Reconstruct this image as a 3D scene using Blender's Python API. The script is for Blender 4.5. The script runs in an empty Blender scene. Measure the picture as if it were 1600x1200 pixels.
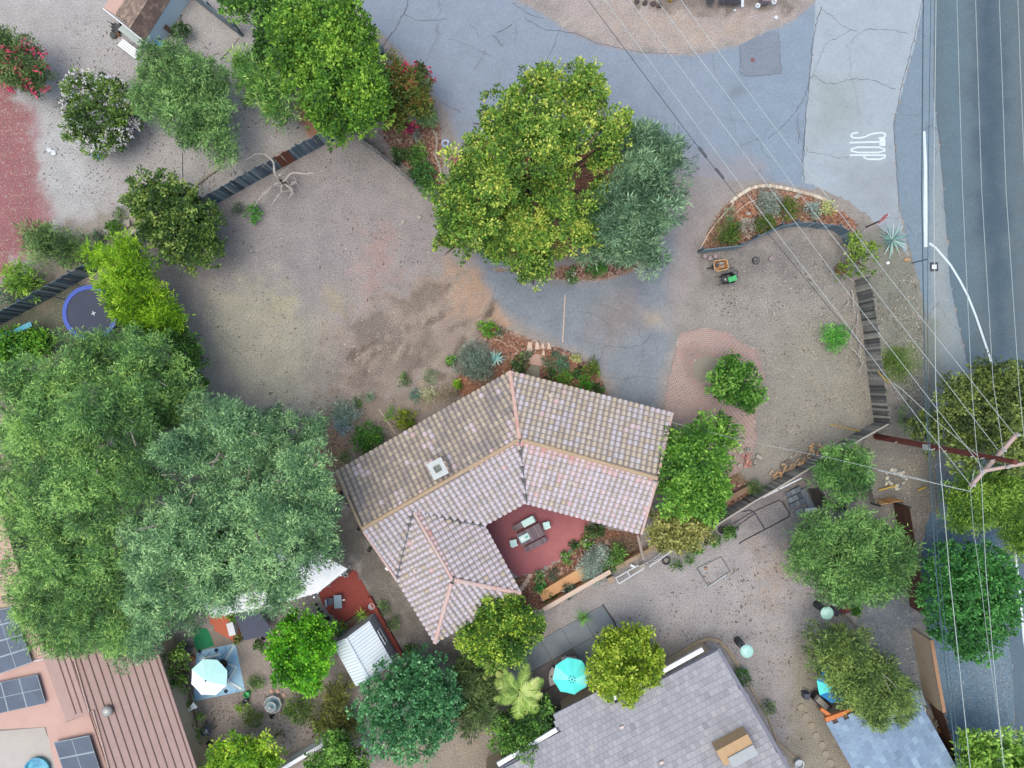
import bpy, math, random
import numpy as np
from mathutils import Vector, Matrix
random.seed(7)
rng = np.random.default_rng(7)
S = 0.04            # metres per photograph pixel on the ground
H = S * 1600 * 24 / 36 * 1.0   # flying height 42.67 m for a 24 mm lens
sc = bpy.context.scene
COL = sc.collection

# ---------------------------------------------------------------- camera, sky, sun, exposure
cam_d = bpy.data.cameras.new('camera'); cam = bpy.data.objects.new('camera', cam_d); COL.objects.link(cam)
cam_d.lens = 24; cam_d.sensor_width = 36; cam_d.clip_start = 0.5; cam_d.clip_end = 2000
cam.location = (0, 0, H); cam.rotation_euler = (0, 0, 0)
sc.camera = cam
world = bpy.data.worlds.new('World'); sc.world = world; world.use_nodes = True
wn = world.node_tree; wn.nodes.clear()
wo = wn.nodes.new('ShaderNodeOutputWorld'); wb = wn.nodes.new('ShaderNodeBackground'); ws = wn.nodes.new('ShaderNodeTexSky')
ws.sky_type = 'NISHITA'; ws.sun_disc = False
SUN_EL, SUN_AZ = math.radians(78), math.radians(-120)     # azimuth measured from +Y towards +X
ws.sun_elevation = SUN_EL; ws.sun_rotation = SUN_AZ; ws.air_density = 1.0; ws.dust_density = 4.0; ws.ozone_density = 1.0
wb.inputs['Strength'].default_value = 0.13
wn.links.new(ws.outputs[0], wb.inputs[0]); wn.links.new(wb.outputs[0], wo.inputs[0])
sun_d = bpy.data.lights.new('sun', 'SUN'); sun = bpy.data.objects.new('sun', sun_d); COL.objects.link(sun)
sun_d.energy = 0.45; sun_d.angle = math.radians(60); sun_d.color = (1.0, 0.95, 0.88)
sdir = Vector((math.sin(SUN_AZ) * math.cos(SUN_EL), math.cos(SUN_AZ) * math.cos(SUN_EL), math.sin(SUN_EL)))
sun.rotation_euler = sdir.to_track_quat('Z', 'Y').to_euler(); sun.location = (0, 0, 60)
vs = sc.view_settings
vs.view_transform = 'Standard'; vs.look = 'None'; vs.gamma = 1; vs.use_curve_mapping = False
vs.exposure = 1.33
LEAFK = 1.38
DK = 6.0
KA = 0.62                                             # observed colour -> surface colour
sc.cycles.max_bounces = 6; sc.cycles.diffuse_bounces = 4; sc.cycles.glossy_bounces = 2

# ---------------------------------------------------------------- helpers
def W(px, py, z=0.0):
    k = S * (H - z) / H
    return Vector(((px - 800) * k, (600 - py) * k, z))
def lin(c):
    c = c / 255.0
    return c / 12.92 if c <= 0.04045 else ((c + 0.055) / 1.055) ** 2.4
def C(r, g, b, k=1.0):
    return (lin(r) * KA * k * .94, lin(g) * KA * k * .905, lin(b) * KA * k * .775)
def CW(r, g, b, k=1.0): return tuple(min(.9, lin(x) * KA * k * y) for x, y in zip((r, g, b), (.97, .97, .93)))
def tag(o, label=None, cat=None, group=None, kind=None):
    if label: o['label'] = label
    if cat: o['category'] = cat
    if group: o['group'] = group
    if kind: o['kind'] = kind
    return o
def root(name, label, cat, loc=(0, 0, 0), group=None, rz=0.0):
    o = bpy.data.objects.new(name, None); COL.objects.link(o)
    o.location = loc; o.rotation_euler = (0, 0, rz); o.empty_display_size = 0.3
    return tag(o, label, cat, group)
def link(name, me, parent=None, loc=None):
    o = bpy.data.objects.new(name, me); COL.objects.link(o)
    if parent: o.parent = parent
    if loc is not None: o.location = loc
    return o
def copy_tree(o, parent=None, n=0):
    c = o.copy(); COL.objects.link(c)
    if n: c.parent = parent
    for ch in list(o.children): copy_tree(ch, c, n + 1)
    return c

class MB:
    """collects simple shapes and links them as one mesh object"""
    def __init__(s): s.v = []; s.f = []; s.t = []; s.tint = 0.5
    def add(s, vs, fs, tint=None):
        n = len(s.v); s.v += [tuple(v) for v in vs]; s.f += [tuple(i + n for i in f) for f in fs]
        s.t += [s.tint if tint is None else tint] * len(fs); return s
    def box(s, c, size, rz=0.0, rx=0.0, ry=0.0, tint=None):
        hx, hy, hz = size[0] / 2, size[1] / 2, size[2] / 2
        R = Matrix.Rotation(rz, 3, 'Z') @ Matrix.Rotation(ry, 3, 'Y') @ Matrix.Rotation(rx, 3, 'X'); c = Vector(c)
        vs = [c + R @ Vector((x * hx, y * hy, z * hz)) for z in (-1, 1) for x, y in ((-1, -1), (1, -1), (1, 1), (-1, 1))]
        return s.add(vs, [(3, 2, 1, 0), (4, 5, 6, 7), (0, 1, 5, 4), (1, 2, 6, 5), (2, 3, 7, 6), (3, 0, 4, 7)], tint)
    def bar(s, a, b, w, h, tint=None):
        a, b = Vector(a), Vector(b); d = b - a; L = d.length
        if L < 1e-6: return s
        d = d / L; side = d.cross(Vector((0, 0, 1)))
        side = Vector((1, 0, 0)) if side.length < 1e-3 else side.normalized()
        up = side.cross(d)
        vs = [p + side * (x * w / 2) + up * (y * h / 2) for p in (a, b) for x, y in ((-1, -1), (1, -1), (1, 1), (-1, 1))]
        return s.add(vs, [(0, 1, 2, 3), (7, 6, 5, 4), (0, 4, 5, 1), (1, 5, 6, 2), (2, 6, 7, 3), (3, 7, 4, 0)], tint)
    def tube(s, pts, rad, n=6, tint=None, closed=False):
        pts = [Vector(p) for p in pts]; m = len(pts)
        if not hasattr(rad, '__len__'): rad = [rad] * m
        vs = []; fs = []
        for i, p in enumerate(pts):
            if closed: d = pts[(i + 1) % m] - pts[i - 1]
            else: d = pts[min(i + 1, m - 1)] - pts[max(i - 1, 0)]
            d.normalize() if d.length > 1e-9 else None
            a = d.cross(Vector((0, 0, 1)))
            a = d.cross(Vector((0, 1, 0))).normalized() if a.length < 0.05 else a.normalized()
            b = d.cross(a)
            for k in range(n):
                t = 2 * math.pi * k / n
                vs.append(p + (a * math.cos(t) + b * math.sin(t)) * rad[i])
        for i in range(m if closed else m - 1):
            j = (i + 1) % m
            for k in range(n):
                fs.append((i * n + k, j * n + k, j * n + (k + 1) % n, i * n + (k + 1) % n))
        if not closed:
            fs.append(tuple(range(n))); fs.append(tuple((m - 1) * n + k for k in reversed(range(n))))
        return s.add(vs, fs, tint)
    def lathe(s, c, prof, n=16, tint=None, cap=True, ph=0.0):
        c = Vector(c); vs = []; fs = []
        for r, z in prof:
            for k in range(n):
                t = 2 * math.pi * k / n + ph
                vs.append(c + Vector((r * math.cos(t), r * math.sin(t), z)))
        for i in range(len(prof) - 1):
            for k in range(n):
                fs.append((i * n + k, i * n + (k + 1) % n, (i + 1) * n + (k + 1) % n, (i + 1) * n + k))
        if cap:
            fs.append(tuple(reversed(range(n)))); fs.append(tuple((len(prof) - 1) * n + k for k in range(n)))
        return s.add(vs, fs, tint)
    def prism(s, pts, z0, z1, tint=None):
        """pts: world xy points (any winding)"""
        a = sum(pts[i - 1][0] * pts[i][1] - pts[i][0] * pts[i - 1][1] for i in range(len(pts)))
        if a < 0: pts = pts[::-1]
        n = len(pts)
        vs = [(p[0], p[1], z0) for p in pts] + [(p[0], p[1], z1) for p in pts]
        fs = [tuple(reversed(range(n))), tuple(range(n, 2 * n))] + [(i, (i + 1) % n, n + (i + 1) % n, n + i) for i in range(n)]
        return s.add(vs, fs, tint)
    def rock(s, c, r, sq=0.7, tint=None, rz=None, el=1.0):
        ico = [(0, 0, -1), (.72, -.53, -.45), (-.28, -.85, -.45), (-.89, 0, -.45), (-.28, .85, -.45), (.72, .53, -.45),
               (.28, -.85, .45), (-.72, -.53, .45), (-.72, .53, .45), (.28, .85, .45), (.89, 0, .45), (0, 0, 1)]
        fs = [(0, 1, 2), (1, 0, 5), (0, 2, 3), (0, 3, 4), (0, 4, 5), (1, 5, 10), (2, 1, 6), (3, 2, 7), (4, 3, 8), (5, 4, 9),
              (1, 10, 6), (2, 6, 7), (3, 7, 8), (4, 8, 9), (5, 9, 10), (6, 10, 11), (7, 6, 11), (8, 7, 11), (9, 8, 11), (10, 9, 11)]
        a = random.uniform(0, 6.28) if rz is None else rz; c = Vector(c); vs = []
        for x, y, z in ico:
            k = r * random.uniform(0.78, 1.15)
            X, Y = x * k * el, y * k
            vs.append(c + Vector((X * math.cos(a) - Y * math.sin(a), X * math.sin(a) + Y * math.cos(a), z * k * sq)))
        return s.add(vs, fs, tint)
    def mesh(s, name, m, off=None, smooth=False):
        me = bpy.data.meshes.new(name)
        v = s.v if off is None else [(a - off[0], b - off[1], c - off[2]) for a, b, c in s.v]
        me.from_pydata(v, [], s.f); me.materials.append(m)
        at = me.attributes.new('tint', 'FLOAT', 'FACE'); at.data.foreach_set('value', s.t)
        if smooth: me.shade_smooth()
        me.update(); return me
    def obj(s, name, m, parent=None, local=False, smooth=False):
        """shapes are in world space unless local; a parented mesh is shifted into its thing's space"""
        off = None
        if parent is not None and not local:
            off = Vector(parent.location); q = parent.parent
            while q is not None: off = off + Vector(q.location); q = q.parent
        return link(name, s.mesh(name, m, off, smooth), parent)
    def thing(s, name, m, label, cat, group=None, smooth=False, kind=None):
        c = np.array(s.v); off = Vector(((c[:, 0].min() + c[:, 0].max()) / 2, (c[:, 1].min() + c[:, 1].max()) / 2, c[:, 2].min()))
        o = link(name, s.mesh(name, m, off, smooth), None, off)
        return tag(o, label, cat, group, kind)

def np_mesh(name, co, quads, m, tint=None, col=None):
    me = bpy.data.meshes.new(name); k = quads.shape[1]
    me.vertices.add(len(co)); me.vertices.foreach_set('co', co.astype(np.float32).ravel())
    me.loops.add(quads.size); me.loops.foreach_set('vertex_index', quads.astype(np.int32).ravel())
    me.polygons.add(len(quads)); me.polygons.foreach_set('loop_start', np.arange(0, quads.size, k, dtype=np.int32))
    me.polygons.foreach_set('loop_total', np.full(len(quads), k, dtype=np.int32))
    me.update(calc_edges=True)
    if tint is not None:
        a = me.attributes.new('tint', 'FLOAT', 'FACE'); a.data.foreach_set('value', tint.astype(np.float32))
    if col is not None:
        a = me.attributes.new('tone', 'FLOAT_COLOR', 'POINT')
        a.data.foreach_set('color', np.concatenate([col, np.ones((len(col), 1))], 1).astype(np.float32).ravel())
    me.shade_flat(); me.materials.append(m); return me

# ---------------------------------------------------------------- numpy noise and polygons
_L = rng.random((64, 64))
def vnoise(x, y):
    xi = np.floor(x).astype(int); yi = np.floor(y).astype(int); fx = x - xi; fy = y - yi
    fx = fx * fx * (3 - 2 * fx); fy = fy * fy * (3 - 2 * fy)
    g = lambda a, b: _L[a % 64, b % 64]
    return (g(xi, yi) * (1 - fx) + g(xi + 1, yi) * fx) * (1 - fy) + (g(xi, yi + 1) * (1 - fx) + g(xi + 1, yi + 1) * fx) * fy
def fbm(x, y, o=4):
    r = 0; a = .5; t = 0
    for i in range(o):
        r = r + a * vnoise(x * 2 ** i + 17.3 * i, y * 2 ** i + 9.1 * i); t += a; a *= .5
    return r / t
def PX(poly): return np.array([[(p[0] - 800) * S, (600 - p[1]) * S] for p in poly])
def sdf(X, Y, poly):
    """negative inside; poly Nx2 in metres; also the nearest boundary point"""
    best = np.full(X.shape, 1e18); bx = np.zeros(X.shape); by = np.zeros(X.shape); ins = np.zeros(X.shape, bool)
    n = len(poly)
    for i in range(n):
        x0, y0 = poly[i - 1]; x1, y1 = poly[i]; dx, dy = x1 - x0, y1 - y0; L = dx * dx + dy * dy + 1e-12
        t = np.clip(((X - x0) * dx + (Y - y0) * dy) / L, 0, 1); qx = x0 + t * dx; qy = y0 + t * dy
        d = (X - qx) ** 2 + (Y - qy) ** 2; m = d < best
        best = np.where(m, d, best); bx = np.where(m, qx, bx); by = np.where(m, qy, by)
        c = ((y0 > Y) != (y1 > Y)) & (X < (x1 - x0) * (Y - y0) / (y1 - y0 + 1e-12) + x0); ins ^= c
    d = np.sqrt(best); return np.where(ins, -d, d), bx, by
def inpoly(x, y, poly):
    c = False; n = len(poly)
    for i in range(n):
        x0, y0 = poly[i - 1][0], poly[i - 1][1]; x1, y1 = poly[i][0], poly[i][1]
        if (y0 > y) != (y1 > y) and x < (x1 - x0) * (y - y0) / (y1 - y0) + x0: c = not c
    return c
def smooth_poly(pts, it=2):
    for _ in range(it):
        q = []
        for i in range(len(pts)):
            a, b = pts[i - 1], pts[i]
            q += [(a[0] * .75 + b[0] * .25, a[1] * .75 + b[1] * .25), (a[0] * .25 + b[0] * .75, a[1] * .25 + b[1] * .75)]
        pts = q
    return pts
def inset(pts, d):
    """offset a metre polygon inwards"""
    n = len(pts); a = sum(pts[i - 1][0] * pts[i][1] - pts[i][0] * pts[i - 1][1] for i in range(n)); sg = 1 if a > 0 else -1; out = []
    for i in range(n):
        p0, p1, p2 = Vector(pts[i - 1][:2]), Vector(pts[i][:2]), Vector(pts[(i + 1) % n][:2])
        e1 = (p1 - p0).normalized(); e2 = (p2 - p1).normalized()
        n1 = Vector((-e1.y, e1.x)) * sg; n2 = Vector((-e2.y, e2.x)) * sg
        b = (n1 + n2); b = b / max(0.3, b.length_squared) * 2
        out.append((p1.x + b.x * d, p1.y + b.y * d))
    return out

# ---------------------------------------------------------------- materials
def new_mat(name):
    m = bpy.data.materials.new(name); m.use_nodes = True; nt = m.node_tree
    return m, nt, nt.nodes['Principled BSDF']
def N(nt, t, **k):
    n = nt.nodes.new(t)
    for a, b in k.items(): setattr(n, a, b)
    return n
def noise(nt, scale, detail=4, rough=.6, vec=None):
    n = N(nt, 'ShaderNodeTexNoise'); n.inputs['Scale'].default_value = scale; n.inputs['Detail'].default_value = detail
    n.inputs['Roughness'].default_value = rough
    if vec is not None: nt.links.new(vec, n.inputs['Vector'])
    return n.outputs['Fac']
def rng_(nt, src, a, b, c, d):
    n = N(nt, 'ShaderNodeMapRange'); nt.links.new(src, n.inputs[0])
    for i, v in enumerate((a, b, c, d)): n.inputs[i + 1].default_value = v
    return n.outputs[0]
def mth(nt, op, a, b):
    n = N(nt, 'ShaderNodeMath', operation=op)
    for i, v in enumerate((a, b)):
        if isinstance(v, (int, float)): n.inputs[i].default_value = v
        else: nt.links.new(v, n.inputs[i])
    return n.outputs[0]
def mixc(nt, f, a, b, mode='MIX'):
    n = N(nt, 'ShaderNodeMix', data_type='RGBA', blend_type=mode)
    for s_, v in ((n.inputs[0], f), (n.inputs[6], a), (n.inputs[7], b)):
        if isinstance(v, (int, float)): s_.default_value = v
        elif isinstance(v, tuple): s_.default_value = (*v[:3], 1)
        else: nt.links.new(v, s_)
    return n.outputs[2]
def grey(nt, f):
    n = N(nt, 'ShaderNodeCombineColor')
    for i in range(3): nt.links.new(f, n.inputs[i])
    return n.outputs[0]
def wpos(nt): return N(nt, 'ShaderNodeNewGeometry').outputs['Position']
def ramp(nt, src, cols):
    r = N(nt, 'ShaderNodeValToRGB'); nt.links.new(src, r.inputs[0]); e = r.color_ramp.elements
    while len(e) < len(cols): e.new(0.5)
    for i, c in enumerate(cols):
        p = i / (len(cols) - 1)
        if len(c) == 2: p, c = c
        e[i].position = p; e[i].color = (*c, 1)
    return r.outputs[0]
def M(name, c1, c2=None, scale=3.0, rough=.8, bump=.0, metal=0.0, amp=.25, fine=30.0, tint=None):
    """two-tone weathered surface; tint = list of colours picked by the mesh's tint attribute"""
    m, nt, b = new_mat(name); p = wpos(nt)
    n1 = noise(nt, scale, 5, .6, p); n2 = noise(nt, fine, 3, .6, p)
    if tint:
        a = N(nt, 'ShaderNodeAttribute', attribute_name='tint'); base = ramp(nt, a.outputs['Fac'], tint)
    else:
        base = mixc(nt, rng_(nt, n1, .35, .65, 0, 1), c1, c2 or tuple(x * .8 for x in c1))
    v = mth(nt, 'MULTIPLY', rng_(nt, n2, .3, .7, 1 - amp, 1 + amp), rng_(nt, n1, .3, .7, 1 - amp * .6, 1 + amp * .6))
    nt.links.new(mixc(nt, 1.0, base, grey(nt, v), 'MULTIPLY'), b.inputs['Base Color'])
    b.inputs['Roughness'].default_value = rough; b.inputs['Metallic'].default_value = metal
    if bump:
        bp = N(nt, 'ShaderNodeBump'); bp.inputs['Strength'].default_value = bump; bp.inputs['Distance'].default_value = .02
        nt.links.new(n2, bp.inputs['Height']); nt.links.new(bp.outputs[0], b.inputs['Normal'])
    return m
def ground_mat(name, big=.18, mid=.25, fine=.3, fs=26.0, fleck=.25, dark=.3, bump=.5, crack=0.0, ms=6.0, rough=.95, patchy=False):
    """colour comes from the soil/asphalt zones stored on the mesh; noise adds grain, pale straw bits and dark debris"""
    m, nt, b = new_mat(name); p = wpos(nt)
    a = N(nt, 'ShaderNodeAttribute', attribute_name='tone')
    v = rng_(nt, noise(nt, .9, 6, .65, p), .3, .7, 1 - big, 1 + big)
    v = mth(nt, 'MULTIPLY', v, rng_(nt, noise(nt, ms, 5, .7, p), .3, .7, 1 - mid, 1 + mid))
    nf = noise(nt, fs, 3, .7, p)
    v = mth(nt, 'MULTIPLY', v, rng_(nt, nf, .3, .7, 1 - fine, 1 + fine))
    c = mixc(nt, 1.0, a.outputs['Color'], grey(nt, v), 'MULTIPLY')
    pm = rng_(nt, noise(nt, .45, 3, .6, p), .40, .62, .15, 1.25) if patchy else 1.0; pd = rng_(nt, noise(nt, .62, 3, .6, p), .42, .62, .1, 1.3) if patchy else 1.0
    if fleck:
        f = mth(nt, 'MULTIPLY', mth(nt, 'MULTIPLY', rng_(nt, noise(nt, 13.0, 2, .5, p), .60, .66, 0, 1), fleck * 2), pm)
        c = mixc(nt, f, c, C(214, 206, 186))
    if dark:
        f = mth(nt, 'MULTIPLY', mth(nt, 'MULTIPLY', rng_(nt, noise(nt, 8.0, 3, .6, p), .61, .67, 0, 1), dark * 1.6), pd)
        c = mixc(nt, f, c, C(84, 84, 86))
    if crack:
        d = N(nt, 'ShaderNodeVectorMath', operation='SCALE'); d.inputs['Scale'].default_value = 1.0
        nc = N(nt, 'ShaderNodeTexNoise'); nc.inputs['Scale'].default_value = 1.3; nc.inputs['Detail'].default_value = 5
        nt.links.new(p, nc.inputs['Vector'])
        ad = N(nt, 'ShaderNodeVectorMath', operation='ADD'); nt.links.new(p, ad.inputs[0]); nt.links.new(nc.outputs['Color'], d.inputs[0]); nt.links.new(d.outputs[0], ad.inputs[1])
        vo = N(nt, 'ShaderNodeTexVoronoi', feature='DISTANCE_TO_EDGE'); vo.inputs['Scale'].default_value = .33; nt.links.new(ad.outputs[0], vo.inputs['Vector'])
        f = mth(nt, 'MULTIPLY', rng_(nt, vo.outputs['Distance'], .003, .010, 1, 0), rng_(nt, noise(nt, .35, 2, .5, p), .48, .62, 0, crack))
        c = mixc(nt, f, c, C(104, 108, 120))
    nt.links.new(c, b.inputs['Base Color']); b.inputs['Roughness'].default_value = rough; b.inputs['Specular IOR Level'].default_value = .15
    bp = N(nt, 'ShaderNodeBump'); bp.inputs['Strength'].default_value = bump; bp.inputs['Distance'].default_value = .03
    nt.links.new(nf, bp.inputs['Height']); nt.links.new(bp.outputs[0], b.inputs['Normal'])
    return m
def leaf_mat(name, cols, trans=.28, rough=.6, spec=.3):
    m, nt, b = new_mat(name); p = wpos(nt)
    LF = (LEAFK * 1.04, LEAFK * 1.09, LEAFK * 1.12)
    cols = [(c_[0], tuple(x * y for x, y in zip(c_[1], LF))) if len(c_) == 2 else tuple(x * y for x, y in zip(c_, LF)) for c_ in cols]
    a = N(nt, 'ShaderNodeAttribute', attribute_name='tint')
    t = mth(nt, 'ADD', a.outputs['Fac'], rng_(nt, noise(nt, .55, 3, .6, p), .3, .7, -.2, .2))
    c = ramp(nt, t, cols)
    nt.links.new(c, b.inputs['Base Color']); b.inputs['Roughness'].default_value = rough; b.inputs['Specular IOR Level'].default_value = spec
    tr = N(nt, 'ShaderNodeBsdfTranslucent'); nt.links.new(mixc(nt, .35, c, tuple(x * 1.15 for x in cols[-1][-3:]) if len(cols[-1]) != 2 else cols[-1][1]), tr.inputs[0])
    mx = N(nt, 'ShaderNodeMixShader'); mx.inputs[0].default_value = trans
    nt.links.new(b.outputs[0], mx.inputs[1]); nt.links.new(tr.outputs[0], mx.inputs[2])
    nt.links.new(mx.outputs[0], nt.nodes['Material Output'].inputs['Surface'])
    return m

# ================================================================ GROUND
# soil zones: (polygon in photo pixels on the ground, feather in metres, colour, strength)
DIRT = np.array(C(160, 157, 160))
Z = [
 ([(-900, -900), (430, -900), (560, 60), (500, 215), (330, 320), (130, 430), (-900, 600)], 1.2, (178, 179, 187), 1),      # north-west yard
 ([(-300, 110), (20, 120), (45, 170), (55, 260), (80, 330), (60, 380), (0, 440), (-300, 450)], .6, (158, 104, 114), .95),   # red gravel
 ([(60, 160), (140, 190), (150, 330), (90, 330), (62, 250)], 1.6, (192, 202, 214), .5),
 ([(320, 330), (520, 215), (680, 330), (680, 430), (560, 450), (400, 520), (300, 470)], 2.0, (152, 151, 159), .9),
 ([(520, 300), (700, 310), (690, 420), (640, 470), (520, 440)], 1.6, (160, 155, 162), .6),
 ([(572, 365), (618, 362), (612, 420), (600, 450), (565, 452), (562, 420)], .9, (180, 150, 148), .5),
 ([(330, 440), (430, 440), (530, 540), (520, 640), (480, 660), (360, 600), (310, 540)], 1.6, (168, 169, 160), .9),
 ([(500, 455), (538, 455), (540, 490), (505, 485)], .4, (180, 172, 146), .5),
 ([(415, 475), (455, 470), (460, 495), (420, 500)], .4, (176, 174, 148), .45),
 ([(600, 470), (700, 415), (775, 440), (800, 500), (760, 540), (700, 590), (560, 640), (500, 600), (520, 520)], 1.4, (160, 147, 144), .9),
 ([(705, 415), (745, 412), (790, 455), (815, 510), (800, 530), (760, 520), (735, 480), (700, 450)], .9, (186, 160, 144), .85),
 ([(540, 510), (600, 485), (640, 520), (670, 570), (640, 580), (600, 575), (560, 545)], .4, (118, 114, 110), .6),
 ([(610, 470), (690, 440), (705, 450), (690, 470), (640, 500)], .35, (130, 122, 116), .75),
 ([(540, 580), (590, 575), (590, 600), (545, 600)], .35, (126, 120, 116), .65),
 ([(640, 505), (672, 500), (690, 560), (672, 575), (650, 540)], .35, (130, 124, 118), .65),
 ([(470, 540), (545, 550), (520, 600), (480, 590)], .6, (142, 140, 142), .6),
 ([(500, 640), (700, 585), (790, 590), (600, 700), (540, 740), (500, 720)], 1.0, (152, 142, 136), .9),
 ([(470, 690), (530, 660), (560, 730), (520, 750), (480, 745)], .6, (172, 152, 134), .8),
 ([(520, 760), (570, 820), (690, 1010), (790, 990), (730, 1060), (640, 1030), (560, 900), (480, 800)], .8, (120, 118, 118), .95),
 ([(1060, 520), (1100, 400), (1330, 360), (1380, 670), (1180, 800), (1060, 760)], .8, (152, 152, 152), .9),
 ([(1090, 400), (1200, 380), (1320, 370), (1320, 430), (1200, 440), (1120, 460)], 1.2, (128, 127, 132), .7),
 ([(1110, 450), (1220, 455), (1200, 540), (1110, 515)], 1.2, (160, 158, 162), .7),
 ([(1200, 500), (1360, 500), (1370, 660), (1200, 700)], 1.6, (154, 154, 146), .6),
 ([(1330, 350), (1420, 370), (1460, 480), (1470, 660), (1400, 660), (1350, 440)], .9, (134, 140, 134), .95),
 ([(1370, 560), (1440, 545), (1450, 580), (1380, 600)], .5, (112, 140, 74), .6),
 ([(1360, 660), (1600, 660), (1600, 780), (1500, 830), (1440, 830), (1360, 790), (1290, 720)], 1.0, (130, 131, 133), .9),
 ([(1390, 700), (1480, 700), (1480, 800), (1420, 800)], 1.0, (150, 146, 138), .6),
 ([(840, 960), (1180, 790), (1360, 780), (1420, 900), (1300, 1200), (1250, 1300), (1100, 1000)], .8, (171, 171, 180), .95),
 ([(1130, 780), (1260, 740), (1360, 790), (1250, 850), (1150, 850)], .8, (134, 134, 144), .85),
 ([(1180, 850), (1240, 850), (1250, 900), (1200, 940)], 1.2, (176, 162, 154), .6),
 ([(1240, 1010), (1340, 950), (1330, 1120), (1330, 1250), (1210, 1250)], .9, (154, 152, 142), .8),
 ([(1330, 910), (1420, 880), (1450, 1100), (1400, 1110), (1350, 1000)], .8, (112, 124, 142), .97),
 ([(300, 1010), (420, 960), (520, 1000), (560, 1090), (560, 1250), (300, 1250)], .8, (158, 152, 152), .9),
 ([(600, 1150), (760, 1100), (800, 1250), (560, 1250)], .8, (158, 150, 142), .9),
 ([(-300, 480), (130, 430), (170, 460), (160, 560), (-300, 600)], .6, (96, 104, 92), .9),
 ([(60, 380), (160, 340), (230, 330), (140, 430), (40, 480)], .8, (146, 138, 128), .7),
 ([(455, 130), (500, 170), (515, 205), (480, 215), (455, 170)], .4, (160, 112, 84), .8),
 ([(800, -200), (1290, -200), (1240, 30), (1100, 83), (960, 72), (870, 35)], .6, (178, 172, 176), .95),
 ([(960, 20), (1180, 30), (1160, 60), (1000, 50)], 1.0, (182, 168, 158), .6),
 ([(990, -80), (1260, -80), (1240, 14), (1100, 18), (1000, 12)], .5, (118, 110, 108), .8),
]
_r = random.Random(21)
for _i in range(30):
    _x, _y = _r.uniform(545, 760), _r.uniform(430, 600)
    if _y > 640 - (_x - 540) * .45 or _y < 560 - (_x - 540) * .75: continue
    _a = _r.choice([2.0, 2.1, -.55, -.7]) + _r.gauss(0, .12); _l = _r.uniform(14, 40); _w = _r.uniform(1.2, 2.6); _c, _s = math.cos(_a), math.sin(_a)
    Z.append(([(_x - _c * _l + _s * _w, _y - _s * _l - _c * _w), (_x + _c * _l + _s * _w, _y + _s * _l - _c * _w), (_x + _c * _l - _s * _w, _y + _s * _l + _c * _w), (_x - _c * _l - _s * _w, _y - _s * _l + _c * _w)], .10, _r.choice([(104, 94, 88), (116, 108, 104), (178, 168, 160)]), .6))
def soil(X, Y):
    wx = (fbm(X * .9 + 40, Y * .9 + 40) - .5) * 2.2; wy = (fbm(X * .9 + 90, Y * .9 + 10) - .5) * 2.2
    fine = (fbm(X * 2.3, Y * 2.3, 4) - .5) * 2.2
    c = np.tile(DIRT, (X.size, 1)).reshape(X.shape + (3,))
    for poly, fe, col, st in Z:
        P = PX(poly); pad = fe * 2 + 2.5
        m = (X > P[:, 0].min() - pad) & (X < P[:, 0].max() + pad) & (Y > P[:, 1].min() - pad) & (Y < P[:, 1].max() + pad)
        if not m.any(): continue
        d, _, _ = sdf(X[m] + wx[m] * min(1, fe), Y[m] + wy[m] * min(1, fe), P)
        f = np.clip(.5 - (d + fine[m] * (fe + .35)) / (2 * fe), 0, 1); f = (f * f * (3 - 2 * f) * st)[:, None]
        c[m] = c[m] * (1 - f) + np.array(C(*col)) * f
    return c
far = [-900, -400, -160, -80, -50]
gx = np.array(far + list(np.arange(-37, 37.01, .16)) + [-v for v in far[::-1]]); gy = np.array(far + list(np.arange(-29, 29.01, .16)) + [-v for v in far[::-1]])
GX, GY = np.meshgrid(gx, gy); nx, ny = len(gx), len(gy)
gi = np.arange(nx * ny).reshape(ny, nx)
gq = np.stack([gi[:-1, :-1], gi[:-1, 1:], gi[1:, 1:], gi[1:, :-1]], -1).reshape(-1, 4)
gz = (fbm(GX * .35, GY * .35) - .5) * .0
m_soil = ground_mat('soil', big=.12, mid=.2, fine=.46, fs=15, fleck=.26, dark=.2, bump=.9, ms=8, patchy=True)
tag(link('ground', np_mesh('ground', np.stack([GX, GY, gz], -1).reshape(-1, 3), gq, m_soil, col=soil(GX, GY).reshape(-1, 3))), kind='structure')

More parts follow.
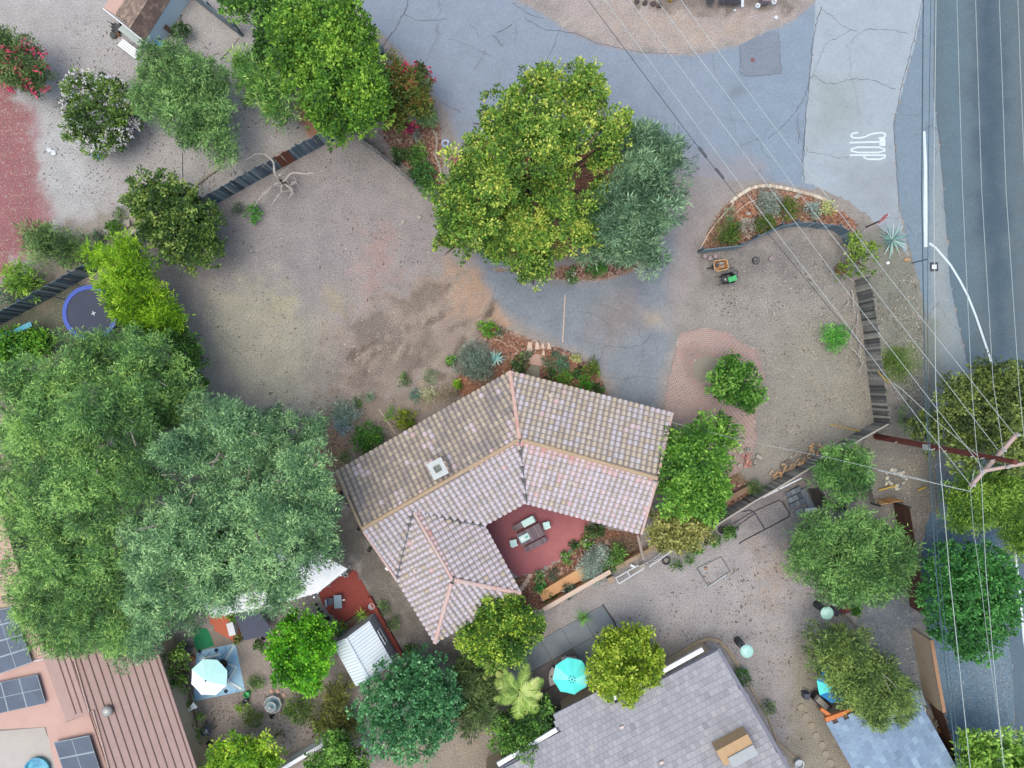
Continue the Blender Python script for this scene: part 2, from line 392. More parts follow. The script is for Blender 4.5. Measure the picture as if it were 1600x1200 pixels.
def sheet(name, poly, z, mat, base, res=.25, zones=(), edge=0.0, ragged=.05, sm=0, label=None, kind='structure', parent=None):
    """a paved or planted area as a flat sheet; `edge` metres of drifted soil along its border"""
    if sm: poly = smooth_poly(poly, sm)
    P = PX(poly)
    if ragged:
        Q = []
        for i in range(len(P)):
            a, b = P[i - 1], P[i]; n = max(1, int(np.hypot(*(b - a)) / .35))
            for k in range(n):
                q = a + (b - a) * k / n
                nn = np.array([-(b - a)[1], (b - a)[0]]) / (np.hypot(*(b - a)) + 1e-9)
                off = (float(fbm(np.array([q[0] * 1.7]), np.array([q[1] * 1.7]))[0]) - .5) * ragged * 4
                Q.append(q + nn * off * (0 if k == 0 else 1))
        P = np.array(Q)
    x0, y0 = P.min(0) - res; x1, y1 = P.max(0) + res
    x0, x1 = max(x0, -60), min(x1, 60); y0, y1 = max(y0, -60), min(y1, 60)
    X, Y = np.meshgrid(np.arange(x0, x1 + res, res), np.arange(y0, y1 + res, res))
    d, bx, by = sdf(X, Y, P); cx, cy = (X[:-1, :-1] + X[1:, 1:]) / 2, (Y[:-1, :-1] + Y[1:, 1:]) / 2
    keep = sdf(cx, cy, P)[0] < 0
    i = np.arange(X.size).reshape(X.shape); q = np.stack([i[:-1, :-1], i[:-1, 1:], i[1:, 1:], i[1:, :-1]], -1)[keep]
    snap = d > -res * .45; X = np.where(snap & (d < res * 1.5), bx, X); Y = np.where(snap & (d < res * 1.5), by, Y)
    use = np.unique(q); rm = np.full(X.size, -1); rm[use] = np.arange(len(use)); q = rm[q]
    X, Y = X.ravel()[use], Y.ravel()[use]; d = d.ravel()[use]
    c = np.tile(np.array(C(*base)), (len(X), 1))
    wob = (fbm(X * 1.1 + 5, Y * 1.1) - .5) * 1.4
    for pl, fe, col, st in zones:
        dd = sdf(X + wob * fe, Y + wob * fe, PX(pl))[0]
        f = np.clip(.5 - dd / (2 * fe), 0, 1); f = (f * f * (3 - 2 * f) * st)[:, None]
        c = c * (1 - f) + np.array(C(*col)) * f
    if edge:
        f = np.clip(1 + (d + wob * edge * .8) / edge, 0, 1)[:, None] ** 1.5 * .92
        c = c * (1 - f) + soil(X, Y) * f
    o = link(name, np_mesh(name, np.stack([X, Y, np.full(len(X), z)], -1), q, mat, col=c), parent)
    return tag(o, label, kind=kind)

m_asph = ground_mat('asphalt', big=.07, mid=.09, fine=.22, fs=26, fleck=.10, dark=.07, bump=.5, crack=.5)
m_asph2 = ground_mat('smooth_asphalt', big=.06, mid=.08, fine=.16, fs=26, fleck=.05, dark=.05, bump=.3, crack=.25)
m_conc = ground_mat('concrete', big=.06, mid=.07, fine=.09, fs=30, fleck=.03, dark=.02, bump=.2, crack=.0)
m_grav = ground_mat('gravel', big=.1, mid=.2, fine=.4, fs=14, fleck=.2, dark=.3, bump=.9)
m_mulch = ground_mat('mulch', big=.25, mid=.4, fine=.6, fs=14, fleck=.3, dark=.6, bump=1.0, ms=5)
m_dust = ground_mat('driveway_asphalt', big=.13, mid=.16, fine=.24, fs=24, fleck=.08, dark=.12, bump=.4, crack=.35)
BLUE = (146, 163, 189)
sheet('street', [(520, -260), (820, -260), (800, -6), (832, 10), (872, 36), (915, 60), (962, 74), (1010, 82), (1060, 84), (1100, 82), (1128, 74), (1155, 70),
                 (1190, 52), (1240, 30), (1290, -10), (1300, 140), (1275, 300), (1190, 284), (1140, 284), (1062, 276), (1010, 282), (850, 330), (760, 330), (716, 240), (692, 170), (650, 110), (600, 60), (560, 20), (540, -10)],
      .004, m_asph, BLUE, edge=.22, zones=[
      ([(1155, 70), (1250, 30), (1300, -10), (1280, 160), (1260, 290), (1160, 284), (1150, 130)], 2.5, (138, 162, 188), .7),
      ([(690, 170), (730, 230), (720, 330), (690, 300)], 1.0, (160, 150, 152), .8),
      ([(1040, 240), (1200, 250), (1200, 300), (1040, 300)], .9, (160, 156, 164), .6),
      ([(1135, 138), (1165, 130), (1168, 148), (1138, 152)], .3, (122, 134, 152), .6),
      ([(870, 96), (905, 98), (910, 112), (880, 116)], .35, (134, 142, 162), .6)])
sheet('main_road', [(1462, -260), (1700, -260), (1800, 1500), (1598, 1400), (1588, 1200), (1584, 1080), (1566, 880), (1545, 740), (1512, 570), (1496, 500), (1484, 440), (1480, 380), (1474, 300), (1466, 210), (1458, 150)],
      .008, m_asph2, (104, 122, 137), ragged=.02, zones=[
      ([(1530, -260), (1560, -260), (1575, 560), (1560, 560), (1530, 300)], 1.0, (74, 97, 119), .9),
      ([(1462, -100), (1500, -100), (1515, 560), (1490, 560), (1470, 200)], 1.2, (104, 134, 156), .6),
      ([(1560, 560), (1640, 560), (1640, 1300), (1590, 1300)], 1.0, (98, 122, 148), .8)])
sheet('side_street_mouth', [(1284, -260), (1444, -260), (1443, 0), (1432, 60), (1418, 110), (1405, 160), (1395, 198), (1399, 240), (1404, 320), (1420, 400), (1372, 352), (1330, 318), (1290, 298), (1253, 284), (1262, 150), (1272, 60)],
      .008, m_asph2, (170, 186, 204), ragged=.03, zones=[
      ([(1270, 120), (1330, 130), (1345, 190), (1270, 220)], .8, (160, 174, 184), .8),
      ([(1300, 260), (1400, 255), (1420, 380), (1330, 320)], 1.2, (158, 170, 186), .8)])
sheet('road_shoulder', [(1444, -260), (1462, -260), (1458, 150), (1466, 210), (1474, 300), (1480, 380), (1484, 440), (1496, 500), (1512, 570), (1545, 740), (1560, 830), (1470, 850), (1455, 640), (1448, 500), (1436, 440), (1424, 400),
                        (1404, 320), (1399, 240), (1395, 198), (1405, 160), (1432, 60)],
      .006, m_asph, (132, 154, 178), ragged=.04, edge=.0, zones=[
      ([(1464, 190), (1476, 300), (1482, 430), (1510, 580), (1545, 740), (1480, 740), (1455, 500), (1460, 300)], .35, (158, 172, 180), .85),
      ([(1446, 480), (1466, 500), (1474, 720), (1440, 720)], .6, (130, 134, 124), .8)])
sheet('gravel_verge', [(1452, 800), (1562, 820), (1568, 900), (1584, 1080), (1588, 1200), (1598, 1400), (1520, 1400), (1490, 1200), (1475, 1105), (1440, 930), (1440, 860)],
      .007, m_grav, (102, 132, 160), ragged=.06, zones=[([(1520, 980), (1586, 980), (1590, 1200), (1560, 1200)], 1.2, (126, 150, 174), .7)])
sheet('street_patch', [(1154, 71), (1198, 50), (1216, 48), (1222, 114), (1200, 117), (1182, 120), (1158, 118)], .010, m_asph, (133, 147, 170), ragged=.02)
sheet('driveway', [(1062, 276), (1140, 284), (1128, 316), (1106, 348), (1092, 398), (1084, 450), (1062, 520), (1046, 580), (1030, 650), (960, 640), (952, 604), (930, 572), (890, 548), (840, 530), (800, 512),
                   (772, 480), (748, 440), (728, 400), (700, 340), (720, 300), (760, 370), (830, 424), (890, 436), (950, 430), (1000, 412), (1030, 380), (1046, 320)],
      .006, m_dust, (138, 150, 167), res=.2, edge=.9, zones=[
      ([(940, 470), (1000, 440), (1010, 500), (960, 540), (920, 520)], 1.2, (150, 138, 138), .6),
      ([(1060, 280), (1140, 284), (1120, 350), (1090, 420), (1075, 500), (1040, 520), (1050, 400)], .9, (166, 158, 160), .8),
      ([(1006, 488), (1034, 488), (1034, 512), (1008, 512)], .5, (178, 170, 158), .8),
      ([(990, 420), (1020, 400), (1010, 470), (985, 470)], .6, (128, 136, 156), .5)])
m_line = M('road_paint', CW(226, 240, 240, 1.05), CW(204, 220, 224), 6, .7, amp=.1)

def strip(mb, pts, w, z, tint=None):
    """flat ribbon through photo-pixel points"""
    P = [W(*p[:2]) for p in pts]; ww = w if hasattr(w, '__len__') else [w] * len(P); vs = []
    for i, p in enumerate(P):
        d = (P[min(i + 1, len(P) - 1)] - P[max(i - 1, 0)]).normalized(); n = Vector((-d.y, d.x, 0))
        vs += [p + n * ww[i] / 2 + Vector((0, 0, z)), p - n * ww[i] / 2 + Vector((0, 0, z))]
    mb.add(vs, [(2 * i, 2 * i + 1, 2 * i + 3, 2 * i + 2)[::-1] for i in range(len(P) - 1)], tint); return mb
def painted(name, mb, m): return tag(mb.obj(name, m), kind='structure')
painted('edge_line', strip(MB(), [(1444, 205), (1446, 260), (1446, 330), (1447, 386)], [.15, .2, .26, .26], .014), m_line)
painted('edge_line', strip(MB(), [(1452, 380), (1462, 387), (1474, 401), (1485, 414), (1499, 437), (1512, 462), (1524, 492), (1536, 527), (1547, 560), (1554, 590)], .13, .014), m_line)
painted('edge_line', strip(MB(), [(1583, 836), (1588, 880), (1594, 930), (1600, 1000), (1610, 1060)], .15, .014), m_line)
# STOP painted on the side street, read from the right-hand lane
def letter(polys):
    for pl in polys:
        v = [W(p[0], p[1]) + Vector((0, 0, .013)) for p in pl]
        yield v
stop = MB(); _qz = 0
def quad(pl): 
    global _qz; _qz += .0004; v = [(*W(*p)[:2], .012 + _qz) for p in pl]; a = sum(v[i-1][0]*v[i][1]-v[i][0]*v[i-1][1] for i in range(len(v)))
    stop.add(v if a > 0 else v[::-1], [tuple(range(len(v)))])
# coordinates (photo px): S 206-217, T 218-226, O 229-239, P 241-250; x 1328-1384
def seg(pts, w=3.0):
    for a, b in zip(pts[:-1], pts[1:]):
        dx, dy = b[0] - a[0], b[1] - a[1]; L = math.hypot(dx, dy); dx, dy = dx / L, dy / L; nx_, ny_ = -dy * w / 2, dx * w / 2
        w *= 1.0; nx_, ny_ = -dy * w / 2, dx * w / 2; e = w * .22
        quad([(a[0] - dx * e + nx_, a[1] - dy * e + ny_), (b[0] + dx * e + nx_, b[1] + dy * e + ny_), (b[0] + dx * e - nx_, b[1] + dy * e - ny_), (a[0] - dx * e - nx_, a[1] - dy * e - ny_)])
seg([(1373, 215.6), (1379, 215.4), (1383, 212.9), (1383, 209.4), (1378, 207.4), (1371, 207.9)], 2.6); seg([(1371, 207.9), (1360, 209.9), (1352, 213.9), (1341, 215.9), (1333, 215.4), (1329.5, 212.4), (1332, 208.4), (1340, 207.4)], 2.6)
seg([(1328, 223), (1373, 221.8)], 2.8); seg([(1378.5, 217.6), (1378.5, 226.4)], 9.0)
seg([(1340, 230.2), (1372, 230.2), (1382, 233), (1382, 236), (1372, 238.4), (1340, 238.4), (1330, 236), (1330, 233), (1340, 230.2)], 2.6)
seg([(1328, 242.6), (1383, 242.6)], 2.6); seg([(1382.5, 243), (1382, 246.5), (1374, 249), (1356, 249), (1350, 246.5), (1350, 243.5)], 2.6)
painted('stop_marking', stop, m_line)
# cracks and sealed joints
m_crack = M('crack_filler', C(112, 116, 130), C(92, 96, 110), 4, .9, amp=.2)
CR = [([(640, -5), (632, 20), (618, 45), (605, 62), (597, 75)], .07), ([(800, 5), (830, 24), (850, 28)], .04), ([(876, 40), (866, 70), (852, 98), (842, 98)], .04),
      ([(632, 22), (650, 32), (662, 33), (680, 32), (700, 30)], .035), ([(775, 52), (785, 48), (800, 38)], .06), ([(770, 56), (778, 62), (786, 72)], .09), ([(733, 38), (745, 46), (749, 60)], .05),
      ([(660, 108), (668, 92), (680, 66), (685, 40)], .025), ([(742, 108), (750, 95), (760, 76)], .035), ([(1256, 285), (1254, 250), (1262, 150), (1270, 60), (1283, 10)], .06),
      ([(1200, 216), (1218, 202), (1240, 178), (1258, 152)], .05), ([(1258, 150), (1264, 123), (1272, 118), (1290, 131), (1310, 130), (1330, 124), (1350, 124), (1370, 127), (1385, 134), (1400, 140)], .04),
      ([(1282, 14), (1296, 22), (1312, 38), (1330, 46), (1345, 52), (1352, 46), (1380, 46), (1420, 52)], .035), ([(1345, 52), (1334, 60), (1322, 75)], .025), ([(1330, 46), (1310, 58), (1290, 68), (1280, 92), (1270, 118)], .03),
      ([(1328, 72), (1328, 118), (1336, 138), (1342, 180)], .02), ([(1252, 210), (1262, 238), (1290, 241), (1310, 247), (1340, 242)], .035), ([(1248, 176), (1244, 200), (1254, 222), (1258, 240)], .04),
      ([(1245, 190), (1250, 205), (1247, 225)], .03), ([(1442, -5), (1428, 60), (1412, 120), (1396, 195), (1401, 260), (1405, 330)], .05), ([(1461, 140), (1469, 220), (1476, 330)], .025),
      ([(1395, 200), (1420, 145), (1440, 155)], .0), ([(955, 70), (980, 72)], .0), ([(925, 85), (935, 95), (920, 118), (915, 120)], .02), ([(1114, 84), (1115, 110), (1122, 120)], .03),
      ([(1155, 72), (1158, 119), (1200, 117), (1221, 114), (1216, 48)], .04), ([(690, 160), (705, 168), (720, 176)], .05), ([(800, 505), (812, 500)], .0),
      ([(870, 540), (873, 524), (880, 522)], .0), ([(880, 486), (920, 488), (950, 505), (955, 520)], .03), ([(945, 540), (975, 543), (1000, 540), (1012, 530), (1020, 520)], .05), ([(998, 512), (1000, 524), (1006, 536), (1004, 560), (998, 582)], .03),
      ([(945, 540), (940, 555), (932, 568)], .03), ([(950, 590), (975, 592), (995, 588), (1030, 592)], .03), ([(820, 28), (850, 46), (900, 52), (930, 66), (962, 75), (1010, 82.5), (1060, 84)], .04),
      ([(1500, 96), (1560, 94), (1600, 88)], .02), ([(1390, 178), (1440, 180)], .02), ([(1490, 380), (1560, 386), (1600, 384)], .015), ([(700, 60), (740, 74), (770, 90)], .02), ([(1180, 190), (1140, 186), (1100, 176)], .015), ([(1010, 180), (1040, 184)], .015)]
st = bpy.data.objects['street']
for pts, w in CR:
    if not w: continue
    q = []
    for a, b in zip(pts[:-1], pts[1:]):
        n = max(1, int(math.dist(a, b) / 4))
        for k in range(n): q.append((a[0] + (b[0] - a[0]) * k / n + random.gauss(0, .8) * (k > 0), a[1] + (b[1] - a[1]) * k / n + random.gauss(0, .8) * (k > 0)))
    q.append(pts[-1])
    strip(MB(), q, [w * random.uniform(.35, 1.1) for _ in q], .0155).obj('crack', m_crack, st)
mc = M('maintenance_cover', C(150, 90, 100), C(120, 80, 90), 5, .7)
cv = MB().lathe(W(1176, 94), [(.14, .011), (.13, .016)], 14).thing('survey_cover', mc, 'small round reddish cover set in the dark square street patch', 'cover')

# beds
sheet('mulch_bed', [(752, 500), (790, 512), (835, 530), (885, 548), (925, 572), (945, 600), (955, 640), (800, 640), (740, 640), (700, 600), (745, 560), (765, 540)], .008, m_mulch, (150, 108, 90), ragged=.15, edge=.25)
sheet('mulch_bed', [(1094, 394), (1104, 360), (1122, 330), (1144, 308), (1170, 294), (1200, 292), (1245, 298), (1290, 312), (1320, 330), (1345, 352), (1325, 372), (1310, 356), (1255, 350), (1215, 356), (1150, 388)], .008, m_mulch, (154, 122, 106), ragged=.12, edge=.15,
      zones=[([(1150, 320), (1190, 320), (1180, 345), (1150, 350)], .4, (176, 114, 80), .8), ([(1250, 305), (1340, 340), (1330, 368), (1270, 340)], .5, (166, 106, 80), .7)])
sheet('mulch_bed', [(590, 200), (690, 190), (692, 250), (700, 300), (672, 300), (640, 270), (610, 230)], .008, m_mulch, (142, 108, 94), ragged=.12, edge=.15, zones=[([(575, 215), (640, 215), (650, 260), (620, 250)], .6, (112, 100, 96), .8)])
sheet('mulch_bed', [(800, 905), (850, 890), (890, 865), (917, 820), (1000, 835), (1000, 868), (960, 885), (930, 905), (850, 950), (810, 960)], .008, m_mulch, (130, 92, 78), ragged=.06, zones=[([(930, 840), (1000, 840), (1000, 880), (950, 890)], .5, (104, 92, 80), .9)])
sheet('mulch_bed', [(760, 420), (840, 418), (960, 405), (1020, 395), (1010, 415), (960, 436), (900, 442), (850, 432)], .009, m_mulch, (160, 118, 96), ragged=.12, edge=.5)
sheet('mulch_bed', [(1050, 700), (1140, 720), (1170, 750), (1180, 770), (1100, 810), (1040, 840)], .0045, m_mulch, (136, 112, 90), ragged=.1, edge=.3)
sheet('mulch_bed', [(700, 240), (960, 220), (1050, 260), (1040, 370), (900, 410), (760, 400), (700, 330)], .0075, m_mulch, (160, 108, 86), ragged=.1, edge=.6)
# bark chips and litter
def scatter(name, polys, n, size, m, label=None, z=.012, flat=.35, el=1.0, seed=1):
    r = np.random.default_rng(seed); pts = []
    for poly in polys:
        P = PX(poly); lo, hi = P.min(0), P.max(0); a = np.prod(hi - lo); q = lo + r.random((int(n * 4), 2)) * (hi - lo)
        q = q[sdf(q[:, 0], q[:, 1], P)[0] < 0]; q = q[fbm(q[:, 0] * .9 + seed, q[:, 1] * .9) + r.random(len(q)) * .3 > (.62 if name in ('leaf_litter', 'pebbles') else 0)]; pts.append(q[: n // len(polys)])
    c = np.concatenate(pts); k = len(c); s = size * np.exp(r.normal(0, .35, k)); a = r.random(k) * 6.28
    base = np.array([(1, 0, 0), (-.5, .8, 0), (-.5, -.8, 0), (0, 0, 1.0)]); base = base[None] * s[:, None, None]
    base[..., 0] *= el; base[..., 2] *= flat; base += r.normal(0, .12, base.shape) * s[:, None, None] * .6
    X = base[..., 0] * np.cos(a)[:, None] - base[..., 1] * np.sin(a)[:, None]; Y = base[..., 0] * np.sin(a)[:, None] + base[..., 1] * np.cos(a)[:, None]
    co = np.stack([X + c[:, None, 0], Y + c[:, None, 1], np.maximum(base[..., 2], 0) + z], -1).reshape(-1, 3)
    i = np.arange(k)[:, None] * 4; f = np.concatenate([i + np.array([0, 1, 3]), i + np.array([1, 2, 3]), i + np.array([2, 0, 3])], 1).reshape(-1, 3)
    return tag(link(name, np_mesh(name, co, f, m, tint=np.repeat(r.random(k), 3))), label, kind='stuff')
m_bark = M('bark', None, scale=9, tint=[C(84, 62, 56), C(128, 92, 80), C(164, 124, 108), C(200, 178, 166)])
m_peb = M('pebble', None, scale=9, tint=[C(112, 106, 104), C(150, 142, 136), C(180, 174, 164), C(206, 202, 192)])
m_lit = M('litter', None, scale=9, tint=[C(92, 86, 82), C(116, 106, 98), C(104, 104, 98), C(140, 122, 106)])
B1 = [(752, 500), (790, 512), (835, 530), (885, 548), (925, 572), (945, 600), (950, 636), (800, 620), (740, 600), (745, 560)]
B2 = [(1100, 390), (1106, 360), (1124, 332), (1146, 311), (1170, 297), (1200, 294), (1245, 300), (1290, 314), (1340, 350), (1325, 368), (1310, 352), (1255, 348), (1215, 352), (1150, 384)]
B3 = [(590, 205), (688, 195), (690, 250), (696, 296), (672, 296), (640, 268)]
B4 = [(806, 905), (852, 890), (892, 865), (917, 826), (960, 850), (955, 880), (930, 900), (850, 945)]
B5 = [(800, 425), (840, 424), (960, 410), (1010, 400), (1000, 415), (950, 432), (880, 438)]
B6 = [(1100, 770), (1125, 755), (1175, 755), (1190, 765), (1105, 805)]
scatter('bark_chips', [B1, B2, B3, B4, B5, B6], 9000, .055, m_bark, 'reddish bark chips strewn over the planting beds', el=1.6, seed=3)
NW = [(100, 20), (400, 80), (480, 190), (330, 300), (200, 330), (60, 300)]; LOT = [(340, 330), (520, 225), (680, 330), (690, 420), (560, 640), (440, 640), (320, 500)]
EY = [(1100, 470), (1150, 400), (1320, 400), (1360, 650), (1190, 720), (1190, 560)]; SY = [(900, 980), (1200, 850), (1300, 850), (1250, 1190), (1130, 1010)]
EX = [(1360, 420), (1430, 430), (1460, 650), (1400, 650)]; SE = [(1400, 700), (1500, 700), (1480, 830), (1420, 860)]; RG = [(0, 130), (40, 170), (70, 320), (0, 430)]
scatter('pebbles', [NW, LOT, LOT, EY, EY, SY, EX, SE, SE], 7000, .032, m_peb, 'small pale pebbles and straw bits scattered over the bare soil', z=.001, el=1.4, seed=4)
scatter('leaf_litter', [NW, NW, LOT, EY, EX, SY, [(500, 640), (700, 600), (600, 700), (530, 760)], [(310, 1100), (420, 1060), (520, 1140), (420, 1190)]], 5200, .038, m_lit, 'dark dry leaves and twigs scattered over the bare soil', z=.001, el=1.9, seed=5)
scatter('gravel_chips', [RG], 1800, .03, m_peb, 'pale chips scattered over the red gravel', z=.001, seed=6)
GV = [(1455, 840), (1560, 840), (1580, 1080), (1585, 1190), (1495, 1190), (1476, 1100)]; GY2 = [(1340, 920), (1415, 890), (1445, 1090), (1400, 1100)]
scatter('gravel_chips', [GV, GY2], 5000, .035, M('gravel_chip', None, scale=9, tint=[C(84, 96, 112), C(112, 124, 140), C(136, 148, 162), C(176, 184, 190)]), 'loose blue grey gravel along the wall and the verge', z=.009, seed=8)
scatter('dry_leaves', [[(472, 700), (525, 665), (548, 720), (500, 745)], [(540, 760), (470, 745), (500, 800)]], 1200, .045, M('dry_leaf', None, scale=9, tint=[C(130, 100, 76), C(176, 140, 104), C(208, 180, 140)]), 'tan fallen leaves by the house corner', z=.001, el=1.8, seed=9)

# ================================================================ HOUSES
def plane_of(P):
    n = Vector((0, 0, 0))
    for i in range(len(P)):
        a, b = P[i - 1], P[i]; n += Vector(((a.y - b.y) * (a.z + b.z), (a.z - b.z) * (a.x + b.x), (a.x - b.x) * (a.y + b.y)))
    n.normalize(); return n if n.z > 0 else -n
def tiles_on(P, e0, e1, pu, pv, over=.04, lift=.0, jit=.0, margin=0.0, brick=False):
    """tile frames on the roof face P (3-D points), courses parallel to the eave e0-e1"""
    n = plane_of(P); o = sum(P, Vector()) / len(P)
    u = (e1 - e0); u -= n * u.dot(n); u.normalize(); v = n.cross(u)
    if (o - e0).dot(v) < 0: v = -v; u = -u
    n = u.cross(v)
    if n.z < 0: n = -n
    q = [((p - e0).dot(u), (p - e0).dot(v)) for p in P]
    us = [a for a, _ in q]; vs_ = [b for _, b in q]; out = []
    base = e0 + n * ((o - e0).dot(n))
    r = 0; y = min(vs_) - over
    while y < max(vs_):
        x = min(us) + (pu / 2 if brick and r % 2 else 0)
        while x < max(us):
            if inpoly(x + pu / 2, max(y + pv * .5, min(vs_) + .02), q):
                p = base + u * (x + pu / 2) + v * y + n * lift
                mt = Matrix(((u.x, v.x, n.x, p.x), (u.y, v.y, n.y, p.y), (u.z, v.z, n.z, p.z), (0, 0, 0, 1)))
                if jit: mt = mt @ Matrix.Translation((random.gauss(0, jit), random.gauss(0, jit), 0)) @ Matrix.Rotation(random.gauss(0, jit * 1.2), 4, 'Z')
                out.append((mt, (p.x, p.y), (y - min(vs_)) / (max(vs_) - min(vs_) + 1e-6)))
            x += pu
        y += pv; r += 1
    return out
def barrel_mesh(tint, m, pu=.33, L=.38, h=.10):
    """S-shaped tile: rounded nose, shade tinted into the pan, the front edge and the lap under the next tile"""
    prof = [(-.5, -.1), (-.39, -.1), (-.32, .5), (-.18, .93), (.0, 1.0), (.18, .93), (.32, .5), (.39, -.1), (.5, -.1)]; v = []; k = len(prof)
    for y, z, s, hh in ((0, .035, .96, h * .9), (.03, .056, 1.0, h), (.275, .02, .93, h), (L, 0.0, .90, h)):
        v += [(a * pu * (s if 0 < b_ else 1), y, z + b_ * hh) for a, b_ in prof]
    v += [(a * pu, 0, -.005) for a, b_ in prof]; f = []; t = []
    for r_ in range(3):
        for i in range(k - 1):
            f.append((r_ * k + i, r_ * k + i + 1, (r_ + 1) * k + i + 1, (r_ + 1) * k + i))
            pan = i in (0, k - 2); t.append(max(0, tint * .2) if r_ == 2 else (max(.05, tint * .42 - .04) if pan else tint))  # darker tint on pan and lap faces stands in for shade
    f += [(4 * k + i, 4 * k + i + 1, i + 1, i) for i in range(k - 1)]; t += [max(0, tint * .3)] * (k - 1)  # front edge tinted dark as painted shade too
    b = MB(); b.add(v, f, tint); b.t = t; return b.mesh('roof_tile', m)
def flat_mesh(tint, m, pu, L, th=.03, gap=.012):
    b = MB(); x0, x1 = -pu / 2 + gap / 2, pu / 2 - gap / 2
    b.add([(x0, 0, -.01), (x1, 0, -.01), (x1, 0, th + .012), (x0, 0, th + .012), (x0, L, -.0), (x1, L, -.0), (x1, L, .012), (x0, L, .012)],
          [(0, 1, 2, 3), (3, 2, 6, 7), (0, 3, 7, 4), (1, 5, 6, 2)], tint); return b.mesh('roof_tile', m)
def lay(tiles, meshes, pick, parent, m, name='roof_tile', stuff_name='roof_tiles', limit=300, label=None):
    """the nearest 300 tiles are objects, the others one joined part"""
    cx, cy = 0, 0
    tiles = sorted(tiles, key=lambda t: (t[1][0] - cx) ** 2 + (t[1][1] - cy) ** 2)
    off = Matrix.Translation(-Vector(parent.matrix_world.translation)) if False else Matrix.Identity(4)
    p0 = Vector((0, 0, 0)); q = parent
    while q is not None: p0 += Vector(q.location); q = q.parent
    T = Matrix.Translation(-p0)
    for mt, c, h in tiles[:limit]:
        o = link(name, meshes[pick(c, h)], parent); o.matrix_basis = T @ mt
    rest = tiles[limit:]
    if not rest: return
    vv = {}; cos = []; qs = []; ts = []; n = 0
    for mt, c, h in rest:
        me = meshes[pick(c, h)]
        if me.name not in vv:
            vv[me.name] = (np.array([list(v.co) for v in me.vertices]), np.array([list(p.vertices) for p in me.polygons]), np.array([d.value for d in me.attributes['tint'].data]))
        V, F, t = vv[me.name]; A = np.array(T @ mt); cos.append(V @ A[:3, :3].T + A[:3, 3]); qs.append(F + n); ts.append(t); n += len(V)
    tag(link(stuff_name, np_mesh(stuff_name, np.concatenate(cos), np.concatenate(qs), m, tint=np.concatenate(ts)), parent), kind='stuff')
def slab_on(mb, P, th=.14, drop=.02, tint=None):
    n = plane_of(P); k = len(P); a = (P[1] - P[0]).cross(P[2] - P[1]).z; P = P if a > 0 else P[::-1]
    top = [p - n * drop for p in P]; bot = [p - Vector((0, 0, th + drop)) for p in P]
    mb.add(bot + top, [tuple(reversed(range(k))), tuple(range(k, 2 * k))] + [(i, (i + 1) % k, k + (i + 1) % k, k + i) for i in range(k)], tint)
def ring_wall(mb, pts, z0, z1, t=.15):
    for i in range(len(pts)):
        a, b = pts[i - 1], pts[i]; mb.bar((a[0], a[1], (z0 + z1) / 2), (b[0], b[1], (z0 + z1) / 2), t, z1 - z0)
m_stucco = M('stucco', C(214, 200, 182), C(196, 180, 160), 2, .9, bump=.4, amp=.08)
m_wood_dark = M('dark_wood', C(98, 82, 72), C(72, 60, 54), 3, .8, amp=.25)
m_white = M('white_paint', CW(244, 248, 250, 1.15), CW(228, 236, 240, 1.1), 2, .6, amp=.06)
m_glass = M('window_glass', (.02, .03, .035), (.03, .04, .045), 2, .08)
m_metal = M('grey_metal', C(120, 134, 146), C(96, 108, 120), 5, .45, metal=.6, amp=.15)
m_black = M('black_plastic', (.012, .013, .015), (.02, .02, .022), 5, .5)
def window(parent, c, w, h, nx_, ny_, sash=m_white):
    """a framed window on a wall; (nx_, ny_) is the outward normal"""
    n = Vector((nx_, ny_, 0)).normalized(); t = Vector((-n.y, n.x, 0)); c = Vector(c) + n * .09; b = MB()
    for s in (-1, 1):
        b.bar(c + t * s * w / 2 - Vector((0, 0, h / 2)), c + t * s * w / 2 + Vector((0, 0, h / 2)), .06, .06)
        b.bar(c - t * (w / 2 - .03) + Vector((0, 0, s * h / 2)), c + t * (w / 2 - .03) + Vector((0, 0, s * h / 2)), .064, .064)
    b.bar(c - Vector((0, 0, h / 2 - .04)), c + Vector((0, 0, h / 2 - .04)), .04, .05)
    f = b.obj('window', sash, parent)
    p = MB(); p.bar(c - t * (w / 2 - .03) - n * .015, c + t * (w / 2 - .03) - n * .015, .02, h - .06); p.obj('pane', m_glass, f)

# ---- the tiled house in the middle
E, R, R3 = 2.6, 4.1, 3.85
a = W(526, 737, E); b = W(797, 581, E); c = W(1050, 646, E); d = W(1027, 747, R); e = W(812, 686, R); f = W(566, 826, R)
g = W(823, 786, E); h_ = W(1002, 833, E); i_ = W(757, 822, E); j = W(813, 926, E); k_ = W(680, 1003, E); l = W(620, 905, E + .05); v_ = W(646, 798, R3); w_ = W(707, 905, R3)
house = root('tiled_house', 'single storey house with a bent roof of weathered grey and pink barrel tiles', 'house', (W(780, 780, 0)))
HT = [C(120, 112, 108), C(160, 152, 148), C(186, 178, 170), C(206, 198, 194), C(214, 190, 192), C(212, 150, 140)]
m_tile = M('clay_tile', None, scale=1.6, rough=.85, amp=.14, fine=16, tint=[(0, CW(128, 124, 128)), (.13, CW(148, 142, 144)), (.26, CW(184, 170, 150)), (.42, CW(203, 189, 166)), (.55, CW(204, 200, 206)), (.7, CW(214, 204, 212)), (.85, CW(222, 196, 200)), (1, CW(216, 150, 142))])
tv = [barrel_mesh(t, m_tile) for t in (.16, .20, .24, .30, .36, .42, .48, .54, .6, .66, .72, .8, .88, .97)]
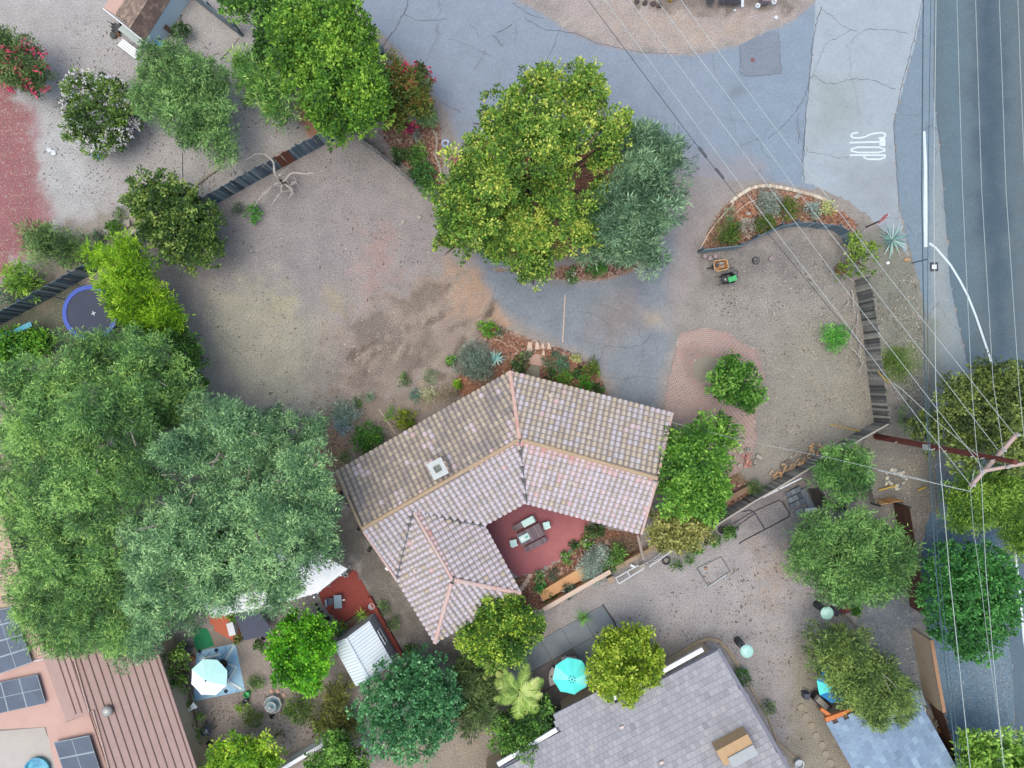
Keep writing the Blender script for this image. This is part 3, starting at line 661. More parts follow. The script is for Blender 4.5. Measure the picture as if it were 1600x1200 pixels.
faces = [([a, b, e, f], a, b, 'tan'), ([b, c, d, e], b, c, 'grey'), ([e, d, h_, g], g, h_, 'pink'), ([f, e, g, i_, v_, l], l, i_, 'pink2'), ([v_, w_, k_, l], l, k_, 'lav'), ([v_, i_, j, w_], i_, j, 'lav'), ([w_, j, k_], j, k_, 'lav')]
rb = MB()
for P, e0, e1, kd in faces: slab_on(rb, P, .12, .12)
roof = rb.obj('roof', M('roof_underlay', C(150, 144, 146), C(130, 124, 126), 3, .9), house)
allt = []
for P, e0, e1, kd in faces:
    if kd == 'pink2': e0, e1 = g, i_
    for t in tiles_on(P, e0, e1, .33, .33, over=.05, lift=-.02): allt.append(t + (kd,))
kinds = {}
for t in allt: kinds[(round(t[1][0], 4), round(t[1][1], 4))] = t[3]
def pick_main(cc, hh):
    kd = kinds[(round(cc[0], 4), round(cc[1], 4))]; r = random.random(); nz = float(fbm(np.array([cc[0] * .8]), np.array([cc[1] * .8]), 3)[0])
    if kd == 'tan': base = [2, 3, 4, 5, 3, 1, 2]
    elif kd == 'grey': base = [5, 5, 6, 4, 7, 6, 7]
    elif kd == 'pink': base = [8, 9, 10, 9, 7, 6, 11]
    else: base = [8, 7, 9, 10, 8, 6, 9]
    if kd in ('pink', 'pink2', 'lav') and hh > .88: return random.choice([12, 12, 11, 10, 13])
    if kd == 'pink' and hh > .8: return random.choice([11, 9, 12])
    if nz > .66 and kd in ('tan', 'grey'): return random.choice([4, 6, 11, 9])
    if r < .012: return 12
    if r < .03: return 10
    if nz < .36: return max(0, random.choice(base) - 1)
    return random.choice(base)
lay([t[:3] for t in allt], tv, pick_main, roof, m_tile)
m_cap = M('ridge_cap_tan', C(200, 182, 158), C(182, 160, 136), 3, .85, amp=.2); m_cap2 = M('ridge_cap_pink', C(222, 172, 164), C(216, 192, 188), 2.0, .85, amp=.15)
m_cap3 = M('ridge_cap_light', C(218, 206, 210), C(214, 176, 172), 1.6, .85, amp=.12)
def caps(p0, p1, m, parent, r=.15, L=.36, lift=.05):
    dv = (p1 - p0); n = int(dv.length / (L * .88)); dv.normalize(); me = None
    b = MB(); k = 7; vs = []
    for y, rr, z in ((0, 1.0, .035), (L, .84, 0)):
        for i in range(k):
            t = math.pi * i / (k - 1); vs.append((math.cos(t) * r * rr, y, math.sin(t) * r * rr * .8 + z))
    b.add(vs, [(i, k + i, k + i + 1, i + 1) for i in range(k - 1)] + [tuple(range(k))]); me = b.mesh('ridge_cap', m)
    x = dv.cross(Vector((0, 0, 1))).normalized(); z = x.cross(dv); base = Vector((0, 0, 0)); q = parent
    while q is not None: base += Vector(q.location); q = q.parent
    for i in range(n):
        p = p0 + dv * (i * L * .88) + z * lift - base
        o = link('ridge_cap', me, parent); o.matrix_basis = Matrix(((x.x, dv.x, z.x, p.x), (x.y, dv.y, z.y, p.y), (x.z, dv.z, z.z, p.z), (0, 0, 0, 1)))
caps(f, e, m_cap, roof, r=.13); caps(d, e, m_cap, roof, r=.13); caps(b, e, m_cap2, roof, r=.13); caps(k_, w_, m_cap3, roof, r=.14); caps(j, w_, m_cap3, roof, r=.14); caps(w_, v_, m_cap3, roof, r=.10, lift=.06)
for p0, p1 in ((a, f), (c, d), (h_, d), (l, f)): caps(p0, p1, m_cap if p0 is a else m_cap3, roof, r=.085, lift=.06)
vb = MB()
for p0, p1 in ((v_, l), (v_, i_), (e, g)): vb.bar(p0 + Vector((0, 0, .135)), p1 + Vector((0, 0, .135)), .065, .02)
vb.obj('valley_flashing', m_metal, roof)
outline = [a, b, c, d, h_, g, i_, j, k_, l, f]
wl = inset([(p.x, p.y) for p in (a, b, c, h_, g, i_, j, k_, l)], .55)
wm = MB(); ring_wall(wm, wl, 0, E - .08, .18); wm.obj('wall', m_stucco, house)
gb = MB()
for p0, p1, p2 in ((a, f, l), (c, d, h_)):
    q = [Vector((*x, 0)) for x in (wl[0], wl[8])] if p0 is a else [Vector((*x, 0)) for x in (wl[2], wl[3])]
    mid = (q[0] + q[1]) / 2; gb.add([q[0] + Vector((0, 0, E - .1)), q[1] + Vector((0, 0, E - .1)), mid + Vector((0, 0, R - .3))], [(0, 1, 2)])
gb.obj('gable', m_stucco, house)
def wall_mid(i, t): A, B = wl[i - 1], wl[i]; return Vector((A[0] + (B[0] - A[0]) * t, A[1] + (B[1] - A[1]) * t, 1.45)), (B[1] - A[1], -(B[0] - A[0]))
orient = sum(wl[i - 1][0] * wl[i][1] - wl[i][0] * wl[i - 1][1] for i in range(len(wl)))
for i, ts in ((1, (.2, .5, .8)), (2, (.3, .7)), (4, (.35, .7)), (6, (.3, .7)), (8, (.4, .8)), (7, (.5,)), (3, (.5,))):
    for t in ts:
        cc, nn = wall_mid(i, t); nn = nn if orient > 0 else (-nn[0], -nn[1]); window(house, cc, 1.3, 1.1, *nn)
# chimney with stone surround and a pale cap
ch = MB(); cc = W(684, 732, 4.6); CA = math.atan2(139, 244)
ch.box((cc.x, cc.y, 3.9), (.80, 1.0, 1.5), rz=CA - .05); chim = ch.obj('chimney', M('chimney_stone', C(196, 176, 160), C(170, 144, 126), 6, .9, bump=.8, amp=.3), roof)
MB().box((cc.x, cc.y, 4.68), (.92, 1.0, .07), rz=CA - .05).obj('chimney_cap', M('mortar_cap', CW(214, 222, 220), CW(190, 198, 198), 5, .9, amp=.15), chim)
fl = MB(); fl.lathe((cc.x, cc.y, 4.7), [(.26, 0), (.26, .12), (.2, .12), (.2, .02)], 4, ph=CA + .78, cap=False); fl.box((cc.x, cc.y, 4.735), (.36, .36, .02), rz=CA); fl.obj('flue', M('flue_metal', C(128, 138, 136), C(96, 104, 104), 5, .6, metal=.3), chim)
stn = MB(); u = Vector((math.cos(CA - .05), math.sin(CA - .05), 0)); w2 = Vector((-u.y, u.x, 0))
rc = MB()
for q in range(22):
    p = Vector((cc.x, cc.y, 0)) + w2 * random.uniform(.42, .56) + u * random.uniform(-.42, .42) if q < 10 else Vector((cc.x, cc.y, 0)) + u * random.uniform(.4, .5) + w2 * random.uniform(-.5, .5)
    rc.rock((p.x, p.y, random.uniform(4.45, 4.66)), random.uniform(.08, .12), tint=random.random())
rc.obj('chimney_stones', M('chimney_stones', None, scale=8, tint=[C(150, 120, 104), C(206, 180, 164), C(232, 216, 206)]), chim)['kind'] = 'stuff'
m_vent = M('vent_paint', C(226, 214, 212), C(206, 196, 196), 6, .6, amp=.08)
def on_face(px, py, P, off=.08):
    n = plane_of(P); o = P[0]; cp = Vector((0, 0, H)); dr = W(px, py, 0) - cp; t = (o + n * off - cp).dot(n) / dr.dot(n); return cp + dr * t
for px, py, F_ in ((861, 618, 1), (921, 683, 1), (898, 755, 2), (645, 848, 3), (649, 891, 4), (675, 858, 4)):
    p = on_face(px, py, faces[F_][0]); vb = MB(); vb.box((p.x, p.y, p.z + .02), (.26, .26, .04), rz=.5); vb.lathe((p.x, p.y, p.z + .04), [(.07, 0), (.07, .14), (.02, .16)], 10); vb.obj('roof_vent', m_vent, roof)
db = MB(); p = W(606, 887, 2.3); db.box(p, (.28, .22, .2), rz=.9); db.obj('gutter_box', m_white, house)
bm = MB(); bm.bar(W(996, 836, 2.4), W(1005, 874, 2.4), .14, .16); bm.bar(W(1004, 872, 0), W(1004, 872, 2.3), .12, .12); bm.obj('porch_beam', M('weathered_beam', C(176, 164, 154), C(140, 130, 124), 6), house)

# ---- grey tiled house at the bottom
gh = root('grey_house', 'big house with a flat grey tiled roof at the bottom, white fascia along its eave', 'house', W(1010, 1150, 0))
G0 = W(1122, 1014, 2.7); gu = (W(958, 1099, 2.7) - G0).normalized(); gv = Vector((-gu.y, gu.x, 0)); gv = gv if gv.y < 0 else -gv
def on_slope(px, py, o, up, z0, s):
    z = z0
    for _ in range(12):
        p = W(px, py, z); z = z0 + s * (p - o).dot(up) 
    return W(px, py, z)
gp = [on_slope(x, y, G0, gv, 2.7, .24) for x, y in ((1122, 1014), (958, 1100), (947, 1077), (867, 1116), (872, 1143), (800, 1190), (740, 1222), (800, 1330), (1215, 1330), (1285, 1290))]
gr = MB(); slab_on(gr, gp, .12, .10); groof = gr.obj('roof', M('grey_underlay', C(136, 142, 162), C(120, 126, 146), 3, .9), gh); MB().bar(gp[0] + Vector((0, 0, .02)) - gv * .02, gp[-1] + Vector((0, 0, .02)), .2, .07).obj('rake_trim', groof.data.materials[0], groof)
m_gt = M('grey_roof_tile', None, scale=1.2, rough=.85, amp=.07, fine=18, tint=[C(142, 146, 160), C(154, 158, 172), C(162, 167, 182), C(172, 177, 192), C(178, 180, 190)])
gtv = [flat_mesh(t, m_gt, .30, .37, th=.022, gap=.01) for t in np.linspace(.05, 1, 8)]
lay(tiles_on(gp, G0, G0 + gu, .30, .34, over=.03, lift=.0, brick=True), gtv, lambda c_, h: min(7, max(0, int(random.gauss(4.2 + 2 * (float(fbm(np.array([c_[0] * .5]), np.array([c_[1] * .5]))[0]) - .5), 1.1)))), groof, m_gt)
fa = MB()
for x0, y0, x1, y1 in ((1100, 1018, 958, 1096), (872, 1143, 780, 1198)):
    A = W(x0, y0, 2.62); B = W(x1, y1, 2.62); n = (B - A).cross(Vector((0, 0, 1))).normalized(); n = n if n.y > 0 else -n; fa = MB(); fa.bar(A + n * .16, B + n * .16, .26, .12); fa.obj('fascia', m_white, gh)
gw = inset([(p.x, p.y) for p in gp], .5); gm = MB(); ring_wall(gm, gw, 0, 2.45, .18); gm.obj('wall', m_stucco, gh)
dm = MB(); A = W(1150, 1172, 4.6); dm.box((A.x, A.y, 4.1), (2.0, .95, 1.0), rz=.5); dm.obj('dormer', M('tan_stucco', C(204, 176, 140), C(190, 160, 126), 3, .9, amp=.1), groof)
dm = MB(); A = W(1161, 1182, 4.7); dm.box((A.x, A.y, 4.66), (1.6, .62, .1), rz=.5); dm.obj('dormer_top', M('dormer_top_paint', C(186, 196, 206), C(170, 182, 194), 3, .8, amp=.1), groof)
for px, py in ((971, 1135), (1033, 1190)):
    p = on_slope(px, py, G0, gv, 2.7, .24); vb = MB(); vb.box((p.x, p.y, p.z + .08), (.24, .16, .14), rz=.4); vb.obj('roof_vent', m_vent, groof)

# ---- blue grey roof at the lower right
bh = root('garden_house', 'small house with a pale blue shingle roof and orange timber edge at the lower right', 'house', W(1390, 1170, 0))
p1, p2 = W(1291, 1129, 2.5), W(1371, 1328, 2.5) ; dirr = (W(1331, 1200, 2.5) - p1).normalized(); rg0, rg1 = W(1360, 1104, 3.15), W(1360, 1104, 3.15) + dirr * 9; q1 = W(1427, 1080, 2.5)
F1 = [p1, p1 + dirr * 9, rg1, rg0]; F2 = [rg0, rg1, q1 + dirr * 9, q1]
br = MB(); slab_on(br, F1, .1, .06); slab_on(br, F2, .1, .06); broof = br.obj('roof', m_wood_dark, bh)
m_bt = M('blue_shingle', None, scale=1.5, rough=.85, amp=.08, fine=22, tint=[C(120, 146, 178), C(132, 160, 194), C(142, 170, 204), C(158, 188, 218)])
btv = [flat_mesh(t, m_bt, .46, .36, th=.014, gap=.008) for t in np.linspace(.05, 1, 7)]
lay(tiles_on(F1, p1, p1 + dirr, .46, .33, over=.02, lift=-.01, brick=True) + tiles_on(F2, q1, q1 + dirr, .46, .33, over=.02, lift=-.01, brick=True), btv, lambda c_, h: min(6, max(0, int(random.gauss(3, 1.4)))), broof, m_bt)
bw = inset([(p.x, p.y) for p in (p1, p1 + dirr * 9, q1 + dirr * 9, q1)], .4); gm = MB(); ring_wall(gm, bw, 0, 2.4, .15); gm.obj('wall', m_stucco, bh)
ob = MB(); ob.bar(W(1289, 1124, 2.6), W(1352, 1101, 2.6), .26, .2); ob.bar(W(1299, 1119, 2.5), W(1282, 1107, 2.5), .2, .16); ob.obj('timber_edge', M('orange_timber', C(226, 140, 74), C(206, 120, 62), 4, .7, amp=.15), bh)

# ---- brown ribbed roof house at the lower left, with its pink lower roof
lh = root('ribbed_roof_house', 'neighbouring house at the lower left with a pinkish brown ribbed roof and solar panels', 'house', W(140, 1080, 0))
m_pink = M('pink_roofing', C(216, 184, 180), C(204, 172, 168), 1.2, .9, amp=.07, bump=.2); m_brown = M('brown_roofing', C(188, 164, 164), C(176, 152, 150), 1.4, .9, amp=.08, fine=20, bump=.2)
L0 = W(243, 1008, 2.7); ld = (W(307, 1200, 2.7) - L0).normalized(); lu = Vector((ld.y, -ld.x, 0)); lu = lu if lu.x < 0 else -lu
LS = lambda x, y: on_slope(x, y, L0, lu, 2.7, .22)
rr = MB(); slab_on(rr, [LS(243, 1008), L0 + ld * 11 , LS(215, 1330), LS(143, 1112), LS(112, 1012), LS(200, 930)], .12, .0)
lroof = rr.obj('roof', m_brown, lh)
m_rib = M('rib_brown', C(126, 98, 96), C(108, 84, 82), 4, .7)
for q in range(11):
    s = q * .405 + .18; A = L0 + lu * s; 
    ya = -.2 - s * .35 if q < 3 else -1.6
    st_ = max(0.0, 0) + (0 if q else 0); o_ = Vector((0, 0, s * .22 + .015))
    MB().bar(A + ld * (-.8) + o_, A + ld * 10.5 + o_, .05, .05).obj('rib', m_rib, lroof)
rr = MB(); RG = LS(112, 1012); lu2 = -lu; zr = RG.z
# the far side of the ridge
def LS2(x, y): return on_slope(x, y, RG, lu, zr, -.22)
slab_on(rr, [LS2(112, 1012), LS2(143, 1112), LS2(104, 1128), LS2(62, 1015)], .12, .0); back = rr.obj('roof', m_brown, lh)
for q in range(3):
    s = q * .42 + .3; A = RG + lu * s + Vector((0, 0, -.22 * s + .015)); MB().bar(A + ld * (-.2), A + ld * 3.75, .05, .05).obj('rib', m_rib, back)
MB().tube([RG + Vector((0, 0, .05)) - ld * .3, LS(140, 1112) + Vector((0, 0, .05)), LS(146, 1109) + Vector((0, 0, .05)), LS(195, 1290) + Vector((0, 0, .05))], .05, 5).obj('ridge_pipe', M('ridge_trim', C(214, 190, 184), C(196, 170, 166), 3), lroof)
rr = MB()
for P in ([(-200, 780), (2, 800), (22, 868), (70, 1020), (104, 1128), (70, 1136), (-200, 1150)], [(70, 1133), (104, 1129), (141, 1113), (172, 1206), (210, 1330), (110, 1330), (85, 1200)]):
    rr.prism([tuple(W(x, y, 2.6)[:2]) for x, y in P], 2.45, 2.6 if P[0][0] < 0 else 2.55)
lowr = rr.obj('lower_roof', m_pink, lh)
m_pv = M('solar_cell', C(70, 92, 124, .8), C(84, 108, 140, .8), .8, .5, amp=.05)
m_pvf = M('solar_frame', C(150, 170, 190), C(130, 150, 170), 3, .4, metal=.5)
def solar(q, nx_, ny_):
    A, B, C_, D = [W(x, y, 2.85) for x, y in q]
    fr = MB(); fr.add([p + Vector((0, 0, -.06)) for p in (A, B, C_, D)] + [A, B, C_, D], [(0, 1, 2, 3)[::-1], (4, 5, 6, 7), (0, 1, 5, 4), (1, 2, 6, 5), (2, 3, 7, 6), (3, 0, 4, 7)]); fo = fr.obj('solar_array', m_pvf, lh)
    for i in range(nx_):
        for j2 in range(ny_):
            f2 = lambda s, t: (A * (1 - s) + B * s) * (1 - t) + (D * (1 - s) + C_ * s) * t + Vector((0, 0, .006))
            g_ = .012; s0, s1, t0, t1 = i / nx_ + g_, (i + 1) / nx_ - g_, j2 / ny_ + g_, (j2 + 1) / ny_ - g_
            MB().add([f2(s0, t0), f2(s1, t0), f2(s1, t1), f2(s0, t1)], [(3, 2, 1, 0)]).obj('solar_panel', m_pv, fo)
solar([(-30, 958), (20, 948), (50, 1035), (0, 1053)], 2, 4); solar([(-28, 1072), (58, 1054), (71, 1099), (-16, 1118)], 3, 2); solar([(84, 1160), (139, 1149), (172, 1252), (118, 1262)], 2, 4)
MB().lathe(LS(170, 1109) + Vector((0, 0, -.02)), [(.16, 0), (.18, .1), (.31, .14), (.3, .24), (.2, .34), (.03, .4)], 20).obj('turbine_vent', M('vent_metal', C(206, 208, 212), C(170, 176, 184), 8, .4, metal=.3), lroof, smooth=True)
lw = MB(); ring_wall(lw, inset([tuple(W(x, y, 2.5)[:2]) for x, y in ((-100, 850), (20, 868), (70, 1020), (200, 1000), (243, 1008), (330, 1270), (85, 1280), (72, 1136), (-100, 1150))], .4), 0, 2.4); lw.obj('wall', m_stucco, lh)
MB().tube([W(50, 1034, 2.72), W(76, 1028, 2.75), W(104, 1018, 3.3)], .025, 5).obj('conduit', m_white, lh)
MB().prism([tuple(W(x, y)[:2]) for x, y in ((-100, 1150), (70, 1136), (96, 1210), (140, 1340), (-100, 1340))], 0, .03).thing('terrace', m_conc if False else M('terrace_concrete', C(206, 206, 208), C(188, 188, 194), 1.0, .9, amp=.12), 'pale worn concrete terrace in the bottom left corner', 'terrace')
pool = MB(); pool.lathe(W(62, 1200), [(.75, .03), (.8, .3), (.7, .3), (.68, .2)], 18, cap=False); pool.lathe(W(62, 1200), [(.69, .2), (.01, .22)], 18, cap=False)
pool.thing('paddling_pool', M('blue_pool', C(40, 150, 210), C(90, 190, 220), 3, .2), 'blue and white round tub at the bottom edge of the pale terrace', 'paddling pool')

# ---- white corrugated patio cover under the trees
pc = root('patio_cover', 'white corrugated patio cover half hidden under the big tree beside the red patio', 'patio cover', W(430, 890, 0))
P_ = [W(x, y, 2.4) for x, y in ((543, 889), (497, 926), (420, 948), (330, 965), (300, 905), (330, 880), (470, 850))]
q = MB(); q.prism([tuple(p[:2]) for p in P_], 2.3, 2.38); pcr = q.obj('roof', m_white, pc)
A0 = P_[0]; du = (P_[1] - P_[0]).normalized(); dvv = Vector((-du.y, du.x, 0)); dvv = dvv if dvv.x < 0 else -dvv; q = MB(); qq = [tuple(p[:2]) for p in P_]
for n in range(60):
    s = n * .16; p0 = None
    for t in np.arange(-3, 12, .1):
        p = A0 + dvv * s + du * t; ins = inpoly(p.x, p.y, qq)
        if ins and p0 is None: p0 = p
        if (not ins) and p0 is not None: q.bar((p0.x, p0.y, 2.39), (p.x, p.y, 2.39), .05, .03); p0 = None
q.obj('corrugation', m_white, pcr)
q = MB()
for x, y in ((540, 891), (499, 924), (400, 948), (325, 950), (335, 890)): q.box(W(x, y, 1.15), (.09, .09, 2.3))
q.obj('posts', m_white, pc)
# ---- white shed by the red patio
sh = root('white_shed', 'white metal garden shed with a ribbed gable roof beside the small red patio', 'shed', W(565, 1025, 0))
sz, sr = 1.65, 2.35
A = W(519, 1006, sz); B = W(577, 970, sz); C_ = W(614, 1036, sz); D = W(552, 1086, sz); R0 = W(541, 997, sr); R1 = W(584, 1058, sr)
D = A + (C_ - B) ; R0 = (A + B) / 2 + Vector((0, 0, sr - sz)) ; R0 = W(541, 997, sr); R1 = R0 + (C_ - B)
m_sheet = M('white_sheet_metal', CW(236, 248, 252, 1.1), CW(226, 242, 250, 1.05), 1.5, .5, amp=.05); q = MB()
slab_on(q, [A, D, R1, R0], .03, 0); slab_on(q, [B, R0, R1, C_], .03, 0); srf = q.obj('roof', m_sheet, sh); q = MB()
for S0, S1, T0, T1 in ((A, D, R0, R1), (B, C_, R0, R1)):
    for n in range(15):
        t = (n + .5) / 15; q.bar(S0.lerp(S1, t) + Vector((0, 0, .012)), T0.lerp(T1, t) + Vector((0, 0, .012)), .035, .03)
q.bar(R0 + Vector((0, 0, .03)), R1 + Vector((0, 0, .03)), .12, .04); q.obj('roof_rib', M('rib_metal', CW(206, 222, 230), CW(190, 208, 220), 2, .5), srf)
q = MB(); wlp = inset([tuple(p[:2]) for p in (A, B, C_, D)], .05); ring_wall(q, wlp, 0, sz, .05)
for X0, X1, X2 in ((A, B, R0), (D, C_, R1)): q.add([X0 * 1, X1 * 1, X2 + Vector((0, 0, -.04))], [(0, 1, 2)])
wall = q.obj('wall', M('shed_siding', C(190, 196, 204), C(172, 178, 190), 2, .7, amp=.06), sh); q = MB()
ow = (wlp[1][0], wlp[1][1]); ow2 = (wlp[2][0], wlp[2][1])
for n in range(7):
    z = .2 + n * .22; q.bar((ow[0] + .03, ow[1] + .015, z), (ow2[0] + .03, ow2[1] + .015, z), .02, .02); q.bar((wlp[0][0], wlp[0][1] + .035, z), (ow[0], ow[1] + .035, z), .02, .02)
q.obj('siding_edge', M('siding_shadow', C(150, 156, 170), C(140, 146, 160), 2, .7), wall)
mid = (Vector((*ow, 1.1)) * .55 + Vector((*ow2, 1.1)) * .45); dn = Vector((ow2[1] - ow[1], -(ow2[0] - ow[0]), 0)); dn = dn if dn.x > 0 else -dn; window(sh, mid, .9, .5, dn.x, dn.y)
# ---- garden shed at the top left
ts = root('timber_shed', 'light blue shed with a brown shingle roof, landing and steps at the top left', 'shed', W(235, 45, 0))
e1_, e0_ = W(226, 62, 1.5), W(282, -27, 1.5); r1_, r0_ = W(204, 43, 2.1), W(262, -48, 2.1); l1_, l0_ = W(181, 22, 1.55), W(240, -70, 1.55)
q = MB(); slab_on(q, [e1_, e0_, r0_, r1_], .05, .01); slab_on(q, [r1_, r0_, l0_, l1_], .05, .01); tr = q.obj('roof', m_wood_dark, ts)
m_ts = M('brown_shingle', None, scale=2, rough=.9, amp=.15, fine=20, tint=[C(98, 84, 84), C(118, 104, 100), C(140, 124, 116), C(166, 148, 138)])
ttv = [flat_mesh(t, m_ts, .22, .2, th=.01, gap=.012) for t in np.linspace(0, 1, 7)]
lay(tiles_on([e1_, e0_, r0_, r1_], e1_, e0_, .22, .17, over=.02, brick=True), ttv, lambda c_, h: random.choice([0, 0, 1, 1, 2, 3]), tr, m_ts, name='shingle', stuff_name='shingles', limit=150)
lay(tiles_on([r1_, r0_, l0_, l1_], l1_, l0_, .22, .17, over=.02, brick=True), ttv, lambda c_, h: random.choice([3, 4, 5, 6, 4]), tr, m_ts, name='shingle', stuff_name='shingles', limit=150)
q = MB(); bp = [tuple(W(x, y)[:2]) for x, y in ((234, 73), (284, 20), (330, -40), (262, -60), (190, 40))]
m_lb = M('pale_blue_siding', CW(214, 238, 254, 1.25), CW(206, 230, 250, 1.2), 1.4, .8, amp=.07)
bp = [tuple(p[:2]) for p in (e1_, e0_, l0_, l1_)]; ring_wall(q, inset(bp, .06), 0, 1.48, .06); q.obj('wall', m_lb, ts)
q = MB(); q.prism([tuple(W(x, y, 1.2)[:2]) for x, y in ((162, 13), (181, 24), (240, -70), (215, -80))], 1.1, 1.2); q.obj('lean_to', M('pink_panel', C(214, 184, 176), C(200, 170, 164), 3, .8, amp=.12), ts)
q = MB(); q.prism([tuple(W(x, y, .6)[:2]) for x, y in ((184, 46), (192, 38), (230, 68), (225, 78))], .5, .6); q.obj('landing', M('landing_paint', C(188, 204, 208), C(176, 194, 200), 3, .7, amp=.07), ts)
for n in range(4):
    t = n / 4; A = Vector(W(190, 62, .5)).lerp(W(185, 70, .15), t) ; z = .48 - n * .12
    q = MB(); x0, y0, x1, y1 = 191 - n * 2.2, 62 + n * 2.5, 218 - n * 1.7, 82 + n * 3.0
    q.bar(W(x0, y0, z), W(x1, y1, z), .11, .04); q.obj('step', m_white, ts)
q = MB(); q.bar(W(162, 14, 1.25), W(234, 72, 1.55), .05, .16); q.obj('fascia', m_white, ts)
# ---- timber roof and deck bits at the left edge
q = root('plank_lean_to', 'weathered brown plank roof at the left edge below the bright hedge', 'lean-to', W(5, 630, 0))
m_pl = M('plank', None, scale=2, fine=24, tint=[C(104, 96, 96), C(128, 118, 116), C(146, 136, 132)])
for n in range(9): MB().bar(W(-60 + n * 9.5, 588, 2.2), W(-40 + n * 7.6, 672, 2.2), .3, .05, tint=random.random()).obj('plank', m_pl, q)
q = root('plank_deck', 'narrow strip of brown planks seen through the big tree at the left', 'deck', W(40, 716, 0))
for n in range(14): MB().bar(W(-10 + n * 6.6, 708, 2.0), W(-8 + n * 6.6, 728, 2.0), .22, .04, tint=random.random()).obj('plank', m_pl, q)

# ================================================================ FENCES AND WALLS
m_teal = M('weathered_blue_wood', None, scale=3, fine=26, tint=[C(58, 78, 98), C(86, 110, 132), C(112, 138, 158), C(144, 166, 180)], amp=.2)
m_greyw = M('weathered_grey_wood', None, scale=3, fine=26, tint=[C(76, 78, 82), C(112, 115, 118), C(150, 152, 152), C(186, 186, 182)], amp=.2)
m_orange = M('fresh_cedar', None, scale=3, fine=26, tint=[C(222, 160, 96), C(238, 184, 116), C(246, 200, 140)], amp=.1)
m_brownf = M('brown_stained_wood', None, scale=3, fine=26, tint=[C(84, 56, 44), C(98, 68, 54), C(112, 80, 64)], amp=.12)
def fence(name, label, pts, hh, mat, bw=.14, gap=.015, th=.022, posts=2.4, cat='fence', tints=(0, 1), kind_b='board', special=None, lean=0.0, horiz=False, postm=None, base=0.0):
    P = [W(*p) for p in pts]; r = root(name, label, cat, P[0]); var = []
    for i in range(6):
        t = tints[0] + (tints[1] - tints[0]) * i / 5; m_ = MB(); m_.box((0, 0, hh / 2), (bw, th, hh), tint=t); var.append(m_.mesh('board', mat))
    for A, B in zip(P[:-1], P[1:]):
        d = B - A; L = d.length; ang = math.atan2(d.y, d.x); n = Vector((-math.sin(ang), math.cos(ang), 0)); sd = 1 if n.dot(A) > 0 else -1
        if horiz:
            k = int(hh / (bw + gap))
            for i in range(k):
                z = base + (i + .5) * (bw + gap); m_ = MB(); m_.box((0, 0, 0), (L, th, bw), tint=random.uniform(*tints))
                o = link(kind_b, m_.mesh(kind_b, mat), r, (A + B) / 2 - P[0] + Vector((0, 0, z))); o.rotation_euler = (0, 0, ang)
        else:
            k = int(L / (bw + gap))
            for i in range(k):
                p = A + d * ((i + .5) / k); o = link(kind_b, random.choice(var), r, p - P[0] + Vector((0, 0, base)) + n * random.gauss(0, .006)); o.rotation_euler = (random.gauss(0, .012) + lean, random.gauss(0, .008), ang)
                o.scale = (L / k / (bw + gap), 1, 1 + random.gauss(0, .012))
        m_ = MB(); m_.tint = .3
        for z in (.35, hh - .3): m_.bar(A + Vector((0, 0, z + base)) + n * sd * .05, B + Vector((0, 0, z + base)) + n * sd * .05, .05, .09)
        m_.obj('rail', postm or mat, r)
        k = max(1, round(L / posts))
        for i in range(k + 1 if B is P[-1] else k):
            p = A + d * (i / k) + n * sd * .12; m_ = MB(); m_.tint = .35; m_.box((p.x, p.y, hh / 2 + base), (.09, .09, hh), rz=ang); m_.obj('post', postm or mat, r)
    return r
fence('board_fence', 'long dark blue grey board fence between the two upper left yards', [(540, 216), (515, 222), (476, 243), (400, 284), (332, 322), (250, 364), (186, 404), (134, 434), (60, 476), (-30, 524)], 1.75, m_teal)
# rust coloured boards in it
fr = [o for o in bpy.data.objects['board_fence'].children if o.name.startswith('board')]
m_rust = M('rust_board', C(150, 84, 60), C(122, 74, 58), 4, .9)
A = W(452, 256); B0 = Vector(bpy.data.objects['board_fence'].location)
rm = MB(); rm.box((0, 0, .875), (.15, .026, 1.75)); rme = rm.mesh('board', m_rust)
for o in fr:
    if (Vector(o.location) + B0 - A).length < .45: o.data = rme
fence('picket_fence', 'low grey fence running from the big green tree down past the mulch bed', [(552, 214), (600, 248), (650, 292)], 1.15, m_greyw, tints=(.4, 1), bw=.1, gap=.02)
fence('blue_wood_fence', 'teal fence at the top left beside the tall shrubs', [(297, -6), (378, 58)], 1.5, m_teal, bw=.2, tints=(.8, 1))
fence('low_gate', 'low blue green timber gate beside the wheelbarrows', [(1091, 396), (1150, 390)], 1.3, m_teal, bw=.14, gap=.0, tints=(.7, 1), horiz=True, cat='gate')
fence('curved_fence', 'blue grey fence curving along the corner planting bed', [(1150, 390), (1176, 376), (1213, 359), (1236, 354), (1262, 355), (1300, 360), (1312, 368), (1322, 385)], 1.2, m_teal, tints=(.6, 1), bw=.2)
fence('side_fence', 'grey weathered board fence along the verge of the main road', [(1334, 440), (1341, 470), (1348, 510), (1353, 560), (1359, 610), (1366, 660)], 1.8, m_greyw, tints=(.1, 1))
fence('back_fence', 'grey board fence running from the utility pole down towards the house corner', [(1366, 660), (1330, 680), (1288, 704), (1245, 728), (1200, 756), (1165, 776), (1120, 804), (1075, 833)], 1.6, m_greyw, tints=(.25, .95))
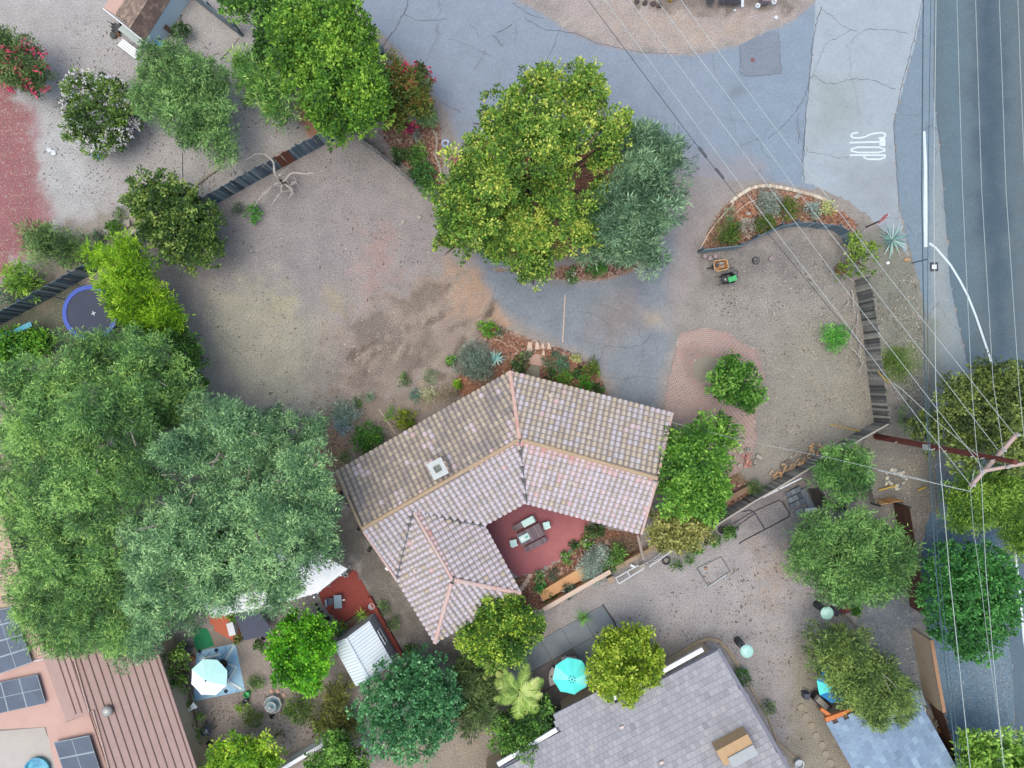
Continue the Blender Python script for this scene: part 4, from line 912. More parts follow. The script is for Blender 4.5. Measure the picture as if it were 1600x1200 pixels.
for _a, _b in zip([(1366, 660), (1330, 680), (1288, 704), (1245, 728), (1200, 756), (1165, 776), (1120, 804)], [(1330, 680), (1288, 704), (1245, 728), (1200, 756), (1165, 776), (1120, 804), (1075, 833)]): MB().bar(W(*_a) + Vector((0, 0, 1.64)), W(*_b) + Vector((0, 0, 1.64)), .09, .05).obj('cap_rail', M('fence_cap', C(190, 190, 186), C(166, 166, 164), 4, .8) if 'fence_cap' not in bpy.data.materials else bpy.data.materials['fence_cap'], [o for o in bpy.data.objects if o.get('label', '').startswith('grey board fence running from')][0])
fence('cedar_fence', 'short run of fresh orange cedar boards near the utility pole', [(1360, 783), (1394, 777)], 1.25, m_orange, bw=.2, postm=m_greyw)
fence('metal_edge_fence', 'narrow grey fence panel beside the pepper shrub and the cedar boards', [(1346, 748), (1358, 784)], .9, m_greyw, tints=(.7, 1))
fence('brown_fence', 'dark brown horizontal plank fence running down the side yard', [(1396, 786), (1408, 860), (1422, 948)], 1.8, m_brownf, bw=.17, gap=.006, horiz=True, tints=(0, 1), postm=m_greyw)
fence('brown_fence', 'dark brown plank fence at the lower right beside the blue roofed house', [(1452, 1098), (1462, 1128), (1476, 1180), (1488, 1230)], 1.5, m_brownf, bw=.17, gap=.006, horiz=True, postm=m_greyw)
m_cream = M('cream_stucco', C(206, 194, 178), C(190, 178, 162), 1.2, .9, amp=.08, bump=.3); m_captop = M('wall_cap', C(178, 144, 116), C(160, 128, 104), 3, .9)
def wall(name, label, pts, hh, t, m, capm=None, cat='wall', capw=.06, caph=.05):
    P = [W(*p) for p in pts]; r = root(name, label, cat, P[0]); b_ = MB()
    for A, B in zip(P[:-1], P[1:]): b_.bar((A.x, A.y, hh / 2), (B.x, B.y, hh / 2), t, hh)
    b_.obj('wall_body', m, r)
    if capm:
        b_ = MB()
        for A, B in zip(P[:-1], P[1:]): b_.bar((A.x, A.y, hh + caph / 2), (B.x, B.y, hh + caph / 2), t + capw, caph)
        b_.obj('cap', capm, r)
    return r
wall('stucco_wall', 'cream stucco boundary wall between the gravel yard and the verge', [(1426, 982), (1434, 1030), (1445, 1090)], 1.9, .15, m_cream, m_captop)
wall('garden_wall', 'low brown timber capped wall running down to the stucco wall end', [(1443, 1088), (1456, 1100)], 1.0, .12, m_captop)
m_tan = M('tan_render', C(222, 178, 130), C(204, 156, 116), 2, .9, amp=.15); m_pale = M('pale_cap', C(226, 210, 198), C(214, 190, 178), 3, .9, amp=.1)
wall('planter_wall', 'tan planter wall with a pale cap below the cobble garden', [(848, 944), (900, 914), (950, 886)], 1.0, .14, m_tan, m_pale, capw=.12)
q = MB(); q.prism([tuple(W(*p, .5)[:2]) for p in ((848, 940), (900, 911), (948, 884), (940, 868), (905, 888), (842, 926))], .0, .5); q.thing('planter_ledge', m_tan, 'wide tan rendered ledge between the pale capped planter wall and the cobbles', 'ledge')
wall('planter_wall', 'weathered brown planter wall beside the brick patio corner', [(1096, 800), (1130, 780), (1168, 760)], .55, .34, M('brown_render', C(156, 132, 114), C(136, 114, 100), 2, .9), None)
wall('retaining_wall', 'tan low wall between the planting bed and the stored fence parts', [(960, 884), (1000, 862), (1050, 836)], .6, .16, m_tan, M('tan_cap', C(176, 156, 132), C(150, 134, 116), 3), capw=.1)
wall('white_wall', 'white low wall slanting between the green shrubs at the bottom', [(420, 1206), (460, 1180), (522, 1143)], 1.1, .12, m_white, m_white, capw=.1)
wall('stone_kerb', 'rough low stone kerb inside the cobble planting bed', [(844, 930), (880, 908), (905, 895)], .25, .2, M('kerb_stone', C(156, 144, 130), C(130, 118, 108), 5))
m_kerb = M('kerb_concrete', C(190, 176, 152), C(170, 158, 140), 4, .9, amp=.12)
def kerb(label, pts, w=.12, hh=.12, m=None): 
    b_ = MB(); P = [W(*p) for p in pts]
    for A, B in zip(P[:-1], P[1:]): b_.bar((A.x, A.y, hh / 2), (B.x, B.y, hh / 2), w, hh)
    return b_.thing('garden_edging', m or m_kerb, label, 'edging')
kerb('pale concrete edging curving round the top of the grey house', [(1040, 1032), (1070, 1014), (1090, 1002), (1108, 997), (1124, 1001), (1136, 1014), (1146, 1028), (1154, 1040)], .2)
kerb('thin concrete edging beside the right side of the grey house', [(1165, 1062), (1180, 1086), (1200, 1122), (1215, 1160), (1240, 1182)], .09)
kerb('thin white board edging on the left of the corner bed', [(1092, 392), (1106, 366), (1118, 350), (1130, 336), (1146, 318)], .07, .15, m_pale)
kerb('inner curved white edging inside the corner bed', [(1137, 349), (1146, 336), (1158, 325), (1170, 317), (1182, 312)], .05, .1, m_pale)
kerb('white strip lying across the driveway end', [(883, 461), (881, 500), (879, 535)], .06, .03, m_pale)
kerb('thin white pipe lying on the soil near the round shrubs', [(592, 639), (604, 656), (618, 678)], .05, .05, m_pale)
kerb('black edging line along the concrete slabs', [(941, 944), (960, 972), (964, 982)], .06, .08, m_black)
kerb('low red brick edging along the side path', [(578, 932), (592, 958), (628, 1022)], .24, .3, M('red_render', C(160, 78, 70), C(140, 66, 60), 3, .9))
# cream edging blocks round the corner bed
be = root('block_edging', 'row of cream blocks edging the street side of the corner bed', 'edging', W(1200, 292))
P = [(1143, 315), (1150, 309), (1160, 302), (1172, 295), (1186, 292), (1200, 291), (1216, 293), (1232, 296), (1248, 300), (1262, 304), (1276, 308), (1290, 314), (1300, 320)]
m_blk = M('cream_block', None, scale=4, tint=[C(196, 184, 170), C(218, 208, 194), C(230, 222, 212)], amp=.1); bls = []
for t_ in (.1, .5, .9): q = MB(); q.box((0, 0, .07), (.2, .2, .14), tint=t_); bls.append(q.mesh('block', m_blk))
acc = 0
for A, B in zip(P[:-1], P[1:]):
    A, B = W(*A), W(*B); L = (B - A).length; ang = math.atan2(B.y - A.y, B.x - A.x)
    while acc < L:
        p = A + (B - A) * (acc / L); o = link('block', random.choice(bls), be, p - Vector(be.location)); o.rotation_euler = (random.gauss(0, .04), random.gauss(0, .04), ang + random.gauss(0, .08)); acc += .22
    acc -= L

# ================================================================ TREES AND SHRUBS
LEAF = {'narrow': (.22, .05, .30), 'broad': (.17, .10, .26), 'fine': (.15, .045, .24), 'big': (.26, .13, .34), 'tiny': (.09, .05, .13), 'feather': (.30, .045, .34)}
def leaves(c, d, n, L, Wd, tint):
    """rhombic leaves: base c, direction d, face normal n"""
    s = np.cross(n, d); s /= np.linalg.norm(s, axis=1, keepdims=True) + 1e-9
    L = L[:, None]; Wd = Wd[:, None]
    co = np.stack([c, c + d * L * .5 + s * Wd * .5, c + d * L, c + d * L * .5 - s * Wd * .5], 1).reshape(-1, 3)
    return co, np.arange(len(c) * 4).reshape(-1, 4), tint
def unit(v): return v / (np.linalg.norm(v, axis=1, keepdims=True) + 1e-9)
def crown(lobes, kind, dens, seed, K=26, rough=.22, low=-.25, fill=.25, gap=.0, droop=.0, clump=None, tint_c=.26, tint_l=.21, up=.35, size=1.0, blob=.68):
    r = np.random.default_rng(seed); L0, W0, cr = LEAF[kind]; L0 *= size; W0 *= size; cr = (clump or cr); cc = []; cd = []; ct = []
    sub = []
    for (x, y, z, rr, rz) in lobes:
        if rr < .7 or blob <= 0: sub.append((x, y, z, rr, rz, r.normal(0, tint_c * .5))); continue
        sr = min(rr * .40, blob); k = max(5, int(4.2 * (rr / sr) ** 2 * .50)); u = unit(r.normal(size=(k * 3, 3))); u = u[u[:, 2] > -.15][:k]
        f = r.uniform(.62, .98, len(u)) * (1 + .2 * (fbm(u[:, 0] * 2 + x, u[:, 1] * 2 + y) - .5) * 2)
        for j in range(len(u)):
            q = sr * r.uniform(.65, 1.25); sub.append((x + u[j, 0] * f[j] * rr * .9, y + u[j, 1] * f[j] * rr * .9, z + u[j, 2] * f[j] * rz * .9 + r.normal(0, .22), q, q * r.uniform(.5, .75), r.normal(0, tint_c * .6)))
        sub.append((x, y, z - rz * .2, rr * .5, rz * .45, -.05))
    for (x, y, z, rr, rz, toff) in sub:
        k = max(3, int(dens * DK * rr * rr * 1.6 / K * (.17 * .05 / (L0 * W0)) ** .5 * .5))
        u = r.normal(size=(k * 3, 3)); u = unit(u); u = u[u[:, 2] > low][:k]
        rad = 1 + r.normal(0, rough, len(u)) * .5; inner = r.random(len(u)) < fill; rad = np.where(inner, r.uniform(.35, .8, len(u)), rad)
        # lumpy outline
        rad = rad * (1 + .22 * (fbm(u[:, 0] * 2.2 + x, u[:, 1] * 2.2 + y + u[:, 2]) - .5) * 2)
        p = np.array([x, y, z]) + u * rad[:, None] * np.array([rr, rr, rz])
        if gap:
            keep = fbm(p[:, 0] * 1.1 + seed, p[:, 1] * 1.1) > gap - .03; p = p[keep]; u = u[keep]
        cc.append(p); cd.append(u); ct.append(toff + r.normal(0, tint_c * .7, len(p)))
    cc = np.concatenate(cc); cd = np.concatenate(cd); ct = np.concatenate(ct); cc[:, 2] = np.maximum(cc[:, 2], .08)
    n = len(cc) * K; ci = np.repeat(np.arange(len(cc)), K)
    o = unit(r.normal(size=(n, 3)) + cd[ci] * .8 + np.array([0, 0, up])); csz = np.exp(r.normal(0, .3, len(cc)))[ci] * cr
    c = cc[ci] + o * (csz * r.random(n) ** .6)[:, None]
    d = unit(o * 1.0 + r.normal(0, .45, (n, 3)) + np.array([0, 0, -droop])); nn = unit(np.array([0, 0, 1.0]) + cd[ci] * .5 + r.normal(0, .5, (n, 3)))
    nn = unit(nn - d * (nn * d).sum(1, keepdims=True))
    t = .5 + ct[ci] + r.normal(0, tint_l, n); sz = np.exp(r.normal(0, .2, n))
    return leaves(c, d, nn, L0 * sz, W0 * sz, np.clip(t, 0, 1))
def make_lobes(lb, zt):
    """lb: (px, py, r_px[, ztop]) silhouettes in the photo -> lobes in metres"""
    cx = sum(l[0] * l[2] ** 2 for l in lb) / sum(l[2] ** 2 for l in lb); cy = sum(l[1] * l[2] ** 2 for l in lb) / sum(l[2] ** 2 for l in lb)
    Rm = max(math.dist((l[0], l[1]), (cx, cy)) + l[2] for l in lb); out = []
    for l in lb:
        z1 = l[3] if len(l) > 3 else zt * (1 - .32 * (math.dist((l[0], l[1]), (cx, cy)) / Rm) ** 2) * random.uniform(.93, 1.05)
        rr = l[2] * S * .9; rz = min(rr * .85, z1 * .48); zc = z1 - rz; rr *= (H - zc) / H; p = W(l[0], l[1], zc)
        out.append((p.x, p.y, zc, rr, rz))
    return out, (cx, cy)
m_trunk = M('bark_brown', C(120, 104, 90), C(84, 72, 62), 6, .9, bump=.6); m_trunkp = M('bark_pale', C(186, 184, 176), C(140, 140, 134), 4, .9, amp=.2)
def tree(name, label, lb, zt, kind, cols, dens=300, seed=1, cat='tree', trunk=m_trunk, tr=.16, limbs=0, blossom=None, group=None, trans=.28, base=None, **kw):
    lobes, (cx, cy) = make_lobes(lb, zt); zc = sum(l[2] for l in lobes) / len(lobes)
    b0 = W(cx, cy, zc); b0 = Vector((b0.x, b0.y, 0)) if base is None else W(*base)
    r = root(name, label, cat, b0, group)
    m = leaf_mat(name + '_leaf', cols, trans)
    co, q, t = crown(lobes, kind, dens, seed, **kw); co = co - np.array(b0)
    link('crown' if zt > 2 else 'foliage', np_mesh('crown', co, q, m, tint=t), r)
    rs = random.Random(seed); T = MB(); fork = Vector((b0.x, b0.y, max(.1, min(2.2, zt * .3)))); 
    T.tube([b0, b0.lerp(fork, .5) + Vector((rs.gauss(0, .05), rs.gauss(0, .05), 0)), fork], [tr, tr * .85, tr * .75], 7)
    for l in lobes:
        c_ = Vector(l[:3]); mid = fork.lerp(c_, .5) + Vector((rs.gauss(0, .25), rs.gauss(0, .25), .2)) * min(1, l[3] / 2); T.tube([fork, mid, c_], [tr * .6, tr * .38, tr * .15], 5)
        for k in range(limbs):
            a_ = rs.uniform(0, 6.28); e_ = c_ + Vector((math.cos(a_) * l[3] * .8, math.sin(a_) * l[3] * .8, l[4] * rs.uniform(.5, 1.02))); m2 = c_.lerp(e_, .5) + Vector((rs.gauss(0, .15), rs.gauss(0, .15), .12)); T.tube([mid, m2, e_], [tr * .3, tr * .2, tr * .08], 4)
    T.obj('trunk' if zt > 2 else 'stem', trunk, r)
    if blossom:
        bc, dn, bs, sel = blossom; rr = np.random.default_rng(seed + 50); pts = []
        for l in lobes:
            k = int(dn * l[3] ** 2); u = unit(rr.normal(size=(k * 2, 3))); u = u[u[:, 2] > .0][:k]; p = np.array(l[:3]) + u * np.array([l[3], l[3], l[4]]) * rr.uniform(.95, 1.18, (len(u), 1)); pts.append(p)
        p = np.concatenate(pts); 
        if sel: p = p[fbm(p[:, 0] * 1.2 + seed, p[:, 1] * 1.2) > sel]
        k = 7; pc = np.repeat(p, k, 0) + rr.normal(0, bs * .5, (len(p) * k, 3)); d = unit(rr.normal(size=pc.shape) + [0, 0, .6]); nn = unit(rr.normal(size=pc.shape) * .5 + [0, 0, 1.0]); nn = unit(nn - d * (nn * d).sum(1, keepdims=True))
        co, q, t = leaves(pc, d, nn, np.full(len(pc), bs), np.full(len(pc), bs * .8), rr.random(len(pc)))
        tag(link('blossom', np_mesh('blossom', co - np.array(b0), q, leaf_mat('petal', bc, .3), tint=t), r), kind='stuff')
    return r
G = lambda *a: C(*a)
PEPPER = [G(44, 66, 44), G(74, 104, 64), G(106, 142, 82), G(152, 186, 112)]
BLUEG = [G(56, 86, 70), G(92, 130, 104), G(130, 172, 136), G(180, 216, 172)]
LIME = [G(50, 84, 30), G(94, 140, 44), G(136, 186, 60), G(190, 226, 90)]
MIDG = [G(36, 62, 34), G(62, 102, 46), G(96, 146, 62), G(146, 196, 92)]
DARKG = [G(30, 50, 34), G(48, 80, 46), G(78, 116, 62), G(132, 168, 96)]
YEL = [G(56, 84, 36), G(98, 134, 52), G(142, 172, 68), G(214, 214, 104)]
OLIVE = [G(58, 68, 44), G(90, 102, 62), G(126, 138, 84), G(172, 182, 120)]
SAGE = [G(84, 98, 94), G(118, 134, 130), G(154, 170, 164), G(200, 214, 206)]
GREYG = [G(44, 62, 54), G(70, 94, 80), G(100, 128, 106), G(144, 172, 140)]
tree('pepper_tree', 'huge spreading yellow green tree filling the left edge', [(225, 560, 48, 6), (160, 560, 46, 6), (110, 590, 58), (60, 620, 62), (240, 590, 70, 6.6), (180, 650, 80), (110, 690, 80), (60, 760, 70), (150, 760, 85), (230, 720, 70), (80, 850, 70), (150, 860, 80), (100, 950, 70), (180, 960, 60), (120, 1000, 35, 5), (70, 930, 45, 5.5), (280, 640, 45, 5.2), (35, 690, 40, 6)],
     8.6, 'narrow', [G(50, 82, 56), G(88, 130, 80), G(126, 176, 98), G(186, 224, 130)], dens=340, seed=11, size=.85, blob=1.15, trunk=m_trunkp, tr=.32, limbs=2, droop=.2, gap=.30, rough=.3)
tree('eucalyptus_tree', 'wide blue green feathery tree beside the left corner of the tiled house', [(370, 680, 68), (320, 735, 70), (430, 690, 52, 6.4), (480, 672, 30, 5), (400, 780, 85), (310, 820, 80), (470, 790, 60), (500, 845, 45), (430, 865, 66), (350, 880, 60), (340, 912, 38), (260, 900, 60), (250, 962, 50), (375, 905, 42), (430, 918, 42), (215, 1000, 34, 5.4), (300, 940, 34, 5.0), (240, 840, 50), (330, 650, 40, 5.8), (480, 740, 50)],
     9.2, 'narrow', [G(46, 78, 60), G(84, 124, 92), G(128, 174, 124), G(190, 228, 164)], dens=340, seed=12, size=.85, blob=1.2, trunk=m_trunkp, tr=.34, limbs=3, droop=.25, gap=.34, rough=.3)
tree('ash_tree', 'tall yellow green tree standing at the centre beside the driveway', [(850, 150, 48), (800, 175, 44), (900, 165, 56), (950, 205, 38), (770, 212, 44), (832, 215, 56), (905, 222, 40), (740, 262, 46), (785, 280, 50), (715, 305, 36), (745, 335, 46), (708, 382, 30, 5.6), (718, 345, 34), (884, 338, 46, 6.6), (850, 368, 46, 6.0), (908, 362, 34, 5.8), (820, 398, 42, 5.8), (800, 350, 42, 6.2), (770, 378, 34, 5.6), (836, 430, 20, 4.6), (928, 328, 26, 5.8), (858, 288, 38, 6.6), (872, 255, 30, 7.0), (938, 248, 26, 6.0), (945, 298, 24, 5.4), (800, 310, 34, 6.6)],
     9.0, 'broad', [G(52, 84, 40), G(84, 128, 54), G(128, 172, 66), G(206, 216, 106)], dens=340, seed=13, tr=.3, limbs=2, gap=.32, rough=.32, size=.9, blob=1.0, tint_l=.26)
tree('pine_tree', 'dark grey green tree overlapping the right side of the tall yellow green tree', [(1000, 245, 45), (1035, 245, 32), (1030, 290, 40), (985, 290, 52), (1005, 335, 50), (960, 340, 45), (940, 375, 38, 4.6), (985, 380, 40), (1010, 400, 25, 4), (1000, 225, 24)],
     6.4, 'feather', [G(50, 78, 62), G(84, 118, 94), G(124, 162, 130), G(180, 214, 172)], dens=330, seed=14, tr=.2, limbs=2, gap=.28, rough=.35, droop=-.3)
tree('laurel_tree', 'big rounded bright green tree at the top beside the street', [(480, 40, 46), (530, 40, 52), (560, 70, 42), (500, 95, 62), (470, 110, 40), (555, 115, 50), (520, 155, 56), (560, 170, 44), (530, 195, 34), (575, 140, 34), (455, 60, 34)],
     6.6, 'broad', [G(42, 74, 32), G(76, 122, 44), G(112, 164, 56), G(168, 208, 84)], dens=340, seed=15, tr=.22, gap=.25, rough=.2, blob=.5)
tree('grass_green_tree', 'loose mid green shrubs behind the big rounded tree at the top edge', [(400, 20, 38), (430, 60, 30), (370, 10, 26), (450, 5, 34), (420, 95, 22)], 3.6, 'broad', MIDG, dens=260, seed=16, cat='shrub')
tree('lime_shrub', 'loose lime green shrub on the fence side of the mulch', [(382, 104, 24), (402, 128, 32), (425, 152, 28), (440, 178, 22)], 3.0, 'feather', [G(50, 88, 44), G(86, 138, 66), G(130, 186, 90), G(196, 226, 130)], dens=260, seed=17, cat='shrub', gap=.3)
tree('crape_myrtle', 'reddish green crape myrtle with pink flowers next to the street', [(618, 118, 26), (648, 138, 36), (612, 150, 30), (660, 165, 22), (625, 182, 30)], 3.4, 'broad', [G(52, 76, 42), G(84, 112, 52), G(122, 140, 66), G(176, 116, 84)], dens=300, seed=18, blossom=([G(186, 56, 84), G(230, 70, 120)], 30, .15, .5), gap=.2)
tree('oleander', 'oleander with bright pink flowers at the left edge beside the red gravel', [(12, 66, 22), (22, 90, 34), (52, 104, 32), (20, 122, 26), (62, 124, 24), (-12, 90, 34), (40, 70, 14)], 3.0, 'narrow', [G(50, 72, 46), G(78, 106, 62), G(112, 140, 84), G(150, 176, 112)], dens=260, seed=19, blossom=([G(216, 60, 120), G(240, 110, 136)], 34, .17, .46), gap=.25)
tree('white_oleander', 'rounded oleander covered in white flowers', [(132, 138, 30), (172, 142, 26), (125, 165, 26), (160, 185, 40), (135, 205, 30), (188, 200, 30), (165, 222, 24), (195, 175, 26)], 2.6, 'broad', [G(44, 66, 42), G(72, 102, 52), G(102, 136, 62), G(146, 176, 86)], dens=300, seed=20, blossom=([G(226, 224, 236), G(248, 246, 250), G(206, 196, 232)], 110, .10, .3), gap=.15)
tree('willow_shrub', 'airy green pepper shrub in the middle of the upper left yard', [(255, 110, 36), (290, 100, 34), (320, 135, 38), (245, 150, 40), (290, 165, 48), (340, 180, 32), (310, 205, 34), (345, 225, 26), (350, 242, 16)], 4.2, 'narrow', [G(50, 76, 52), G(82, 118, 72), G(118, 160, 92), G(160, 200, 124)], dens=300, seed=21, gap=.3, rough=.3, cat='tree', droop=.3)
tree('citrus_tree', 'dark green dense tree overlapping the long board fence', [(240, 305, 34), (275, 305, 36), (255, 345, 42), (300, 345, 44), (285, 385, 34), (320, 385, 32), (225, 325, 22), (330, 400, 20)], 3.8, 'broad', [G(36, 58, 34), G(60, 92, 44), G(92, 130, 58), G(170, 190, 104)], dens=330, seed=22, blob=.42, rough=.16, gap=.15, tint_l=.22)
tree('golden_shrub', 'glowing yellow green bamboo like tree beside the trampoline', [(160, 402, 24), (200, 400, 30), (188, 436, 32), (220, 440, 40), (235, 480, 40), (200, 475, 32), (260, 505, 30), (225, 510, 28)], 4.0, 'narrow', [G(56, 92, 26), G(104, 156, 36), G(152, 204, 48), G(200, 230, 80)], dens=330, seed=23, gap=.15, up=.8, droop=-.2)
tree('green_shrub', 'plain green shrub between the glowing shrub and the huge left tree', [(275, 520, 28), (295, 550, 26), (285, 580, 28), (300, 600, 20)], 3.4, 'broad', MIDG, dens=260, seed=24, cat='shrub')
tree('feathery_shrub', 'loose feathery green shrub beside the red gravel above the trampoline', [(60, 372, 20), (85, 382, 26), (110, 392, 22), (70, 400, 18), (132, 380, 14)], 1.7, 'feather', PEPPER, dens=220, seed=25, cat='shrub', gap=.3)
tree('lime_bush', 'bright lime bush at the left edge just above the board fence', [(35, 435, 22), (55, 448, 16), (22, 425, 14)], 1.6, 'narrow', LIME, dens=260, seed=26, cat='shrub')
tree('dark_bush', 'small dark bush left of the lime bush beside the board fence', [(14, 456, 14), (26, 462, 9)], 1.0, 'broad', GREYG, dens=260, seed=27, cat='shrub')
tree('hedge', 'bright green hedge below the blue slide at the left edge', [(-10, 560, 28), (20, 550, 30), (45, 540, 24), (60, 535, 22), (10, 575, 18)], 1.8, 'broad', [G(44, 84, 30), G(76, 132, 40), G(112, 174, 56), G(160, 210, 80)], dens=260, seed=28, cat='hedge')
tree('orange_tree', 'small dark green rounded tree on the brick circle', [(1140, 585, 28), (1168, 590, 20), (1130, 605, 24), (1160, 615, 26), (1145, 570, 16), (1118, 594, 14)], 2.6, 'broad', [G(36, 70, 30), G(58, 108, 38), G(86, 144, 52), G(140, 186, 90)], dens=330, seed=29, rough=.14)
tree('plumeria_tree', 'vivid green leafy tree touching the right corner of the tiled roof', [(1055, 698, 30), (1085, 690, 24), (1120, 672, 24), (1065, 730, 34), (1105, 725, 32), (1050, 765, 26), (1085, 770, 34), (1105, 790, 26), (1120, 755, 22), (1050, 790, 18), (1135, 690, 12), (1095, 660, 14)], 4.4, 'big', [G(44, 82, 36), G(74, 124, 48), G(110, 166, 62), G(164, 208, 96)], dens=340, seed=30, gap=.22, tint_c=.2, blob=.5, size=.8)
tree('olive_shrub', 'yellowish olive bush at the lower right corner of the tiled roof', [(1040, 815, 22), (1070, 815, 26), (1050, 840, 26), (1085, 835, 22), (1030, 832, 16)], 3.0, 'broad', [G(70, 76, 44), G(112, 118, 64), G(158, 162, 92), G(208, 208, 138)], dens=320, seed=31, rough=.2)
tree('small_pepper_tree', 'feathery green tree overhanging the back fence next to the paver stack', [(1300, 725, 26), (1325, 715, 24), (1290, 745, 22), (1320, 750, 30), (1310, 775, 20), (1335, 735, 22)], 4.0, 'narrow', [G(46, 78, 46), G(78, 122, 66), G(110, 160, 84), G(150, 196, 112)], dens=300, seed=32, gap=.25, droop=.2)
tree('yard_pepper_tree', 'wide feathery green tree in the right hand back yard', [(1262, 840, 34), (1300, 830, 34), (1345, 832, 36), (1380, 840, 30), (1260, 870, 32), (1305, 875, 46), (1355, 875, 46), (1395, 880, 32), (1310, 915, 34), (1350, 910, 34), (1382, 905, 24), (1280, 900, 20)], 4.6, 'narrow', [G(50, 82, 50), G(82, 124, 70), G(118, 162, 90), G(156, 200, 118)], dens=330, seed=33, gap=.3, rough=.3, droop=.2, tr=.2)
tree('leaning_pepper_tree', 'feathery olive green tree covering the blue umbrella', [(1290, 1010, 28), (1325, 1015, 34), (1310, 1045, 36), (1345, 1050, 34), (1380, 1055, 32), (1360, 1085, 32), (1395, 1080, 30), (1330, 1075, 28), (1400, 1105, 22), (1285, 1035, 20), (1360, 1110, 22)], 4.2, 'narrow', [G(54, 76, 46), G(84, 112, 62), G(122, 150, 78), G(164, 188, 104)], dens=330, seed=34, gap=.3, rough=.3, droop=.2)
tree('ficus_tree', 'dense rounded deep green tree beside the main road', [(1490, 885, 42), (1530, 890, 42), (1560, 920, 32), (1475, 930, 38), (1515, 930, 52), (1545, 960, 36), (1490, 975, 36), (1525, 995, 34), (1470, 900, 28), (1560, 900, 24), (1500, 1010, 18)], 4.6, 'broad', [G(34, 74, 40), G(52, 108, 54), G(74, 142, 70), G(116, 182, 98)], dens=520, seed=35, rough=.16, tint_c=.12, clump=.24, blob=0, low=-.1)
tree('roadside_tree', 'dark olive tree beside the utility pole and the main road', [(1500, 620, 36), (1545, 600, 36), (1590, 600, 36), (1480, 655, 34), (1530, 650, 48), (1585, 655, 44), (1440, 665, 22), (1510, 695, 40), (1565, 700, 36), (1450, 690, 18), (1600, 710, 30)], 5.6, 'broad', [G(48, 62, 38), G(78, 96, 52), G(110, 130, 66), G(152, 170, 92)], dens=330, seed=36, gap=.25)
tree('roadside_bush', 'yellow green bushy tree just below the crossarms of the utility pole', [(1510, 765, 36), (1550, 745, 30), (1545, 790, 46), (1590, 780, 40), (1500, 800, 26), (1580, 825, 34), (1600, 845, 24), (1560, 760, 30)], 4.6, 'narrow', [G(50, 80, 34), G(84, 124, 46), G(124, 166, 64), G(172, 206, 96)], dens=320, seed=37, gap=.22)
tree('corner_tree', 'pale yellow green tree at the bottom right edge over the verge', [(1520, 1165, 26), (1545, 1190, 32), (1585, 1180, 34), (1515, 1200, 26), (1560, 1160, 16), (1600, 1210, 30)], 4.0, 'big', [G(70, 110, 46), G(110, 156, 60), G(150, 196, 84), G(190, 222, 120)], dens=260, seed=38, gap=.25)
tree('lemon_tree', 'bright green dense tree left of the white shed', [(455, 990, 30), (490, 985, 28), (445, 1020, 26), (480, 1030, 38), (505, 1015, 22), (455, 1050, 24), (480, 1060, 22), (500, 985, 18)], 3.4, 'broad', [G(40, 88, 24), G(70, 142, 30), G(108, 190, 40), G(166, 226, 70)], dens=340, seed=39, rough=.18, blob=.45)
tree('viburnum_tree', 'rounded blue green tree with tufted leaves in front of the white shed', [(620, 1060, 34), (660, 1050, 34), (690, 1080, 30), (590, 1095, 34), (640, 1100, 50), (685, 1120, 32), (600, 1140, 32), (645, 1150, 36), (690, 1095, 28), (660, 1035, 18)], 4.2, 'broad', [G(34, 74, 50), G(60, 118, 78), G(98, 164, 108), G(156, 214, 156)], dens=460, seed=40, rough=.24, clump=.24, tint_c=.14, up=.9, blob=0, low=-.1)
tree('privet_tree', 'dense dark tree with yellow flecks below the hip of the tiled roof', [(770, 955, 32), (810, 955, 34), (750, 985, 34), (790, 990, 40), (825, 980, 26), (765, 1015, 28), (800, 1015, 26), (735, 1000, 20)], 3.6, 'broad', [G(44, 76, 36), G(70, 114, 44), G(104, 150, 54), G(196, 220, 86)], dens=340, seed=41, blob=.4, rough=.12, tint_l=.26)
tree('bottlebrush_tree', 'dull dark green bush between the two rounded trees at the bottom', [(740, 1070, 32), (755, 1100, 32), (725, 1050, 24), (735, 1120, 22), (765, 1075, 22)], 2.6, 'feather', [G(48, 66, 44), G(74, 98, 58), G(102, 128, 76), G(136, 160, 100)], dens=260, seed=42, gap=.2)
tree('bright_bush', 'bright green bush at the lower left corner of the grey house roof', [(800, 1130, 32), (835, 1115, 28), (845, 1140, 22), (815, 1155, 24), (790, 1155, 20), (850, 1105, 14)], 2.8, 'broad', MIDG, dens=320, seed=43, cat='shrub')
tree('lemon_tree', 'yellow green tree overhanging the grey house roof beside the aqua umbrella', [(955, 1005, 28), (990, 1000, 30), (1010, 1020, 24), (960, 1035, 34), (995, 1045, 32), (950, 1065, 24), (985, 1072, 22), (1015, 1045, 16), (935, 1050, 16)], 3.8, 'broad', [G(66, 94, 26), G(106, 142, 34), G(150, 182, 52), G(206, 220, 96)], dens=340, seed=44, rough=.16, blob=.45)
tree('mock_orange', 'lime yellow tree at the bottom edge left of the white wall', [(355, 1180, 28), (385, 1165, 26), (400, 1185, 32), (425, 1195, 22), (345, 1200, 22), (415, 1160, 14)], 3.2, 'broad', [G(56, 100, 28), G(96, 150, 36), G(146, 196, 52), G(204, 230, 84)], dens=330, seed=45)
tree('laurel_bush', 'mid green bushes at the bottom edge beside the white wall', [(530, 1175, 30), (555, 1190, 26), (500, 1195, 26), (545, 1160, 18)], 2.8, 'broad', MIDG, dens=320, seed=46, cat='shrub')
tree('bronze_bush', 'olive bronze shrub between the white shed and the bottom green bushes', [(530, 1085, 22), (520, 1115, 30), (545, 1130, 22), (505, 1135, 18), (545, 1060, 14)], 1.8, 'fine', [G(54, 62, 34), G(88, 96, 46), G(124, 130, 62), G(160, 164, 84)], dens=230, seed=47, cat='shrub')
